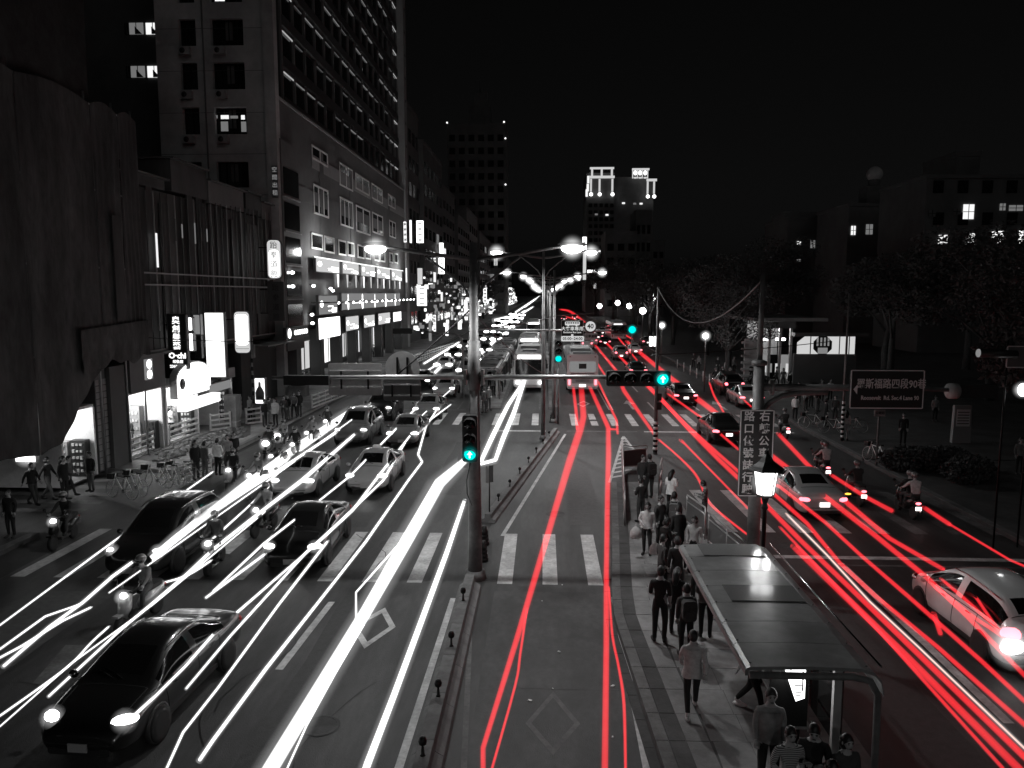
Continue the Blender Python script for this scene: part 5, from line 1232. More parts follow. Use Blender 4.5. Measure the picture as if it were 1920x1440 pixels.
# scattered lit signs down the avenue
SG = [(780, 795, 413, 456, 92, 'sign_hot', 0), (767, 773, 412, 456, 100, 'sign_lit', 0), (756, 763, 415, 455, 104, 'sign_lit', 0), (782, 793, 502, 534, 90, 'sign_lit2', 0), (781, 801, 536, 574, 94, 'sign_hot', 0), (823, 832, 455, 478, 150, 'sign_hot', 0), (822, 834, 483, 514, 150, 'sign_hot', 0),
      (760, 764, 502, 530, 110, 'sign_lit', 0), (906, 913, 540, 568, 230, 'sign_lit', 0), (870, 877, 562, 590, 170, 'sign_lit', 0), (926, 933, 484, 498, 290, 'sign_lit2', 0), (936, 941, 508, 516, 300, 'sign_lit', 0), (812, 818, 590, 622, 130, 'sign_lit', 0), (845, 850, 575, 600, 160, 'sign_lit2', 0), (858, 866, 600, 618, 120, 'sign_lit', 0), (894, 899, 566, 586, 220, 'sign_lit2', 0),
      (1092, 1100, 444, 470, 255, 'sign_hot', 1), (1093, 1099, 474, 525, 255, 'sign_lit2', 1), (1101, 1132, 506, 512, 255, 'sign_hot', 1), (1083, 1088, 513, 526, 258, 'sign_lit', 1), (1113, 1118, 530, 541, 262, 'sign_lit2', 1), (1150, 1168, 606, 610, 100, 'sign_lit', 1), (884, 890, 590, 604, 180, 'sign_hot', 0), (803, 810, 602, 640, 118, 'sign_lit3', 0), (835, 841, 606, 630, 140, 'sign_hot', 0)]
for i, (u0, u1, v0, v1, Y, m, right) in enumerate(SG):
    nm = ['tall glaring sign just beyond the office block corner', 'slim lit sign touching the office block corner', 'slimmest lit strip on the office block corner', 'dim lit sign with a dark grid below the tall glaring one', 'glaring square sign low beyond the office block', 'upper of two stacked glaring signs far along', 'lower of two stacked glaring signs far along',
          'narrow sign strip beside the banner rows', 'slender far sign near the second lamp pair', 'mid height sign above the far pavement trees', 'small sign hanging right under a lamp head', 'tiny bright sign high over the far traffic', 'upright sign above the oncoming cars', 'thin dim sign before the near pole', 'square sign just before the near pole', 'faint thin sign behind the near pole',
          'glowing top of the tall thin sign by the floodlit tower', 'long dim shaft of the thin sign by the floodlit tower', 'horizontal glowing sign by the floodlit tower', 'short sign beside the tall thin one', 'small dim sign under the horizontal one', 'lit destination strip over the right lanes', 'small glaring sign behind the near pole shaft', 'faint tall sign over the banner corner', 'bright sign between the banners and the near pole'][i]
    r, w_, h_ = ysign(u0, u1, v0, v1, Y, m, 'street_sign', nm, arm=False, rounded=.03)
    if h_ > 1.5 and i % 2 == 0 and w_ > .4:
        for k in range(4): MB().rbox(0, -.03, h_ * (.36 - .24 * k), w_ * .55, .01, h_ * .12, w_ * .1, axis='y').build('character', 'sign_lit2' if m == 'sign_hot' else 'letter_grey', r)
# small shop lights low on both sides, far away
q = random.Random(21)
dots = MB(); dots2 = MB()
for i in range(400):
    Y = 110 + 420 * q.random() ** 1.2; s = 1
    x = -19.4 + q.uniform(0, 1.6); z = q.choice((q.uniform(1.5, 4.5), q.uniform(2, 6), q.uniform(3, 11))); w_ = q.uniform(.15, .8) * (.6 + Y / 400); h_ = q.uniform(.2, .9) * (.6 + Y / 500)
    (dots if i % 2 else dots2).box(x, Y, z, w_, .2, h_)
tag(dots.build('distant_shop_lights', 'sign_lit'), 'countless small lit shop signs far along the avenue', 'lights', kind='stuff')
tag(dots2.build('distant_shop_lights', 'sign_lit3'), 'fainter shop lights between the brighter ones far along the avenue', 'lights', kind='stuff')
# ---------------------------------------------------------------- cars
def subdiv_split(vs, fs, mi, mats_names, levels=2):
    """smooth a cage, then cut it into one mesh per surface kind"""
    me = bpy.data.meshes.new('tmp'); me.from_pydata(vs, [], fs); me.polygons.foreach_set('material_index', mi)
    for i in range(len(mats_names)): me.materials.append(None)
    o = bpy.data.objects.new('tmp', me); col.objects.link(o); s = o.modifiers.new('s', 'SUBSURF'); s.levels = levels; s.render_levels = levels
    dg = bpy.context.evaluated_depsgraph_get(); e = bpy.data.meshes.new_from_object(o.evaluated_get(dg)); bpy.data.objects.remove(o)
    out = {}
    for k, nm in enumerate(mats_names):
        b = MB(); idx = {}
        for p in e.polygons:
            if p.material_index != k: continue
            f = []
            for vi in p.vertices:
                if vi not in idx: idx[vi] = len(b.v); b.v.append(e.vertices[vi].co.copy())
                f.append(idx[vi])
            b.f.append(f); b.m.append(0); b.sm.append(True)
        out[nm] = b
    return out
CARS = {
 # y from rear to front: (y, half width, z bottom, z belt, z top, roof half width)
 'sedan': dict(L=4.6, W=.88, wb=1.33, r=.32, st=[(-2.3, .66, .42, .66, .74, .6), (-2.26, .8, .28, .82, .92, .72), (-2.05, .85, .24, .92, 1.02, .74), (-1.6, .87, .22, .95, 1.06, .74), (-1.42, .88, .22, .96, 1.1, .70), (-.72, .88, .22, .96, 1.40, .56), (-.2, .88, .22, .95, 1.46, .58), (-.12, .88, .22, .95, 1.46, .58), (.45, .88, .22, .94, 1.42, .57), (1.18, .88, .22, .93, 1.03, .70), (1.3, .87, .22, .91, .98, .70), (1.85, .85, .24, .82, .90, .66), (2.12, .80, .26, .72, .80, .6), (2.28, .66, .30, .58, .66, .5), (2.32, .6, .36, .5, .56, .45)], cab=(4, 9), ws=(8, 9), rw=(4, 5), pil=6),
 'hatch': dict(L=4.1, W=.87, wb=1.27, r=.31, st=[(-2.05, .66, .42, .70, .80, .58), (-2.02, .8, .28, .92, 1.02, .66), (-1.95, .84, .24, 1.0, 1.12, .66), (-1.86, .86, .22, 1.0, 1.2, .64), (-1.45, .87, .22, .99, 1.44, .58), (-.9, .87, .22, .97, 1.5, .59), (-.3, .87, .22, .96, 1.54, .6), (-.22, .87, .22, .96, 1.54, .6), (.3, .87, .22, .94, 1.5, .58), (1.15, .87, .22, .92, 1.08, .68), (1.28, .86, .22, .9, 1.0, .68), (1.65, .83, .24, .82, .92, .64), (1.9, .76, .26, .72, .80, .58), (2.03, .64, .30, .58, .66, .5), (2.06, .58, .36, .5, .56, .45)], cab=(3, 9), ws=(8, 9), rw=(3, 4), pil=6),
 'suv': dict(L=4.7, W=.92, wb=1.36, r=.36, st=[(-2.35, .7, .45, .78, .88, .62), (-2.32, .84, .32, 1.0, 1.12, .72), (-2.24, .88, .28, 1.08, 1.22, .72), (-2.16, .90, .27, 1.08, 1.3, .70), (-1.8, .91, .26, 1.08, 1.66, .63), (-1.1, .92, .26, 1.07, 1.74, .64), (-.3, .92, .26, 1.06, 1.77, .65), (-.2, .92, .26, 1.06, 1.77, .65), (.45, .92, .26, 1.04, 1.72, .63), (1.15, .92, .26, 1.02, 1.16, .74), (1.3, .91, .26, 1.0, 1.1, .74), (1.85, .88, .28, .93, 1.03, .7), (2.14, .82, .30, .82, .92, .62), (2.32, .7, .36, .66, .76, .52), (2.36, .62, .42, .56, .62, .48)], cab=(3, 9), ws=(8, 9), rw=(3, 4), pil=6),
}
_wheel = {}
def wheel_meshes(r):
    if r in _wheel: return _wheel[r]
    mx = Matrix.Rotation(R(90), 4, 'Y')
    t = MB().lathe([(r * .62, -.1), (r * .93, -.1), (r, -.06), (r, .06), (r * .93, .1), (r * .62, .1)], n=22, mx=mx)
    rm = MB().lathe([(r * .64, .03), (r * .6, .085), (r * .55, .05), (r * .15, .05), (r * .12, .08), (0, .085)], n=20, mx=mx)
    hub = MB()
    for k in range(5):
        a = k * 2 * math.pi / 5; hub.box(0, 0, r * .32, .03, .055, r * .5, mx=Matrix.Translation((.075, 0, 0)) @ Matrix.Rotation(a, 4, 'X'))
    d = MB().lathe([(r * .6, .0), (r * .58, .04), (0, .042)], n=16, mx=mx)
    _wheel[r] = (t.mesh('tyre', 'rubber'), hub.mesh('spokes', 'rim'), rm.mesh('rim', 'rim'), d.mesh('brake_disc', 'black_iron')); return _wheel[r]
def wheel(par, x, y, r, s, name='wheel'):
    t, h, rm, d = wheel_meshes(r)
    w_ = place(name, t, par, (x, y, r), (0, 0, 0 if s > 0 else math.pi)); place('spokes', h, w_); place('brake_disc', d, w_); return w_
def make_car(kind, paint, lights='front', label='', taxi=False, levels=2, hal=.0, hl='headlight'):
    c = CARS[kind]; st = c['st']; n = len(st); W = c['W']
    vs = []; fs = []; mi = []
    def ring(s, i):
        y, wd, zb, zl, zt, rh = s; cab = c['cab'][0] <= i <= c['cab'][1]
        half = [(0, zb), (wd * .82, zb), (wd * .98, zb + .1), (wd, (zb + zl) / 2 + .08), (wd * .965, zl), (rh, zt - (.05 if cab else .035)), (rh * .78, zt), (0, zt + .02)]
        pts = half + [(-x, z) for x, z in half[1:-1][::-1]]
        return [(x, y, z) for x, z in pts]
    for i, s in enumerate(st): vs += ring(s, i)
    k = 14
    c0, c1 = c['cab']
    for i in range(n - 1):
        for j in range(k):
            j2 = (j + 1) % k; fs.append((i * k + j, i * k + j2, (i + 1) * k + j2, (i + 1) * k + j)[::-1]); m = 0
            if c0 <= i < c1:
                if j in (4, 9) and i != c['pil'] and i > c0 - 1: m = 2
            if i in range(c['ws'][0], c['ws'][1]) and j in (6, 7): m = 1
            if i in range(c['rw'][0], c['rw'][1]) and j in (6, 7): m = 3
            mi.append(m)
    fs.append(list(range(k))); mi.append(0); fs.append([(n - 1) * k + j for j in range(k)][::-1]); mi.append(0)
    parts = subdiv_split(vs, fs, mi, ['body', 'windscreen', 'side_window', 'rear_window'], levels)
    r = tag(empty('car', (0, 0, 0)), label, 'car')
    parts['body'].build('body', paint, r)
    from mathutils.bvhtree import BVHTree
    bv = BVHTree.FromPolygons(parts['body'].v, parts['body'].f)
    def seam(pts, dr, nm='door_seam'):
        P = []
        for p_ in pts:
            h_ = bv.ray_cast(Vector(p_) - Vector(dr) * 3, Vector(dr))
            if h_[0] is not None: P.append(h_[0] - Vector(dr) * .002)
        if len(P) > 2: MB().tube(P, .009, n=4).build(nm, 'rubber', r)
    zl_ = st[6][3]
    for sx in (-1, 1):
        for y in (-1.02, -.14, 1.0): seam([(0, y + .08 * (z_ / 8 - .5) * (1 if y > 0 else -1), .34 + (zl_ - .38) * z_ / 8) for z_ in range(9)], (-sx, 0, 0))
        seam([(0, -1.02 + 2.02 * k_ / 10, .34) for k_ in range(11)], (-sx, 0, 0)); seam([(0, -1.8 + 3.6 * k_ / 16, zl_ - .03) for k_ in range(17)], (-sx, 0, 0), 'belt_trim')
    yh = st[c['ws'][1] + 1][0]
    seam([(-.66 + 1.32 * k_ / 12, yh, 0) for k_ in range(13)], (0, 0, -1), 'bonnet_seam')
    for sx in (-1, 1): seam([(sx * (.66 - .05 * k_ / 8), yh + (st[-3][0] - yh) * k_ / 8, 0) for k_ in range(9)], (0, 0, -1), 'bonnet_seam')
    seam([(-.6 + 1.2 * k_ / 10, st[3][0] + .02, 0) for k_ in range(11)], (0, 0, -1), 'boot_seam')
    seam([(-.6 + 1.2 * k_ / 10, 0, .5) for k_ in range(11)], (0, 1, 0), 'bumper_seam'); seam([(-.6 + 1.2 * k_ / 10, 0, .47) for k_ in range(11)], (0, -1, 0), 'bumper_seam')
    parts['windscreen'].build('windscreen', 'glass_dark', r); parts['rear_window'].build('rear_window', 'glass_dark', r)
    for s in (-1, 1):
        b = MB(); idx = {}
        src = parts['side_window']
        for f in src.f:
            if sum(src.v[q].x for q in f) * s > 0:
                ff = []
                for q in f:
                    if q not in idx: idx[q] = len(b.v); b.v.append(src.v[q])
                    ff.append(idx[q])
                b.f.append(ff); b.m.append(0); b.sm.append(True)
        if b.f: b.build('side_window', 'glass_dark', r)
    L = c['L'] / 2; wr = c['r']; zt = max(s[4] for s in st)
    for sx in (-1, 1):
        for y in (-c['wb'], c['wb']):
            mx = Matrix.Translation((sx * (W - .055), y, wr + .015)) @ Matrix.Rotation(R(90), 4, 'Y')
            MB().lathe([(wr * 1.13, -.06), (wr * 1.13, .052), (wr * 1.02, .056), (0, .056)] if sx > 0 else [(0, -.056), (wr * 1.02, -.056), (wr * 1.13, -.052), (wr * 1.13, .06)], n=20, mx=mx).build('wheel_arch', 'plastic', r)
            wheel(r, sx * (W - .05), y, wr, sx)
        fy = st[-4][0]; zh = (st[-4][3] + st[-3][3]) / 2
        b = MB(); b.ball((0, 0, 0), (.24, .16, .085), n=12); hl_ = b.build('headlight', hl if lights in ('front', 'both') else 'chrome', r, (sx * .62, fy + .11, zh - .02), R(-28 * sx))
        if hal and lights == 'front': halo('glow', hal, hl_, (0, .05, 0), 'halo_w')
        b = MB(); rz = st[2][3] - .12 if kind != 'sedan' else st[2][3] - .14; b.ball((0, 0, 0), (.2, .12, .1 if kind == 'sedan' else .16), n=12); mx = Matrix.Translation((sx * .66, st[1][0] + .08, rz)) @ Matrix.Rotation(R(22 * sx), 4, 'Z'); b.v = [mx @ v_ for v_ in b.v]
        b.build('tail_light', 'tail' if lights == 'rear' else 'tail_off', r)
        mr = MB(); mr.ball((sx * (W + .09), c['ws'][1] and st[c['ws'][1]][0] - .22, st[c['ws'][1]][3] + .06), (.1, .06, .075), n=8); mr.build('mirror', paint, r)
        for y in (-.75, .25): MB().box(sx * (W * .985), y, st[6][3] - .1, .03, .16, .028).build('door_handle', 'chrome', r)
        MB().box(sx * W * .93, .0, .3, .06, 2 * c['wb'] - 2.4 * wr, .09).build('side_skirt', 'plastic', r)
        MB().tube([(sx * st[s_][5] * 1.0, st[s_][0], st[s_][4] - .055) for s_ in range(c['cab'][0] + 1, c['cab'][1])], .014, n=5).build('roof_trim', 'chrome', r)
    MB().rbox(0, L - .06, .55, .8, .08, .17, .03, axis='y').build('grille', 'plastic', r)
    g = MB()
    for q_ in range(3): g.box(0, L - .01, .5 + .05 * q_, .76, .02, .012)
    g.build('grille_bars', 'chrome', r)
    MB().rbox(0, L - .04, .34, 1.1, .1, .12, .04, axis='y').build('lower_intake', 'plastic', r)
    MB().box(0, L + .03, .42, .34, .02, .15).build('number_plate', 'sign_grey', r)
    MB().box(0, -L - .015, .62, .34, .02, .15).build('number_plate', 'tail_w' if lights == 'rear' else 'sign_grey', r)
    MB().rbox(0, -L - .0, .36, 1.2, .08, .1, .03, axis='y').build('rear_bumper_trim', 'plastic', r)
    for s in (-1, 1): MB().tube([(s * .1, st[c['ws'][1]][0] - .02, st[c['ws'][1]][4] + .04), (s * .1 + .42, st[c['ws'][1]][0] - .2, st[c['ws'][1]][4] + .12)], .01, n=4).build('wiper', 'black_iron', r)
    if taxi: MB().rbox(0, -.1, zt + .08, .34, .14, .13, .04, axis='y').build('taxi_light', 'white_paint', r)
    return r
CAMFACE = math.pi           # a car turned to face the camera
def put_car(src, x, y, rz, label, paint=None, used=set()):
    o = copy_tree(src) if src.name in used else src
    used.add(src.name)
    o.location = (x, y, .012); o.rotation_euler = (0, 0, rz); o['label'] = label
    if paint:
        for ch in (kids(o) if o.children else []):
            if ch.name.split('.')[0] in ('body', 'mirror'): remat(ch, 0, paint)
    return o
SF = make_car('sedan', 'car_black', 'front', 'x', hal=.24); SFt = make_car('sedan', 'car_silver', 'front', 'x', taxi=True, hal=.24)
UF = make_car('suv', 'car_black', 'front', 'x', hal=.24); SR = make_car('sedan', 'car_silver', 'rear', 'x'); HR = make_car('hatch', 'car_white', 'rear', 'x'); UR = make_car('suv', 'car_grey', 'rear', 'x')
def fpos(u, v, z=.68, half=2.15): p = G(u, v, z); return p.x, p.y + half
gf = 'cars coming towards the camera in the left lanes'
x, y = fpos(168, 1366); c1 = put_car(SF, x, y, CAMFACE + R(-3), 'nearest black saloon with blazing headlights in the lower corner'); c1['group'] = gf
x, y = fpos(248, 1041, .8); c2 = put_car(UF, x, y, CAMFACE, 'black people carrier crossing the zebra on the kerb side'); c2['group'] = gf
x, y = fpos(540, 1034); c3 = put_car(SF, x, y, CAMFACE + R(2), 'black saloon crossing the zebra in the middle lane'); c3['group'] = gf
x, y = fpos(685, 898); c4 = put_car(SFt, x, y, CAMFACE, 'pale taxi with a roof light waiting behind the black saloon'); c4['group'] = gf
x, y = fpos(545, 908); c5 = put_car(SF, x, y, CAMFACE, 'silver saloon beside the taxi, half hidden by thick streaks', 'car_silver'); c5['group'] = gf
for (u, v, src, z, pt, lb_) in ((656, 810, UF, .8, 'car_grey', 'grey people carrier under the thickest white streak'), (753, 817, SF, .68, 'car_grey', 'grey saloon directly behind the taxi'), (707, 768, UF, .8, None, 'black people carrier behind the grey one'),
                                (798, 770, SF, .68, 'car_grey', 'dark grey saloon third in the lane behind the taxi'), (831, 731, SFt, .68, None, 'pale taxi at the far zebra below the round sign back'), (786, 716, SF, .68, None, 'black saloon just beyond the far zebra on the kerb side')):
    x, y = fpos(u, v, z); o = put_car(src, x, y, CAMFACE, lb_, pt); o['group'] = gf
gr = 'cars driving away in the right lanes'
def rpos(u, v, z=.8, half=2.1): p = G(u, v, z); return p.x, p.y + half
o = put_car(HR, 10.35, 17.75, R(2), 'white hatchback cut off at the edge of the photo'); o['group'] = gr; o.scale = (1, 1, 1.07)
for ch in kids(o):
    if ch.name.split('.')[0] == 'number_plate' and 'tail_w' in (ch.data.materials[0].name, 'tail_w') and ch.data.materials[0] == M['tail_w']:
        hot = MB().ball((0, 0, 0), (.26, .09, .15), n=14).build('tail_glare', 'headlight', o, (-.66, -2.03, .66)); halo('glow', .5, hot, (0, 0, 0), 'halo_w')  # added glowing blob imitating glare on the tail lamps and bumper
        break
x, y = rpos(1541, 935); o = put_car(SR, x, y, R(1), 'silver saloon on the right hand zebra behind the lantern'); o['group'] = gr
x, y = rpos(1366, 808); o = put_car(SR, x, y, 0, 'dark saloon half hidden behind the tall notice board', 'car_black'); o['group'] = gr
x, y = rpos(1286, 741); o = put_car(SR, x, y, 0, 'black saloon just past the far zebra', 'car_black'); o['group'] = gr
x, y = rpos(1410, 745); o = put_car(SR, x, y, 0, 'silver taxi standing at the park kerb', 'car_silver'); o['group'] = gr
x, y = rpos(1376, 724); o = put_car(UR, x, y, 0, 'dark people carrier ahead of the silver taxi at the kerb', 'car_black'); o['group'] = gr
for (u, v, src, pt, lb_) in ((1165, 664, UR, 'car_grey', 'grey car next to the back of the bus'), (1192, 656, SR, 'car_white', 'white saloon far up the right lanes'), (1197, 694, SR, 'car_black', 'black saloon behind the grey car'),
                             (1215, 640, SR, 'car_grey', 'grey saloon ahead of the white one'), (1110, 640, UR, 'car_white', 'white van like car beyond the front of the bus'), (1130, 622, SR, 'car_black', 'dark saloon far beyond the round speed sign')):
    x, y = rpos(u, v); o = put_car(src, x, y, 0, lb_, pt); o['group'] = gr
# farther cars on both sides, small in view
ords = ['first', 'second', 'third', 'fourth', 'fifth', 'sixth', 'seventh', 'eighth', 'ninth', 'tenth', 'eleventh', 'twelfth']
for lane, x in enumerate((-7.3, -10.4)):
    for k in range(9):
        y = 74 + k * (11 + k * 1.6) + lane * 5 + rnd.uniform(-2, 2)
        o = put_car(SF if (k + lane) % 3 else UF, x + rnd.uniform(-.3, .3), y, CAMFACE, 'oncoming car far off, %s beyond the far zebra in the %s lane' % (ords[k], ('middle', 'kerb side')[lane]), ('car_grey', 'car_silver', 'car_black')[(k + lane) % 3]); o['group'] = gf
        for ch in kids(o):
            if ch.name.startswith('headlight'): ch.scale = (1 + y / 110,) * 3
for lane, x in enumerate((6.2, 9.3)):
    for k in range(6):
        y = 112 + k * (13 + k * 2) + lane * 7
        o = put_car(SR if (k + lane) % 3 else UR, x + rnd.uniform(-.3, .3), y, 0, 'receding car far off, %s beyond the bus in the %s lane' % (ords[k], ('inner', 'outer')[lane]), ('car_silver', 'car_black', 'car_grey')[(k + lane) % 3]); o['group'] = gr
# headlights throw light on the road ahead of the nearest cars
for c in (c1, c2, c3, c4, c5):
    point('headlight_beam', (0, 2.3, .62), 26, .1, c, spot=(95, .8, (R(72), 0, 0)))

# ---------------------------------------------------------------- buses
def make_bus(label, front=True):
    r = tag(empty('bus', (0, 0, 0)), label, 'bus'); L, W, H = 11.5, 1.25, 3.15
    b = MB(); b.rbox(0, 0, (H + .35) / 2, 2 * W, L, H - .35, .22, axis='y', seg=4); b.build('body', 'car_white', r)
    MB().rbox(0, -1, H + .1, 1.7, 3.0, .28, .1, axis='z').build('roof_unit', 'sign_grey', r); MB().rbox(0, 3, H + .06, 1.2, 1.4, .16, .1, axis='z').build('roof_hatch', 'sign_grey', r)
    MB().rbox(0, -4.6, H + .05, 1.5, 1.1, .14, .1, axis='z').build('roof_vent', 'sign_grey', r)
    for sx in (-1, 1):
        for k in range(7): MB().box(sx * W, -L / 2 + 1.2 + 1.5 * k, 2.1, .03, 1.4, .95).build('side_window', 'glass_dark', r)
        for y in (-3.2, 3.6): wheel(r, sx * (W - .12), y, .48, sx)
        MB().box(sx * W, 0, .62, .025, L - .5, .05).build('side_trim', 'plastic', r)
    # front end at +y
    MB().rbox(0, L / 2 + .01, 1.95, 2.25, .05, 1.35, .12, axis='y').build('windscreen', 'glass_dark', r)
    MB().rbox(0, L / 2 + .03, 2.86, 1.9, .05, .3, .06, axis='y').build('destination_board', 'sign_hot' if front else 'sign_mid', r)
    MB().rbox(0, -L / 2 - .01, 2.15, 2.1, .05, .85, .1, axis='y').build('rear_window', 'sign_lit3' if not front else 'glass_dark', r)
    MB().box(0, -L / 2 - .04, 2.2, .6, .02, .4).build('window_notice', 'letter_black', r) if not front else None
    MB().box(0, -L / 2 - .03, 1.62, 1.9, .04, .06).build('rear_ledge', 'plastic', r)
    MB().rbox(0, -L / 2 - .02, 1.12, 1.7, .04, .62, .05, axis='y').build('engine_cover', 'sign_grey', r)
    for k in range(4): MB().box(0, -L / 2 - .05, .95 + .11 * k, 1.1, .02, .04).build('vent_slat', 'plastic', r)
    MB().box(0, -L / 2 - .05, .62, .5, .02, .2).build('number_plate', 'tail_w' if not front else 'sign_grey', r)
    MB().rbox(0, -L / 2 - .06, .45, 2.4, .12, .16, .05, axis='y').build('rear_bumper', 'sign_grey', r)
    MB().rbox(0, L / 2 + .06, .48, 2.4, .12, .2, .05, axis='y').build('front_bumper', 'sign_grey', r)
    for sx in (-1, 1):
        MB().box(sx * 1.05, -L / 2 - .04, .9, .18, .03, .42).build('tail_light', 'tail' if not front else 'tail_off', r)
        MB().box(sx * 1.0, -L / 2 - .03, 2.95, .12, .03, .07).build('marker_light', 'tail_off', r)
        h_ = MB().ball((0, 0, 0), (.17, .06, .11), n=10).build('headlight', 'headlight' if front else 'chrome', r, (sx * .92, L / 2 + .06, .78))
        if front: halo('glow', .5, h_, (0, .05, 0), 'halo_w')
        MB().tube([(sx * 1.1, L / 2 - .05, 2.7), (sx * 1.42, L / 2 + .25, 2.6), (sx * 1.44, L / 2 + .25, 2.3)], .03, n=5).build('mirror_arm', 'plastic', r); MB().box(sx * 1.44, L / 2 + .25, 2.12, .16, .08, .36).build('mirror', 'plastic', r)
    if front: MB().box(0, L / 2 - 1, 2.75, 1.9, .3, .08).build('cab_light', 'sign_lit', r)
    return r
bB = make_bus('back of a white city bus standing in the near bus lane', False)
p = G(1092, 738); bB.location = (p.x, p.y + 5.8, .01); bB['group'] = 'city buses in the centre lanes'
bf = make_bus('x', True); lbF = ['white bus with a glowing destination board beside the far platform', 'second oncoming bus with its board lit behind the first', 'third oncoming bus further up the bus lane', 'bus driving away in the right lanes beyond the cyan signal']
for i, (u, v) in enumerate(((992, 735), (992, 690), (1000, 640))):
    o = bf if i == 0 else copy_tree(bf); p = G(u, v, 0); o.location = (p.x, p.y + 5.8 + i * 2, .01); o.rotation_euler = (0, 0, math.pi); o['label'] = lbF[i]; o['group'] = 'city buses in the centre lanes'
o = copy_tree(bf); p = G(1160, 640); o.location = (p.x, p.y + 6, .01); o['label'] = lbF[3]; o['group'] = 'city buses in the centre lanes'; o.rotation_euler = (0, 0, 0)

# ---------------------------------------------------------------- scooters, bicycles
def make_scooter(lit, label='x', hal=.21):
    r = tag(empty('scooter', (0, 0, 0)), label, 'scooter')      # faces +y
    for y in (-.62, .66): 
        t, h, rm, d = wheel_meshes(.235); w_ = place('wheel', t, r, (0, y, .235), None, (.6, 1, 1)); place('spokes', h, w_); place('brake_disc', d, w_)
    MB().box(0, .66, .5, .16, .42, .05).build('front_mudguard', 'car_grey', r)
    b = MB(); b.tube([(0, .62, .4), (0, .52, .62), (0, .42, .92)], [.1, .17, .13], n=10); b.build('front_shield', 'car_grey', r)
    MB().box(0, .12, .3, .3, .56, .09).build('footboard', 'plastic', r)
    b = MB(); b.tube([(0, -.08, .42), (0, -.35, .56), (0, -.75, .66), (0, -.92, .7)], [.13, .19, .17, .07], n=10); b.build('rear_body', 'car_grey', r)
    MB().rbox(0, -.42, .79, .28, .78, .11, .1, axis='z').build('seat', 'rubber', r)
    MB().tube([(-.33, .3, 1.02), (-.14, .4, .99), (.14, .4, .99), (.33, .3, 1.02)], .02, n=6).build('handlebar', 'plastic', r)
    for s in (-1, 1):
        MB().tube([(s * .24, .36, 1.02), (s * .32, .36, 1.18)], .009, n=4).build('mirror_stalk', 'chrome', r); MB().ball((s * .33, .36, 1.21), (.07, .02, .05), n=8).build('mirror', 'plastic', r)
    h_ = MB().ball((0, 0, 0), (.1, .07, .085), n=10).build('headlight', 'headlight' if lit == 'front' else 'chrome', r, (0, .53, .9))
    if lit == 'front' and hal: halo('glow', hal, h_, (0, .06, 0), 'halo_w')
    MB().ball((0, -.95, .66), (.1, .04, .05), n=8).build('tail_light', 'tail' if lit == 'rear' else 'tail_off', r)
    MB().box(0, -.98, .48, .2, .015, .13).build('number_plate', 'tail_w' if lit == 'rear' else 'sign_grey', r)
    MB().tube([(.12, -.2, .25), (.15, -.55, .27), (.15, -.85, .33)], [.035, .05, .06], n=8).build('exhaust', 'chrome', r)
    return r
def make_bicycle(label='x'):
    r = tag(empty('bicycle', (0, 0, 0)), label, 'bicycle')
    for y in (-.52, .52):
        w_ = MB(); k = 24; w_.tube([(0, math.cos(2 * math.pi * i / k) * .33, .34 + math.sin(2 * math.pi * i / k) * .33) for i in range(k + 1)], .014, n=5, cap=False); w_ = w_.build('wheel', 'steel', r, (0, y, 0))
        sp = MB()
        for i in range(8): a = math.pi * i / 8; sp.tube([(0, math.cos(a) * .32, .34 + math.sin(a) * .32), (0, -math.cos(a) * .32, .34 - math.sin(a) * .32)], .004, n=3)
        sp.build('spokes', 'steel', w_)
    f = MB()
    for P in ([(0, -.52, .34), (0, -.05, .3)], [(0, -.52, .34), (0, -.16, .8)], [(0, -.05, .3), (0, -.17, .85)], [(0, -.05, .3), (0, .4, .82)], [(0, -.14, .76), (0, .38, .8)], [(0, .52, .34), (0, .38, .95)]): f.tube(P, .019, n=6)
    f.build('frame', 'letter_grey', r)
    MB().tube([(-.26, .3, .98), (0, .4, .99), (.26, .3, .98)], .014, n=6).build('handlebar', 'steel', r); MB().rbox(0, -.2, .88, .13, .26, .05, .05, axis='z').build('saddle', 'rubber', r)
    MB().box(0, .56, .82, .3, .22, .2).build('basket', 'black_iron', r); MB().ball((0, -.05, .3), (.03, .09, .09), n=8).build('pedal_crank', 'chrome', r)
    return r
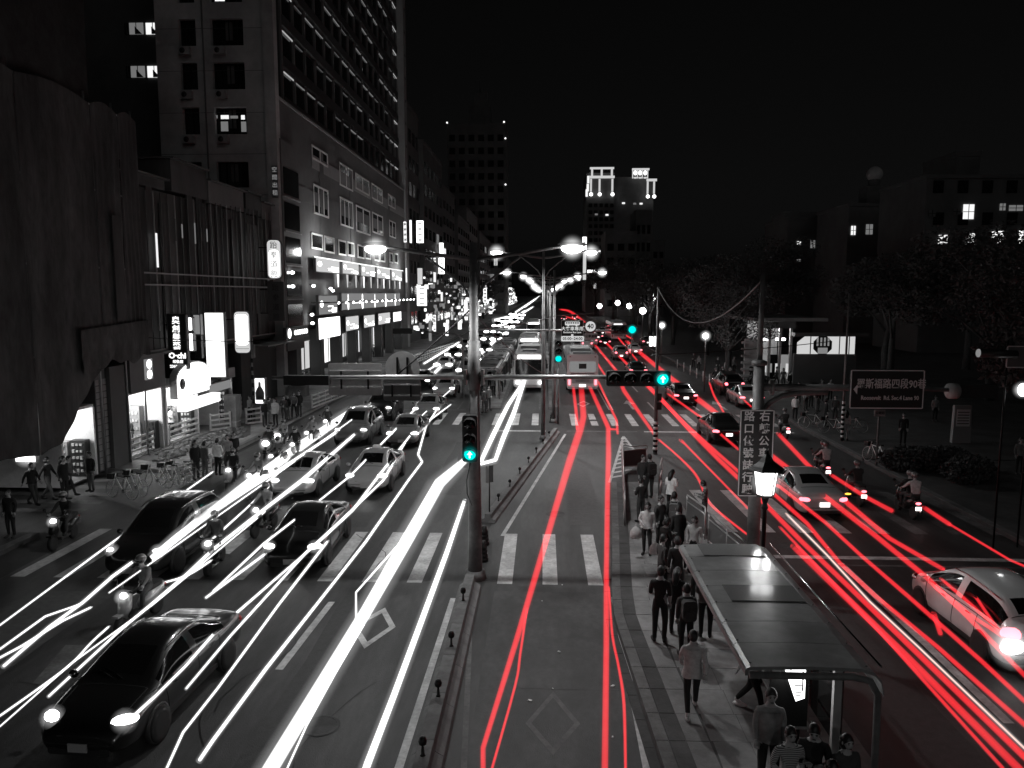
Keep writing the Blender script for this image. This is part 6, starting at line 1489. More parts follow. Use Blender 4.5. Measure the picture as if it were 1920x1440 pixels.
# ---------------------------------------------------------------- people
def finger_tubes(b, wrist, hand, side, curl, mi):
    """palm and five bent fingers growing from the wrist along the forearm line"""
    d = (hand - wrist).normalized(); up = Vector((0, 0, 1)) if abs(d.z) < .8 else Vector((0, 1, 0))
    a = d.cross(up).normalized(); n = a.cross(d).normalized()
    palm = wrist + d * .05
    vs = []
    for t, w_, th in ((0, .026, .02), (.035, .038, .016), (.085, .042, .014)):
        c = wrist + d * t
        for sa, sn in ((-1, -1), (1, -1), (1, 1), (-1, 1)): vs.append(c + a * w_ * sa + n * th * sn)
    b.add(vs, [(0, 3, 2, 1), (8, 9, 10, 11)] + [(i * 4 + j, i * 4 + (j + 1) % 4, (i + 1) * 4 + (j + 1) % 4, (i + 1) * 4 + j) for i in range(2) for j in range(4)], mi, True)
    for i, ln in enumerate((.066, .076, .07, .055)):
        p0 = wrist + d * .08 + a * (-.031 + .0205 * i) * side; p1 = p0 + (d * math.cos(curl * .5) + n * -math.sin(curl * .5)) * ln * .55; p2 = p1 + (d * math.cos(curl * 1.5) + n * -math.sin(curl * 1.5)) * ln * .5
        b.tube([p0, p1, p2], [.0098, .009, .0072], n=5, mi=mi)
    t0 = wrist + d * .025 + a * -.03 * side; t1 = t0 + (d * .6 - a * .7 * side - n * .3).normalized() * .04; t2 = t1 + (d * .85 - a * .2 * side - n * .4).normalized() * .032
    b.tube([t0, t1, t2], [.012, .0105, .008], n=5, mi=mi)
def make_body(name, J, female=False, shorts=False, sleeves=True, curl=.5, helmet=False, head_dir=(0, 1, 0), scale=1.0):
    """J: joints of the pose. one skinned figure; slots 0 skin 1 top 2 trousers 3 shoes 4 dark"""
    V = {k: Vector(v) for k, v in J.items()}
    order = ['pelvis', 'waist', 'chest', 'neck', 'head', 'shL', 'elL', 'wrL', 'shR', 'elR', 'wrR', 'hiL', 'knL', 'anL', 'toL', 'hiR', 'knR', 'anR', 'toR']
    E = [('pelvis', 'waist'), ('waist', 'chest'), ('chest', 'neck'), ('neck', 'head'), ('chest', 'shL'), ('shL', 'elL'), ('elL', 'wrL'), ('chest', 'shR'), ('shR', 'elR'), ('elR', 'wrR'),
         ('pelvis', 'hiL'), ('hiL', 'knL'), ('knL', 'anL'), ('anL', 'toL'), ('pelvis', 'hiR'), ('hiR', 'knR'), ('knR', 'anR'), ('anR', 'toR')]
    f_ = .9 if female else 1.0
    rad = dict(pelvis=(.150, .125), waist=(.128 * f_, .11), chest=(.158 * f_, .122), neck=(.058, .055), head=(.07, .07), shL=(.072 * f_, .07), elL=(.05, .05), wrL=(.033, .033), hiL=(.098, .1), knL=(.067, .067), anL=(.048, .048), toL=(.04, .035))
    for k in ('sh', 'el', 'wr', 'hi', 'kn', 'an', 'to'): rad[k + 'R'] = rad[k + 'L']
    me = bpy.data.meshes.new('tmp'); me.from_pydata([V[k] for k in order], [(order.index(a), order.index(b)) for a, b in E], [])
    o = bpy.data.objects.new('tmp', me); col.objects.link(o)
    sk = o.modifiers.new('k', 'SKIN'); sk.use_smooth_shade = True; sk.branch_smoothing = .4
    for i, k in enumerate(order):
        s = me.skin_vertices[0].data[i]; s.radius = rad[k]; s.use_root = (k == 'pelvis')
    ss = o.modifiers.new('s', 'SUBSURF'); ss.levels = 2
    dg = bpy.context.evaluated_depsgraph_get(); e = bpy.data.meshes.new_from_object(o.evaluated_get(dg)); bpy.data.objects.remove(o)
    b = MB(); b.v = [v.co.copy() for v in e.vertices]
    seg = [(a, c) for a, c in E]
    lab = {('neck', 'head'): 0, ('chest', 'neck'): 1, ('elL', 'wrL'): 1 if sleeves else 0, ('elR', 'wrR'): 1 if sleeves else 0, ('knL', 'anL'): 2, ('knR', 'anR'): 2, ('anL', 'toL'): 3, ('anR', 'toR'): 3, ('hiL', 'knL'): 2, ('hiR', 'knR'): 2, ('pelvis', 'hiL'): 2, ('pelvis', 'hiR'): 2}
    up = (V['chest'] - V['pelvis']).normalized()
    for p in e.polygons:
        c = p.center; best = None
        for a, q in seg:
            A, B = V[a], V[q]; t = max(0, min(1, (c - A).dot(B - A) / (B - A).length_squared)); d = (c - (A + (B - A) * t)).length
            if best is None or d < best[0]: best = (d, a, q, t)
        m = lab.get((best[1], best[2]), 1)
        if (best[1], best[2]) == ('chest', 'neck') and best[3] > .8: m = 0
        if (best[1], best[2]) in (('elL', 'wrL'), ('elR', 'wrR')) and best[3] > .9: m = 0
        if (best[1], best[2]) == ('pelvis', 'waist') and best[3] < .25: m = 2
        if (best[1], best[2]) in (('knL', 'anL'), ('knR', 'anR')) and best[3] > .92: m = 3
        b.f.append(list(p.vertices)); b.m.append(m); b.sm.append(True)
    # head with face: egg, nose, ears, eyes, mouth
    hd = Vector(head_dir).normalized(); z = Vector((0, 0, 1)); sx_ = hd.cross(z).normalized(); upv = sx_.cross(hd).normalized()
    H = V['head'] + upv * .06
    mx = Matrix((( *sx_, 0), (*hd, 0), (*upv, 0), (0, 0, 0, 1))).transposed(); mx = Matrix.Translation(H) @ mx
    n = 14; m_ = 10; vs = []; fs = []
    for i in range(m_ + 1):
        ph = math.pi * i / m_ - math.pi / 2
        for j in range(n):
            an = 2 * math.pi * j / n; x, y, zz = math.cos(ph) * math.cos(an) * .078, math.cos(ph) * math.sin(an) * .098, math.sin(ph) * .122
            if zz < 0: x *= 1 + zz * 2.3; y *= 1 + zz * (1.2 if y > 0 else 2.6); y += -zz * .12
            vs.append(Vector((x, y, zz)))
    for i in range(m_):
        for j in range(n):
            j2 = (j + 1) % n; fs.append((i * n + j, i * n + j2, (i + 1) * n + j2, (i + 1) * n + j))
    b.add(vs, fs, 0, True, mx)
    b.add([(-.014, .09, .0), (.014, .09, .0), (0, .096, .03), (0, .122, -.018), (-.018, .094, -.026), (.018, .094, -.026)], [(0, 2, 3), (2, 1, 3), (0, 3, 4), (3, 1, 5), (4, 3, 5)], 0, True, mx)
    for s in (-1, 1):
        b.ball((s * .031, .086, .012), (.014, .008, .008), n=8, mi=4, mx=mx); b.ball((s * .08, 0, -.005), (.014, .022, .034), n=8, mi=0, mx=mx); b.box(s * .031, .09, .036, .034, .01, .007, 4, mx)
    b.box(0, .096, -.058, .045, .012, .008, 4, mx)
    for s, q in (('L', 1), ('R', -1)):
        finger_tubes(b, V['wr' + s], V['wr' + s] + (V['wr' + s] - V['el' + s]).normalized() * .1, q, curl, 0)
        # shoe
        A, T = V['an' + s], V['to' + s]; d = Vector((T.x - A.x, T.y - A.y, 0)).normalized(); zz = min(A.z, T.z) - .04
        c = (A + T) / 2; mm = Matrix.Translation((c.x + d.x * .015, c.y + d.y * .015, max(.0, zz) + .0)) @ Matrix.Rotation(math.atan2(d.y, d.x) - R(90), 4, 'Z')
        b.ball((0, 0, .042), (.047, .14, .05), n=10, mi=3, mx=mm)
    return b.mesh(name, ['skin', 'cloth_black', 'cloth_black', 'hair', 'eye']), mx
def hair_mesh(kind, mx):
    b = MB()
    if kind == 'helmet':
        b.ball((0, -.005, .035), (.125, .14, .12), n=16, mx=mx); b.ball((0, .085, .0), (.1, .06, .05), n=10, mi=1, mx=mx)
        return b.mesh('helmet', ['car_grey', 'glass_dark'])
    n = 14; vs = []; fs = []; m_ = 7
    for i in range(m_ + 1):
        ph = math.pi / 2 - (math.pi * .74) * i / m_
        for j in range(n):
            an = 2 * math.pi * j / n; s = math.sin(an); ph2 = ph + (max(0, s) * 1.25 + (1 - abs(s)) * .25) * i / m_
            vs.append((math.cos(ph2) * math.cos(an) * .089, math.cos(ph2) * s * .107 - .008, math.sin(ph2) * .132 + .004))
    for i in range(m_):
        for j in range(n): j2 = (j + 1) % n; fs.append((i * n + j, (i + 1) * n + j, (i + 1) * n + j2, i * n + j2))
    b.add(vs, fs, 0, True, mx)
    if kind == 'long': b.tube([(0, -.05, .05), (0, -.085, -.08), (0, -.1, -.2), (0, -.11, -.33)], [.09, .098, .09, .05], n=10, mx=mx)
    if kind == 'bob': b.tube([(0, -.03, .05), (0, -.045, -.06), (0, -.045, -.12)], [.095, .105, .08], n=10, mx=mx)
    if kind == 'bun': b.ball((0, -.11, .07), .045, n=8, mx=mx)
    return b.mesh('hair', 'hair')
def P_(**k):
    J = dict(pelvis=(0, 0, .93), waist=(0, .005, 1.12), chest=(0, .005, 1.32), neck=(0, .01, 1.47), head=(0, .025, 1.56),
             shL=(.175, 0, 1.39), elL=(.205, -.03, 1.12), wrL=(.195, .05, .90), shR=(-.175, 0, 1.39), elR=(-.205, -.03, 1.12), wrR=(-.195, .05, .90),
             hiL=(.09, 0, .87), knL=(.1, .02, .48), anL=(.1, -.02, .09), toL=(.12, .13, .05), hiR=(-.09, 0, .87), knR=(-.1, .02, .48), anR=(-.1, -.02, .09), toR=(-.12, .13, .05))
    J.update(k); return J
POSES = {
 'stand': P_(), 
 'hip': P_(pelvis=(.03, 0, .93), elL=(.26, .02, 1.14), wrL=(.12, .14, 1.05), hiL=(.12, 0, .87), hiR=(-.06, 0, .87), knR=(-.1, .07, .48)),
 'phone': P_(elL=(.21, .04, 1.12), wrL=(.1, .26, 1.22), elR=(-.22, .02, 1.12), wrR=(-.1, .24, 1.19), head=(0, .05, 1.55)),
 'bag': P_(elR=(-.21, .0, 1.13), wrR=(-.14, .2, 1.02), knL=(.11, .05, .48), toR=(-.16, .12, .05)),
 'walk': P_(knL=(.1, .16, .5), anL=(.1, .24, .12), toL=(.1, .38, .08), knR=(-.1, -.06, .48), anR=(-.1, -.32, .14), toR=(-.1, -.2, .05), elL=(.24, -.12, 1.13), wrL=(.22, -.2, .92), elR=(-.22, .1, 1.13), wrR=(-.19, .24, .98)),
 'call': P_(elR=(-.25, .06, 1.16), wrR=(-.14, .08, 1.42), elL=(.2, .0, 1.13), wrL=(.13, .16, 1.1)),
 'ride': P_(pelvis=(0, -.3, .9), waist=(0, -.27, 1.08), chest=(0, -.22, 1.28), neck=(0, -.18, 1.43), head=(0, -.15, 1.52), shL=(.175, -.2, 1.35), elL=(.24, -.02, 1.16), wrL=(.27, .2, 1.06), shR=(-.175, -.2, 1.35), elR=(-.24, -.02, 1.16), wrR=(-.27, .2, 1.06),
           hiL=(.1, -.28, .86), knL=(.17, .1, .78), anL=(.15, .1, .42), toL=(.15, .24, .38), hiR=(-.1, -.28, .86), knR=(-.17, .1, .78), anR=(-.15, .1, .42), toR=(-.15, .24, .38)),
 'sit': P_(pelvis=(0, -.02, .5), waist=(0, -.02, .68), chest=(0, .02, .88), neck=(0, .04, 1.02), head=(0, .08, 1.1), shL=(.17, .02, .95), elL=(.22, .06, .7), wrL=(.1, .28, .62), shR=(-.17, .02, .95), elR=(-.22, .06, .7), wrR=(-.1, .28, .62),
          hiL=(.09, .0, .47), knL=(.11, .42, .47), anL=(.11, .42, .09), toL=(.12, .56, .05), hiR=(-.09, 0, .47), knR=(-.11, .42, .47), anR=(-.11, .44, .09), toR=(-.12, .58, .05)),
}
_bodies = {}
def body(pose, female, sleeves):
    k = (pose, female, sleeves)
    if k not in _bodies:
        hd = (0, 1, -.35) if pose == 'phone' else (0, 1, -.05)
        _bodies[k] = make_body('body', POSES[pose], female, sleeves=sleeves, curl={'phone': 1.1, 'ride': 1.4, 'call': 1.2}.get(pose, .55), head_dir=hd)
    return _bodies[k]
_hair = {}; _coat = {}
def coat_mesh(pose, length):
    k = (pose, length)
    if k not in _coat:
        J = POSES[pose]; C, P = Vector(J['chest']), Vector(J['pelvis']); b = MB(); n = 16; vs = []
        lv = [(.06, .185, .118), (-.04, .195, .135), (-.2, .165, .128), (-.36, .175, .14), (-.36 - length * .5, .195, .155), (-.36 - length, .205, .165)]
        for i, (dz, rx, ry) in enumerate(lv):
            t = min(1, max(0, -dz / .39)); cx = C.x + (P.x - C.x) * t; cy = C.y + (P.y - C.y) * t
            for j in range(n):
                an = 2 * math.pi * j / n; w_ = 1 + (.035 * math.sin(an * 5 + i) if i > 2 else 0); vs.append((cx + rx * w_ * math.cos(an), cy + ry * w_ * math.sin(an), C.z + dz + (.015 * math.sin(an * 3) if i == 5 else 0)))
        b.add(vs, [(i * n + j, i * n + (j + 1) % n, (i + 1) * n + (j + 1) % n, (i + 1) * n + j) for i in range(5) for j in range(n)], 0, True)
        _coat[k] = b.mesh('jacket', 'cloth_black')
    return _coat[k]
def person(x, y, z, face, label, pose='stand', top='black', bottom='black', hair='short', female=False, coat=None, sleeves=True, h=1.7, group=None, shoes='hair', parent=None):
    """face: direction the person looks, degrees clockwise from straight ahead (+y)"""
    me, mx = body(pose, female, sleeves)
    r = tag(empty('person', (x, y, z), R(-face)), label, 'person', group); k = h / 1.74; r.scale = (k * 1.02, k * 1.02, k)
    o = place('body', me, r); remat(o, 1, 'cloth_' + top); remat(o, 2, 'cloth_' + bottom)
    if shoes != 'hair': remat(o, 3, shoes)
    hk = (pose, hair, female)
    if hk not in _hair: _hair[hk] = hair_mesh(hair, mx)
    place('helmet' if hair == 'helmet' else 'hair', _hair[hk], r)
    if coat:
        c_ = place('jacket', coat_mesh(pose, {'short': .05, 'mid': .16, 'long': .34}[coat]), r); remat(c_, 0, 'cloth_' + top)
    return r
def bag(u, v, z, label, s=.3, m='cloth_white', name='shopping_bag'):
    p = G(u, v, z); q = tag(empty(name, (p.x, p.y, z)), label, 'bag'); b = MB(); b.lathe([(s * .35, 0), (s * .5, s * .15), (s * .48, s * .7), (s * .25, s), (s * .1, s * 1.1)], n=10, sx=1, sy=.6); b.build('sack', m, q)
    MB().tube([(-s * .1, 0, s), (0, 0, s * 1.5), (s * .1, 0, s)], .01, n=4).build('handle', m, q); return q
gq = 'people waiting on the near bus platform'
def pg(u, v, z=PZ): p = G(u, v, z); return p.x, p.y, z + .005
# near platform crowd: (foot pixel, look direction, ...)
PL = [
 ((1296, 1338), 5, 'walker in a pale padded jacket seen from behind on the open paving', dict(pose='walk', top='light', bottom='black', hair='short', coat='mid', female=True, h=1.62, shoes='cloth_light')),
 ((1236, 1205), 15, 'tall man in a black t-shirt and trousers standing at the head of the queue side', dict(pose='bag', top='black', bottom='black', sleeves=False, h=1.78)),
 ((1285, 1232), -5, 'person in a dark sweater seen from behind, just in front of the black t-shirt man', dict(pose='stand', top='char', bottom='black', h=1.64)),
 ((1322, 1196), 10, 'person in a grey hooded top at the shelter edge', dict(pose='bag', top='grey', bottom='black', coat='short', h=1.66)),
 ((1266, 1190), 25, 'long haired woman in black beside the tall man in the t-shirt', dict(pose='phone', top='black', bottom='black', hair='long', female=True, h=1.6)),
 ((1257, 965), 40, 'woman in a white shirt looking at her phone by the railing', dict(pose='phone', top='white', bottom='black', hair='long', female=True, coat='mid', h=1.64)),
 ((1217, 935), -20, 'man in dark clothes with a shoulder bag at the platform tip', dict(pose='hip', top='black', bottom='black', coat='short', h=1.74)),
 ((1204, 930), 160, 'stooping person in black in front of the man with the shoulder bag', dict(pose='bag', top='char', bottom='black', coat='mid', h=1.62)),
 ((1201, 980), -30, 'short haired person in black holding a small pale pouch', dict(pose='phone', top='black', bottom='char', h=1.55)),
 ((1213, 1040), -160, 'person in a cream jacket turned towards the lane', dict(pose='hip', top='light', bottom='black', hair='bob', female=True, coat='short', h=1.62)),
 ((1236, 1030), 140, 'man with a pale scarf standing in the thick of the group', dict(pose='bag', top='char', bottom='black', h=1.7)),
 ((1262, 1025), 10, 'broad person in a black coat with short hair in the group', dict(pose='stand', top='black', bottom='black', coat='mid', h=1.74)),
 ((1270, 1050), -10, 'person in a long black coat behind the group', dict(pose='stand', top='black', bottom='black', coat='long', h=1.66)),
 ((1246, 1075), 60, 'person with bobbed hair in dark clothes among the group', dict(pose='phone', top='black', bottom='black', hair='bob', female=True, h=1.6)),
 ((1320, 992), -70, 'boy in a dark checked shirt leaning at the railing with a phone', dict(pose='phone', top='check', bottom='char', h=1.66)),
 ((1300, 1070), -150, 'dark haired person with a white collar next to the shelter corner', dict(pose='stand', top='light', bottom='black', hair='bob', female=True, h=1.6)),
 ((1240, 1118), 70, 'person with a pale striped bag strap bending in the queue', dict(pose='bag', top='char', bottom='black', h=1.66)),
 ((1268, 1130), 5, 'person in black just behind the strap wearer', dict(pose='stand', top='black', bottom='black', hair='short', h=1.72)),
 ((1305, 1150), 20, 'person in black half under the shelter roof', dict(pose='bag', top='black', bottom='black', hair='bob', female=True, h=1.6)),
]
def backpack(x, y, z, face, label, m='cloth_char', h=1.7):
    r = tag(empty('backpack', (x, y, z), R(-face)), label, 'bag'); k = h / 1.74
    MB().rbox(0, -.2 * k, 1.2 * k, .3, .17, .44, .07, axis='y').build('sack', m, r); MB().rbox(0, -.3 * k, 1.1 * k, .22, .06, .2, .04, axis='y').build('pocket', m, r)
    for s in (-1, 1): MB().tube([(s * .1, -.12, 1.4 * k), (s * .115, .0, 1.46 * k), (s * .12, .125, 1.33 * k), (s * .14, .06, 1.08 * k), (s * .12, -.12, 1.02 * k)], .016, n=5).build('strap', m, r)
    return r
for i_, (uv, fc, lb_, kw) in enumerate(PL):
    x, y, z = pg(*uv); person(x, y, z, fc, lb_, group=gq, **kw)
    if i_ in (2, 6, 11): backpack(x, y, z, fc, {2: 'dark backpack on the person in the dark sweater', 6: 'black shoulder pack on the man at the platform tip', 11: 'grey backpack on the broad person in the group'}[i_], {2: 'cloth_char', 6: 'cloth_black', 11: 'cloth_grey'}[i_], kw['h'])
x, y, z = pg(1398, 1336); person(x + .1, y, z, 120, 'person in a pale jacket stepping out from under the shelter', pose='walk', top='light', bottom='black', hair='short', coat='short', group=gq, shoes='cloth_white')
def feet_from_head(u, v, h, seat=0.0):        # where someone stands whose head top is at this pixel
    p = G(u, v, PZ + h); return p.x, p.y, PZ + .005
for (u, v, fc, lb_, kw) in ((1446, 1290, 185, 'man in a grey zipped jacket facing the camera below the shelter end', dict(pose='stand', top='mid', bottom='black', coat='short', h=1.75)),
                            (1482, 1362, 175, 'person in a striped t-shirt with a bag strap at the bottom of the photo', dict(pose='hip', top='stripe', bottom='black', h=1.66, sleeves=False)),
                            (1528, 1352, 200, 'person in a dark jacket looking sideways at the bottom of the photo', dict(pose='phone', top='black', bottom='black', h=1.7)),
                            (1588, 1376, 170, 'long haired woman with a fringe at the bottom by the shelter post', dict(pose='bag', top='char', bottom='black', hair='bob', female=True, h=1.6)),
                            (1560, 1425, 170, 'dark haired person cut off by the lower edge beside the woman with a fringe', dict(pose='stand', top='grey', bottom='black', hair='bob', female=True, h=1.6))):
    x, y, z = feet_from_head(u, v, kw['h']); person(x, y, z, fc, lb_, group=gq, **kw)
bag(1204, 985, .95, 'small white pouch held by the person in black', .16); bag(1228, 1040, .75, 'crumpled pale bag carried in the group', .32, 'cloth_light'); bag(1192, 1010, .8, 'cream shoulder bag of the person turned to the lane', .34, 'cloth_light')
bag(1342, 1158, .5, 'white plastic bag at the edge of the shelter roof', .34, 'cloth_white')
# far platform
gfp = 'people on the far bus platform'
tops = ['black', 'char', 'grey', 'black', 'mid', 'char', 'black', 'white', 'grey', 'black', 'light', 'char']
for i, (u, v) in enumerate(((908, 775), (916, 770), (925, 742), (932, 738), (940, 735), (903, 742), (918, 728), (926, 722), (950, 700), (957, 690), (936, 712), (945, 690), (963, 672), (960, 665))):
    x, y, z = pg(u, v, .17); x = max(-4.9, min(-3.1, x))
    person(x, y, z, rnd.uniform(-60, 60) + (180 if i % 3 else 0), ['person in black nearest on the far platform edge', 'person beside the nearest one on the far platform', 'person third from the near end of the far platform', 'person close behind the third on the far platform', 'person leaning out at the far platform kerb', 'person standing under the first far shelter', 'person with hands forward below the far shelter', 'person in white under the far shelter',
           'small figure midway along the far platform', 'small figure beyond the midway one', 'figure before the midway shelter', 'figure beside the midway shelter', 'tiny figure near the far shelters end', 'tiniest figure at the far shelters end'][i], pose=('stand', 'bag', 'phone', 'hip')[i % 4], top=tops[i % 12], hair=('short', 'long', 'bob')[i % 3], female=i % 3 > 0, coat=(None, 'short', 'mid')[i % 3], group=gfp)
# left pavement and kerb crowd
gl = 'people on the shop side pavement'
LS = [((22, 1008), 180, 'person in dark clothes waiting alone on the near street corner', 'stand', 'black'), ((62, 948), 100, 'pedestrian in black crossing the side street, first of the group', 'walk', 'black'), ((92, 938), 90, 'pedestrian in a long dark coat in the crossing group', 'walk', 'char'), ((122, 938), 100, 'pedestrian in the middle of the crossing group', 'stand', 'black'), ((132, 930), 80, 'pedestrian following close in the crossing group', 'walk', 'grey'),
      ((172, 922), 200, 'slim person standing alone at the netting edge', 'stand', 'black'), ((100, 905), 90, 'person behind the crossing group by the light box', 'stand', 'char'), ((368, 900), 120, 'person in a dark top beside the man in white', 'stand', 'black'), ((385, 897), 20, 'person in grey seen from behind by the kerb', 'stand', 'grey'), ((409, 892), 10, 'man in a white shirt seen from behind at the kerb', 'hip', 'white'),
      ((428, 885), 150, 'person next to the man in the white shirt', 'stand', 'mid'), ((440, 880), 140, 'person leaning by the kerb behind the white shirt', 'bag', 'black'), ((130, 862), 10, 'customer at the open front of the goods shop', 'stand', 'char'), ((145, 858), 40, 'customer in a white top inside the goods shop', 'stand', 'white'), ((160, 850), 20, 'customer in grey inside the goods shop', 'bag', 'grey'), ((178, 852), 190, 'shopper leaving the goods shop', 'stand', 'black'),
      ((249, 842), 60, 'shopper in a waistcoat before the lit window display', 'hip', 'black'), ((262, 838), 80, 'second shopper at the lit window display', 'stand', 'mid'), ((285, 826), 20, 'shopper inside the brightly lit open shop', 'stand', 'char'), ((322, 818), 90, 'person in a white shirt at the white shop', 'hip', 'white'), ((340, 812), 60, 'person in a pale shirt at the white shop counter', 'bag', 'light'), ((352, 808), 30, 'third person at the white shop', 'stand', 'mid'),
      ((400, 790), 0, 'person standing in the doorway beyond the white shop', 'stand', 'black'), ((418, 785), 150, 'person by the stone gatepost', 'stand', 'black'), ((470, 790), 200, 'person by the poster box', 'stand', 'mid'), ((497, 800), 120, 'person in the kerb crowd nearest the poster box', 'stand', 'black'), ((505, 795), 60, 'second in the kerb crowd past the poster box', 'bag', 'char'), ((517, 800), 190, 'small pale figure in the kerb crowd', 'stand', 'light'),
      ((533, 790), 150, 'person in the kerb crowd holding an arm out', 'hip', 'char'), ((541, 788), 210, 'person in the kerb crowd beside the outstretched arm', 'stand', 'black'), ((552, 785), 170, 'person in the kerb crowd leaning forward', 'walk', 'grey'), ((562, 782), 190, 'last person in the kerb crowd before the fence', 'stand', 'black'), ((548, 700), 60, 'person near the office corner canopy', 'stand', 'mid'), ((602, 690), 90, 'person at the first office shop window', 'stand', 'light'), ((612, 688), 110, 'person leaving the first office shop', 'walk', 'grey'), ((690, 672), 100, 'tiny shopper along the office front', 'stand', 'black'), ((700, 670), 80, 'tiny shopper next to the other one along the office front', 'stand', 'mid'), ((665, 676), 100, 'tiny figure between two office piers', 'walk', 'char')]
for i, (uv, fc, lb_, ps_, tp) in enumerate(LS):
    x, y, z = pg(uv[0], uv[1], .14)
    person(x, y, z, fc, lb_, pose=ps_, top=tp, bottom=('black', 'char', 'grey')[i % 3], hair=('short', 'short', 'bob', 'long')[i % 4], female=i % 4 > 1, coat=(None, 'short', None, 'mid')[i % 4], group=gl, h=1.6 + .04 * (i % 4))
# right pavement crowd
grp = 'people on the park side pavement'
q = random.Random(77)
RS = [((1490, 788), 180, 'woman in a white shirt and black trousers in the park side crowd', 'stand', 'white', 'black'), ((1585, 826), 0, 'person in a white top and pale shorts with a backpack by the bicycles', 'stand', 'white', 'light'), ((1692, 835), 200, 'person in black standing under the street name sign', 'stand', 'black', 'black'), ((1752, 790), 180, 'dim figure alone deep in the park', 'stand', 'mid', 'black'), ((1910, 890), 190, 'dim figure at the far edge of the park', 'stand', 'grey', 'black'),
      ((1547, 800), 90, 'person wheeling the bicycle in the crowd', 'bag', 'black', 'black'), ((1565, 790), 200, 'person beside the bicycle rider in the crowd', 'stand', 'char', 'black'), ((1510, 770), 160, 'person in a pale top behind the woman in white', 'stand', 'light', 'char'), ((1520, 765), 170, 'person in the park side crowd with a grey top', 'stand', 'grey', 'black'), ((1532, 772), 150, 'person in dark clothes near the middle of the crowd', 'hip', 'black', 'grey'),
      ((1497, 760), 190, 'person in mid grey behind the white shirt', 'stand', 'mid', 'black'), ((1540, 755), 170, 'person at the back of the crowd under the lit wall', 'stand', 'char', 'black'), ((1556, 752), 190, 'person in white at the back of the crowd', 'stand', 'light', 'black'), ((1480, 735), 150, 'person standing below the kiosk steps', 'stand', 'black', 'black'), ((1468, 728), 200, 'person before the kiosk glass', 'stand', 'char', 'black'), ((1455, 722), 100, 'person walking past the kiosk', 'walk', 'grey', 'black'),
      ((1408, 715), 170, 'person by the kerb behind the parked taxi', 'stand', 'black', 'black'), ((1395, 712), 190, 'person beside the kiosk stair', 'stand', 'char', 'black'), ((1362, 705), 190, 'person in a pale top near the globe lamp', 'stand', 'light', 'char'), ((1345, 700), 160, 'person in black near the globe lamp', 'stand', 'black', 'black'), ((1376, 700), 170, 'person in grey between lamp and kiosk', 'stand', 'grey', 'black'), ((1310, 695), 180, 'person in the dim crowd by the kerb posts', 'stand', 'mid', 'black'), ((1300, 690), 200, 'another dim figure by the kerb posts', 'hip', 'char', 'black'),
      ((1515, 722), 180, 'seated height figure by the lit wall base', 'stand', 'mid', 'char'), ((1505, 720), 180, 'pale figure perched by the lit wall base', 'stand', 'light', 'char')]
for i, (uv, fc, lb_, ps_, tp, bt) in enumerate(RS):
    x, y, z = pg(uv[0], uv[1], .14); person(x, y, z, fc, lb_, pose=ps_, top=tp, bottom=bt, hair=('short', 'long', 'bob')[i % 3], female=i % 3 > 0, group=grp, h=1.6 + .05 * (i % 3), coat=('short' if i % 4 == 0 else None))
# riders and scooters
gs = 'scooters and riders on the shop side'; SCF = make_scooter('front'); SCR = make_scooter('rear')
def ride(src, first, u, v, face, ls, lr, grp_, top='black', z=.9, two=False, paint=None, dy=.5):
    o = src if first else copy_tree(src); p = G(u, v, z); an = R(-face); d = Vector((math.sin(R(face)), math.cos(R(face)), 0))
    front = (abs(face) > 90) ; off = d * (-.53 if src is SCF else .95)
    o.location = (p.x + off.x, p.y + off.y, .006); o.rotation_euler = (0, 0, an); o['label'] = ls; o['group'] = grp_
    if paint: 
        for ch in kids(o):
            if ch.name.split('.')[0] in ('front_shield', 'rear_body', 'front_mudguard'): remat(ch, 0, paint)
    b_ = o.location; person(b_.x, b_.y, .006, face, lr, pose='ride', top=top, bottom='char', hair='helmet', group=grp_.replace('scooters and riders', 'riders'))
    if two: person(b_.x - d.x * .38, b_.y - d.y * .38, .03, face, lr.replace('helmeted rider of', 'pillion passenger on'), pose='ride', top='light', bottom='char', hair='helmet', group=grp_.replace('scooters and riders', 'riders'))
    return o
SCL = [((100, 978), 'on the zebra near the street corner'), ((232, 1118), 'in front of the black people carrier'), ((390, 1020), 'between the two black cars'), ((480, 957), 'just behind the black saloon on its kerb side'), ((428, 882), 'close to the man in the white shirt'), ((467, 892), 'beside the start of the thick streak'),
       ((498, 832), 'with the biggest glaring lamp in the bunch'), ((520, 818), 'right behind the biggest lamp of the bunch'), ((548, 834), 'under the thick streak in the bunch'), ((508, 856), 'lowest lamp of the bunch by the streak'), ((610, 790), 'trailing the bunch near the fence'), ((575, 812), 'dim one at the back of the bunch')]
for i, (uv, wh) in enumerate(SCL):
    _last = ride(SCF, i == 0, uv[0], uv[1], 180 + (8 if i % 2 else -6), 'scooter ' + wh, 'helmeted rider of the scooter ' + wh, gs, top=('black', 'grey', 'char', 'mid')[i % 4], paint=('car_black', 'car_silver', 'car_grey')[i % 3])
    if i in (6, 7):
        for ch in kids(bpy.context.scene.objects[_last.name]):
            if ch.name.startswith('headlight'): ch.scale = (1.7,) * 3
gs2 = 'scooters and riders on the park side'
SCRR = [((1553, 880), 'with a lit plate past the right hand zebra', True), ((1620, 925), 'with an amber lamp beside the silver saloon', False), ((1722, 948), 'nearest the park kerb on the right hand zebra', True), ((1478, 806), 'just beyond the notice board', False), ((1345, 715), 'first of three at the far kerb', False), ((1358, 712), 'second of three at the far kerb', False), ((1372, 716), 'third of three at the far kerb', False)]
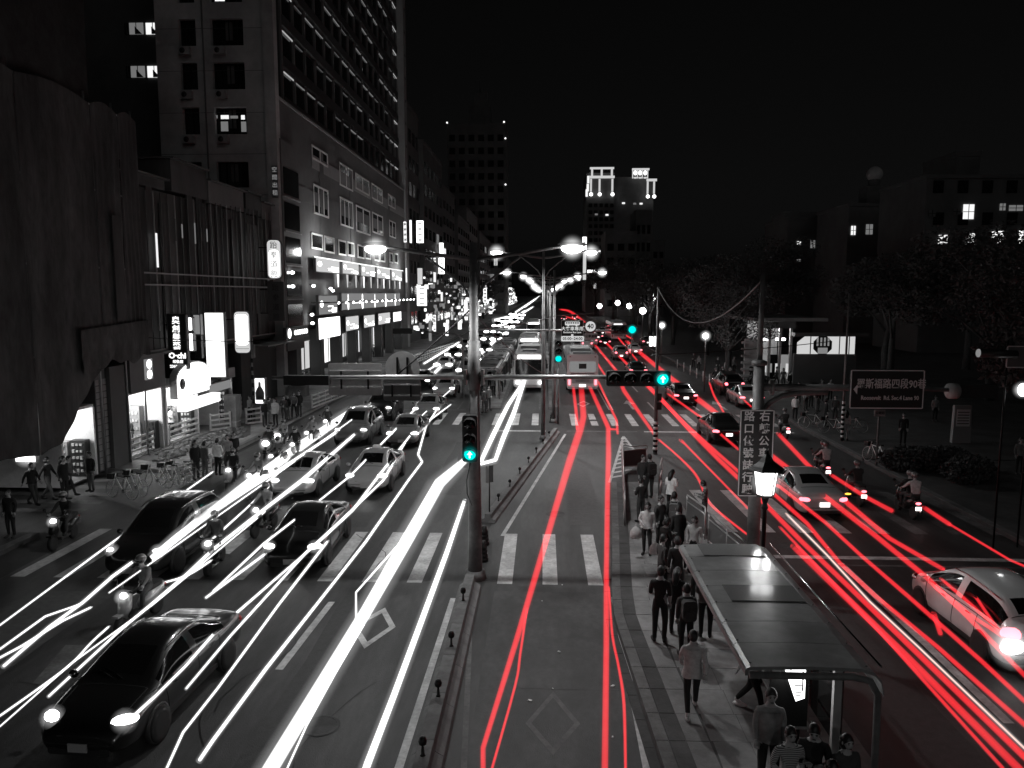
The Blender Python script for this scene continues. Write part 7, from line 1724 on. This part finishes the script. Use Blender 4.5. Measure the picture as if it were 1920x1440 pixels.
for i, (uv, wh, two) in enumerate(SCRR):
    ride(SCR, i == 0, uv[0], uv[1], 2, 'scooter ' + wh, 'helmeted rider of the scooter ' + wh, gs2, top=('char', 'black', 'black')[i % 3], z=.6, two=two, paint=('car_black', 'car_grey')[i % 2])
# parked bicycles
bk = make_bicycle(); gb = 'bicycles parked along the pavements'
for i, (u, v, an, lb_, z) in enumerate(((228, 935, 70, 'bicycle leaning at the near end of the shop side rack', .14), (252, 928, 60, 'second bicycle of the shop side rack', .14), (292, 915, 75, 'bicycle in the middle of the shop side rack', .14), (318, 912, 65, 'fourth bicycle of the shop side rack', .14), (340, 905, 80, 'last bicycle of the shop side rack', .14),
                                        (1524, 803, 90, 'bicycle wheeled through the park side crowd', .14), (1562, 812, 80, 'bicycle behind the person with the backpack', .14), (1600, 812, 95, 'bicycle beside the striped pole', .14), (1640, 868, 20, 'bicycle locked at the plaque post', .14))):
    o = bk if i == 0 else copy_tree(bk); p = G(u, v, z); o.location = (p.x, p.y, z); o.rotation_euler = (0, R(8), R(an)); o['label'] = lb_; o['group'] = gb
# ---------------------------------------------------------------- fences, kerb furniture
gfen = 'white railings along the shop side'
def wr(u0, v0, u1, v1, label, z=.14, h=1.0, n=None): return railing(G(u0, v0, z), G(u1, v1, z), h, label, m='rail_white', flat=True, rails=(.95, .66, .37, .12), group=gfen, cat='railing', base=z, posts=n)
wr(116, 885, 178, 850, 'white plank railing in front of the goods shop'); wr(240, 862, 310, 834, 'white plank railing by the lit window display'); wr(318, 832, 372, 812, 'white plank railing in front of the brilliant white shop'); wr(395, 808, 432, 803, 'short white railing ending at the stone gatepost')
wr(446, 800, 452, 770, 'short white railing beside the thin striped pole'); wr(462, 796, 490, 792, 'white railing piece under the poster box'); wr(585, 766, 705, 720, 'long pale railing beside the road under the sign backs'); wr(500, 740, 580, 712, 'pale railing set back near the office corner')
wr(740, 694, 850, 655, 'white railing on the far roadside beyond the round sign back'); wr(335, 905, 395, 880, 'low white railing behind the bicycles', h=.7); 
# kerb posts on the park side
for i in range(8):
    p = G(1270 + i * 12, 690 + i * 6.2, .14); o = tag(empty('kerb_hoop', (p.x, p.y, .14), R(80)), 'pale hoop barrier, %s from the far end of the park side row' % ords[i], 'bollard', 'hoop barriers on the park side kerb')
    MB().tube([(-.3, 0, 0), (-.3, 0, .7), (-.2, 0, .85), (.2, 0, .85), (.3, 0, .7), (.3, 0, 0)], .05, n=6).build('hoop', 'rail_white', o)
# rubble strip and curved kerb before the shops
sheet('planted_verge', [G(300, 872).xy, G(470, 820).xy, G(470, 795).xy, G(400, 812).xy, G(250, 866).xy], .15, 'hedge', th=.04)
rb = MB(); q = random.Random(3)
for i in range(260):
    t = q.random(); p = G(290 + 175 * t, 866 - 52 * t - q.uniform(-4, 22), .15); s = q.uniform(.06, .2); rb.ball((p.x, p.y, .16), (s, s * q.uniform(.6, 1.2), s * .5), n=6)
tag(rb.build('rubble', 'kerb'), 'loose rubble and soil strip before the lit shops', 'rubble', kind='stuff')
pl = MB()
for i in range(420):
    p = G(q.uniform(8, 70), q.uniform(893, 906), .2); s = q.uniform(.06, .13); pl.ball((p.x, p.y, .3 + q.uniform(0, .25)), (s, s, s * .6), n=5)
tag(pl.build('flower_bed', 'cloth_white'), 'bed of pale flowers lit by the small light box', 'plants', kind='stuff')
crates = [(228, 955, .5), (300, 905, .6), (350, 880, .5)]
for i, (u, v, s) in enumerate(((560, 742, 1.0), (472, 740, .9), (490, 735, 1.1))):
    p = G(u, v, .14); o = tag(empty('planter_box', (p.x, p.y, .14)), ['pale planter box by the office corner', 'grey planter box near the lit poster', 'second grey planter box near the lit poster'][i], 'planter'); MB().rbox(0, 0, s * .4, s * 1.4, s, s * .8, .08).build('trough', 'concrete', o); MB().ball((0, 0, s * .85), (s * .6, s * .4, s * .3), n=10).build('leaves', 'hedge', o)
# hedges on the park side
def leafy(name, c, rx, ry, rz_, n, s, m, seed, label, cat, group=None, kind=None):
    q = random.Random(seed); b = MB()
    for i in range(n):
        while True:
            p = Vector((q.uniform(-1, 1), q.uniform(-1, 1), q.uniform(-1, 1)))
            if p.length < 1: break
        p = p.normalized() * (p.length ** .45) ; p = Vector((p.x * rx, p.y * ry, p.z * rz_)); a = Vector((q.gauss(0, 1), q.gauss(0, 1), q.gauss(0, 1))).normalized() * s; d = Vector((q.gauss(0, 1), q.gauss(0, 1), q.gauss(0, 1))); bb = a.cross(d).normalized() * s * .6
        b.add([p - a, p + bb, p + a, p - bb], [(0, 1, 2, 3)])
    return b.mesh(name, m)
hm = leafy('hedge', 0, 1.6, .9, .6, 1400, .1, 'hedge', 4, '', '')
for i, (u, v) in enumerate(((1670, 880), (1720, 880), (1770, 900), (1400, 725), (1600, 760))):
    p = G(u, v, .14); o = place('hedge', hm, None, (p.x + 1, p.y, .6), R(20 * i)); tag(o, ['low clipped bush beside the plaque post', 'low clipped bush in the middle of the park bed', 'low clipped bush toward the notice pillar', 'bush beside the kiosk stair', 'bush at the end of the lit wall'][i], 'bush', 'clipped bushes on the park side')

# ---------------------------------------------------------------- trees
def make_tree(seed, H=9, rad=4.0, n=5200):
    q = random.Random(seed); r = empty('tree'); t = MB(); top = H * .62
    t.tube([(0, 0, 0), (.1, .05, H * .2), (-.05, 0, H * .4), (.1, .1, top)], [.32, .25, .2, .1], n=9); cl = []
    for k in range(9):
        a = 2 * math.pi * k / 9 + q.uniform(-.3, .3); rr = rad * q.uniform(.35, .85); z = H * q.uniform(.55, .95); z0 = H * q.uniform(.3, .55)
        e = Vector((math.cos(a) * rr, math.sin(a) * rr, z)); t.tube([(0, 0, z0), (e.x * .5, e.y * .5, (z0 + z) / 2 + .4), e], [.11, .07, .03], n=6); cl.append((e, rad * q.uniform(.3, .5)))
        for j in range(2): cl.append((e + Vector((q.uniform(-1, 1), q.uniform(-1, 1), q.uniform(-.6, .6))) * rad * .35, rad * q.uniform(.16, .32)))
    cl.append((Vector((0, 0, H * .95)), rad * .5)); t.build('trunk', 'bark', r); b = MB(); tot = sum(c[1] ** 2 for c in cl)
    for c, cr_ in cl:
        for i in range(int(n * cr_ ** 2 / tot)):
            p = Vector((q.gauss(0, 1), q.gauss(0, 1), q.gauss(0, 1))).normalized() * cr_ * q.random() ** .3; p.z *= .65; p += c
            a = Vector((q.gauss(0, 1), q.gauss(0, 1), q.gauss(0, .6))).normalized() * q.uniform(.09, .2); bb = a.cross(Vector((q.gauss(0, 1), q.gauss(0, 1), q.gauss(0, 1)))).normalized() * .08
            b.add([p - a, p + bb, p + a, p - bb], [(0, 1, 2, 3)])
    b.build('crown', 'leaf', r); return r
T = [make_tree(s, 9 + s, 4.2 + .3 * s) for s in range(3)]
TR = [(19.5, 30, .78), (27, 33, .85), (34, 42, .95), (38, 52, 1.1), (30, 48, .95), (33, 58, 1.1), (31, 70, 1.15), (40, 68, 1.2), (46, 60, 1.1), (34, 78, 1.2), (44, 82, 1.3), (20, 84, 1.0), (27, 92, 1.2), (21, 100, 1.05), (30, 106, 1.3), (20, 120, 1.1), (27, 128, 1.3), (19.5, 142, 1.15), (26, 155, 1.4), (20, 172, 1.3), (24, 195, 1.5), (20, 222, 1.5), (23, 250, 1.7), (19, 285, 1.8), (54, 74, 1.2), (62, 90, 1.3), (52, 94, 1.3), (-18.5, 240, 1.1), (-18.3, 275, 1.2), (16.5, 70, .75)]
wh = ['nearest the photo edge over the park', 'behind the street name sign', 'over the crowd by the bicycles', 'behind the lit wall end', 'deep in the park behind the near trees', 'beside the kiosk roof', 'behind the kiosk', 'filling the gap under the campus windows', 'under the campus building', 'behind the kiosk to the park side', 'hiding the foot of the campus', 'past the kiosk towards the road', 'second past the kiosk', 'third past the kiosk', 'set back past the kiosk', 'by the lit pillar signs', 'behind the lit pillar signs', 'beyond the lit pillars at the kerb', 'set back beyond the lit pillars', 'halfway down the avenue', 'set back halfway down', 'before the dark far blocks', 'set back before the far blocks', 'last visible on the park side', 'at the campus wall, nearer', 'at the campus wall, farther', 'between campus wall and kiosk', 'far down the shop side', 'last on the shop side', 'small and alone by the globe lamp']
for i, (x, y, s) in enumerate(TR):
    src = T[i % 3]; o = src if i < 3 else copy_tree(src); o.location = (x, y, .14 if y > 24 else 0); o.scale = (s,) * 3; o.rotation_euler = (0, 0, i * 1.7); tag(o, 'dark leafy tree ' + wh[i], 'tree', 'dark trees lining the avenue')

# ---------------------------------------------------------------- streaks of light left by passing lamps, as glowing lines hanging in the air
def catmull(P, k=4):
    if len(P) < 3: return P
    out = []
    for i in range(len(P) - 1):
        p0, p1, p2, p3 = P[max(0, i - 1)], P[i], P[i + 1], P[min(len(P) - 1, i + 2)]
        for j in range(k):
            t = j / k; out.append(tuple(.5 * ((2 * p1[n]) + (p2[n] - p0[n]) * t + (2 * p0[n] - 5 * p1[n] + 4 * p2[n] - p3[n]) * t * t + (3 * p1[n] - p0[n] - 3 * p2[n] + p3[n]) * t ** 3) for n in range(len(p1))))
    out.append(P[-1]); return out
GW, GRD = 'white headlight streaks on the avenue', 'red tail light streaks on the avenue'
def streak(pts, label, w=4, z=.7, colr='w', smooth=False, hal=None):
    """pts: (u, v[, width px[, z]])"""
    Q = []
    for p in pts: Q.append((p[0], p[1], p[2] if len(p) > 2 else w, p[3] if len(p) > 3 else z))
    if smooth: Q = catmull(Q)
    W = []; rad = []
    for u, v, wd, zz in Q:
        a = G(u, v, zz); wd *= (.8 if colr == 'r' else .8); W.append(a); rad.append(max(.012, wd * (a - _org).length / F / 2))
    def axis(o_, n_):
        me = o_.data; at = me.attributes.new('axis', 'FLOAT_VECTOR', 'POINT'); k_ = len(W)
        for i in range(k_):
            d_ = (W[min(i + 1, k_ - 1)] - W[max(i - 1, 0)]).normalized()
            for j in range(n_): at.data[i * n_ + j].vector = d_
        return o_
    o = tag(axis(MB().tube(W, rad, n=14).build('light_streak', {'w': 'trail_w', 'r': 'trail_r', 'p': 'trail_p'}[colr]), 14), label, 'light streak', GRD if colr in 'rp' else GW)
    hal = hal or (1.7 if colr == 'r' else 2.3)
    if hal: axis(MB().tube(W, [x * hal for x in rad], n=16, cap=False).build('glow', 'halo_r' if colr == 'r' else 'halo_t', o), 16)
    return o
H2 = 1.62
streak([(0, 1172), (213, 1015), (400, 884)], 'thin straight white streak passing outside the black people carrier', 3.5, 1.0)
streak([(668, 765, 15), (560, 838, 24), (469, 905, 24, 1.0), (380, 970, 20, H2 + .25), (330, 1008, 16, 1.2), (284, 1046, 12, .8)], 'thickest white band ending at the people carrier headlight')
streak([(266, 1041), (213, 1079), (156, 1129), (94, 1174), (8, 1248)], 'white streak from the people carrier down past the zebra', 6.5)
streak([(150, 1133, 4), (86, 1155), (0, 1217)], 'bent white streak crossing the lower zebra edge', 4)
streak([(172, 1138), (119, 1163), (41, 1211), (0, 1233)], 'short white streak running out of the photo over the worn arrow', 4.5)
streak([(240, 1118, 6), (279, 1100), (348, 1080), (397, 1050)], 'curving white streak above the nearest scooter', 4.5, smooth=True)
streak([(676, 775), (504, 900), (205, 1111)], 'thin white streak just under the thickest band', 3, 1.3)
streak([(631, 811, 5), (540, 870, 7), (400, 960, 5), (287, 1050, 4)], 'medium white streak through the silver saloon roof', 6, 1.5)
streak([(672, 808, 6), (567, 900, 10, 1.5), (495, 955, 8, 1.3), (400, 1030, 8), (352, 1075, 7), (225, 1182, 5), (92, 1305, 5)], 'long white streak grazing the silver saloon and the zebra')
streak([(500, 957, 3), (287, 1133, 3), (135, 1243, 3), (0, 1362, 3)], 'hairline white streak running to the photo edge past the black saloon', 3)
streak([(505, 912), (459, 956), (397, 1012, 5, .9)], 'short white streak ending at a scooter lamp', 3.5, 1.0)
streak([(498, 1038), (387, 1120)], 'short white streak dropping from the middle black saloon', 5.5)
streak([(205, 1174), (172, 1204), (135, 1243), (82, 1284), (0, 1342)], 'wavy white streak across the worn arrow', 4, smooth=True)
streak([(846, 758, 3), (773, 812, 4), (711, 891, 6, 1.2), (662, 956, 6, 1.4), (600, 1014, 6, 1.55), (543, 1063, 5), (410, 1178, 6, .9), (348, 1249, 6, 1.55), (291, 1305, 6, 1.2), (240, 1352, 7, .75)], 'white streak ending at the nearest saloon headlight')
streak([(760, 830, 3), (719, 900, 5, 1.2), (640, 975, 5, 1.6), (576, 1034, 5, 1.2), (434, 1190, 5, .9), (350, 1290, 5, 1.5)], 'white streak running beside the nearest saloon windows')
streak([(615, 1014, 6, 1.0), (523, 1133), (410, 1288), (344, 1372, 5), (311, 1444)], 'white streak curving in front of the nearest saloon wheel', 5)
streak([(834, 745, 3), (799, 799, 4), (784, 851, 5), (792, 865, 5), (766, 900, 5), (687, 1014, 6), (597, 1129, 6), (500, 1252, 8), (400, 1387, 8), (375, 1424, 8)], 'kinked white streak along the dashed lane line')
streak([(873, 862, 17), (826, 903, 27), (769, 1002, 30), (687, 1145, 28), (605, 1280, 30), (520, 1420, 33), (490, 1470, 34)], 'very thick white band passing over the diamond marking')
streak([(683, 1170, 3), (630, 1260, 4), (575, 1360, 4), (537, 1444, 4)], 'thin white line splitting off below the thick band')
streak([(830, 900, 3), (793, 969, 3), (668, 1110, 4), (668, 1160, 5)], 'thin white line with a corner at the edge of the thick band')
streak([(871, 938, 9), (838, 1035, 12), (790, 1165, 14), (740, 1300, 15), (690, 1430, 17), (680, 1460, 17)], 'straight broad white band beside the low barrier')
streak([(789, 756), (658, 891, 4, 1.3), (597, 940, 4, 1.1), (496, 1018, 5, 1.4), (400, 1108)], 'white streak slanting over the roofs of the waiting cars', 4.5)
streak([(763, 804), (846, 730)], 'hair thin streak beside the far grey saloon', 2.5)
streak([(796, 681), (862, 641)], 'upper of the short streaks beyond the round sign back', 5); streak([(801, 695), (835, 674), (862, 655)], 'middle of the short streaks beyond the round sign back', 4); streak([(817, 697), (848, 667), (864, 650)], 'thickest of the short streaks beyond the round sign back', 8)
streak([(903, 862, 11), (925, 815, 12), (953, 759, 10), (981, 716, 7), (990, 690, 4), (1000, 634, 3)], 'inner of the two broad streaks in the oncoming bus lane', z=.9)
streak([(897, 871, 8), (930, 861, 10), (944, 820, 12), (965, 770, 11), (981, 722, 9), (992, 690, 4), (1008, 640, 3)], 'outer bent streak in the oncoming bus lane', z=.9)
streak([(1008, 640, 2.5), (1007, 690, 2.5)], 'fine upright streak on the face of the oncoming bus', z=1.5)
for i, (a, b, w_) in enumerate((((905, 660), (938, 628), 9), ((915, 650), (960, 612), 7), ((940, 612), (985, 582), 7), ((950, 605), (1000, 575), 6), ((930, 600), (960, 592), 9), ((960, 590), (1005, 560), 5), ((985, 575), (1012, 555), 4))):
    streak([(*a, w_), (*b, w_ * .6)], 'short far streak, %s up the oncoming lanes' % ords[i], z=.8)
# red ones
streak([(906, 1446, 11), (906, 1401, 11), (970, 1195, 13), (1039, 962, 15), (1069, 862, 18), (1088, 805, 17), (1094, 780, 15), (1090, 728, 13)], 'broad red streak curving down the bus lane from the bus', colr='r', z=.9)
streak([(1083, 803, 9), (1080, 769, 8), (1075, 726, 7)], 'short red streak below the bus tail lamp', colr='r', z=.9)
streak([(921, 1446, 6), (966, 1285, 6), (975, 1229, 6), (988, 1140, 6)], 'thin red streak beside the broad one in the bus lane', colr='r', z=.9, smooth=True)
streak([(1134, 1446, 14), (1137, 1208, 13), (1137, 1070, 12), (1139, 928, 12), (1141, 850, 13), (1140, 800, 11), (1106, 726, 8)], 'straight upright red streak down the bus lane', colr='r', z=.9)
streak([(1173, 1446, 6), (1170, 1320, 7), (1160, 1250, 6), (1148, 1190, 6), (1142, 1100, 4)], 'thin curved red streak by the platform kerb', colr='r', z=.9, smooth=True)
streak([(1121, 714, 5), (1156, 788, 6), (1158, 812, 6)], 'hooked red streak over the far zebra', colr='r', z=.9); streak([(1140, 804, 7), (1156, 805, 5)], 'tiny red tie between two streaks', colr='r', z=.9)
streak([(1116, 647, 5), (1155, 694, 7), (1169, 731, 10), (1228, 816, 7)], 'red streak leading to the striped pole', colr='r')
streak([(1235, 824, 5), (1269, 853, 5), (1299, 883, 6), (1313, 905, 6), (1323, 930, 6), (1341, 954, 6), (1401, 1002, 5)], 'wavy red streak across the right hand zebra', colr='r', smooth=True)
streak([(1100, 650, 5), (1134, 703, 5)], 'short red streak right of the bus', colr='r', z=.9)
streak([(1276, 825, 8), (1284, 832, 5), (1402, 953, 5)], 'thin straight red streak with a blob at its top', colr='r')
streak([(1131, 637, 5), (1187, 694, 6), (1234, 741, 8), (1290, 803, 10), (1346, 860, 10), (1423, 933, 11), (1500, 1012, 11), (1600, 1108, 11), (1700, 1205, 12), (1920, 1418, 13), (1950, 1446, 13)], 'long red streak running from the bus to the lower corner', colr='r')
streak([(1462, 988, 6), (1650, 1185, 7), (1880, 1440, 7)], 'lowest thin red streak beside the shelter', colr='r')
streak([(1488, 1024, 14), (1700, 1230, 14), (1915, 1446, 15)], 'thick red streak second from the shelter', colr='r')
streak([(1473, 962, 3.5), (1550, 1040, 3.5), (1630, 1127, 3.5), (1722, 1213, 3.5), (1922, 1404, 4)], 'pale pinkish hairline streak among the red ones', colr='p', hal=3)
streak([(1400, 880, 8, .9), (1450, 925, 9), (1512, 980, 9), (1573, 1054, 9), (1640, 1116, 9), (1758, 1213, 9), (1925, 1362, 10)], 'red streak following the long lane line', colr='r')
streak([(1210, 721, 7), (1287, 797, 8), (1346, 850, 8), (1384, 884, 8), (1460, 911, 8, 1.0), (1548, 980, 8), (1614, 1041, 8), (1727, 1139, 9), (1840, 1239, 9), (1925, 1318, 9)], 'red streak passing below the silver saloon bumper', colr='r')
streak([(1175, 640, 7), (1237, 692, 11), (1304, 745, 13), (1387, 808, 12), (1450, 857, 12), (1558, 939, 12, 1.0), (1640, 1003, 11), (1737, 1082, 11, 1.2), (1810, 1152, 9, 1.35), (1925, 1270, 9, 1.0)], 'thickest red streak crossing the silver saloon and the white hatchback', colr='r')
streak([(1459, 813, 9), (1512, 869, 10), (1584, 939, 11), (1666, 1008, 10), (1768, 1067, 9)], 'red streak starting beyond the notice board', colr='r', z=.8)
streak([(1768, 1067, 3), (1830, 1120, 6, 1.3), (1876, 1188, 6, 1.3)], 'slender red streak running down the white hatchback roof', colr='r', z=1.2)
streak([(1558, 890, 8), (1619, 929, 9), (1671, 957, 10)], 'short thick red streak behind the scooter by the silver saloon', colr='r')
streak([(1732, 951, 9), (1779, 982, 9)], 'short thick red streak behind the kerb side scooter', colr='r'); streak([(1779, 982, 5), (1892, 1049, 5), (1925, 1063, 5)], 'thin red streak running out of the photo past the kerb side scooter', colr='r')
streak([(1764, 1085, 6, 1.2), (1794, 1110, 7, 1.4), (1876, 1183, 7, 1.25)], 'red streak sliding down the hatchback windows', colr='r'); streak([(1751, 1150, 10, .9), (1763, 1187, 9, .9)], 'small red tick beside the hatchback front wheel', colr='r')
streak([(1753, 1100, 7, 1.1), (1830, 1160, 7, 1.45), (1900, 1206, 7, 1.2)], 'red streak along the shoulder of the hatchback', colr='r')
streak([(1252, 738, 5), (1315, 783, 6), (1384, 842, 6)], 'red streak past the black saloon at the far zebra', colr='r'); streak([(1330, 717, 4), (1339, 742, 5), (1353, 766, 5), (1370, 800, 5)], 'curved red streak from the parked scooters', colr='r', smooth=True); streak([(1394, 749, 4), (1408, 762, 4)], 'tiny red streak beneath the parked taxi lamp', colr='r')
streak([(1050, 580, 4), (1069, 584, 6), (1097, 606, 7), (1134, 640, 7)], 'far curved red streak beyond the speed sign', colr='r', smooth=True); streak([(1150, 622, 4), (1194, 675, 4)], 'far red streak between the lane cars', colr='r'); streak([(1165, 624, 4), (1185, 635, 4)], 'faint far red streak near the cyan signal', colr='r')
streak([(1055, 592, 3), (1085, 600, 4)], 'farthest short red streak up the avenue', colr='r')
# tiny amber side lamp on the scooter
p = G(1590, 926, .6); tag(MB().ball((0, 0, 0), (.12, .05, .035), n=8).build('indicator_lamp', glow('amber', (1, .45, .05), 3), None, p), 'small amber lamp glowing beside the scooter', 'lamp')
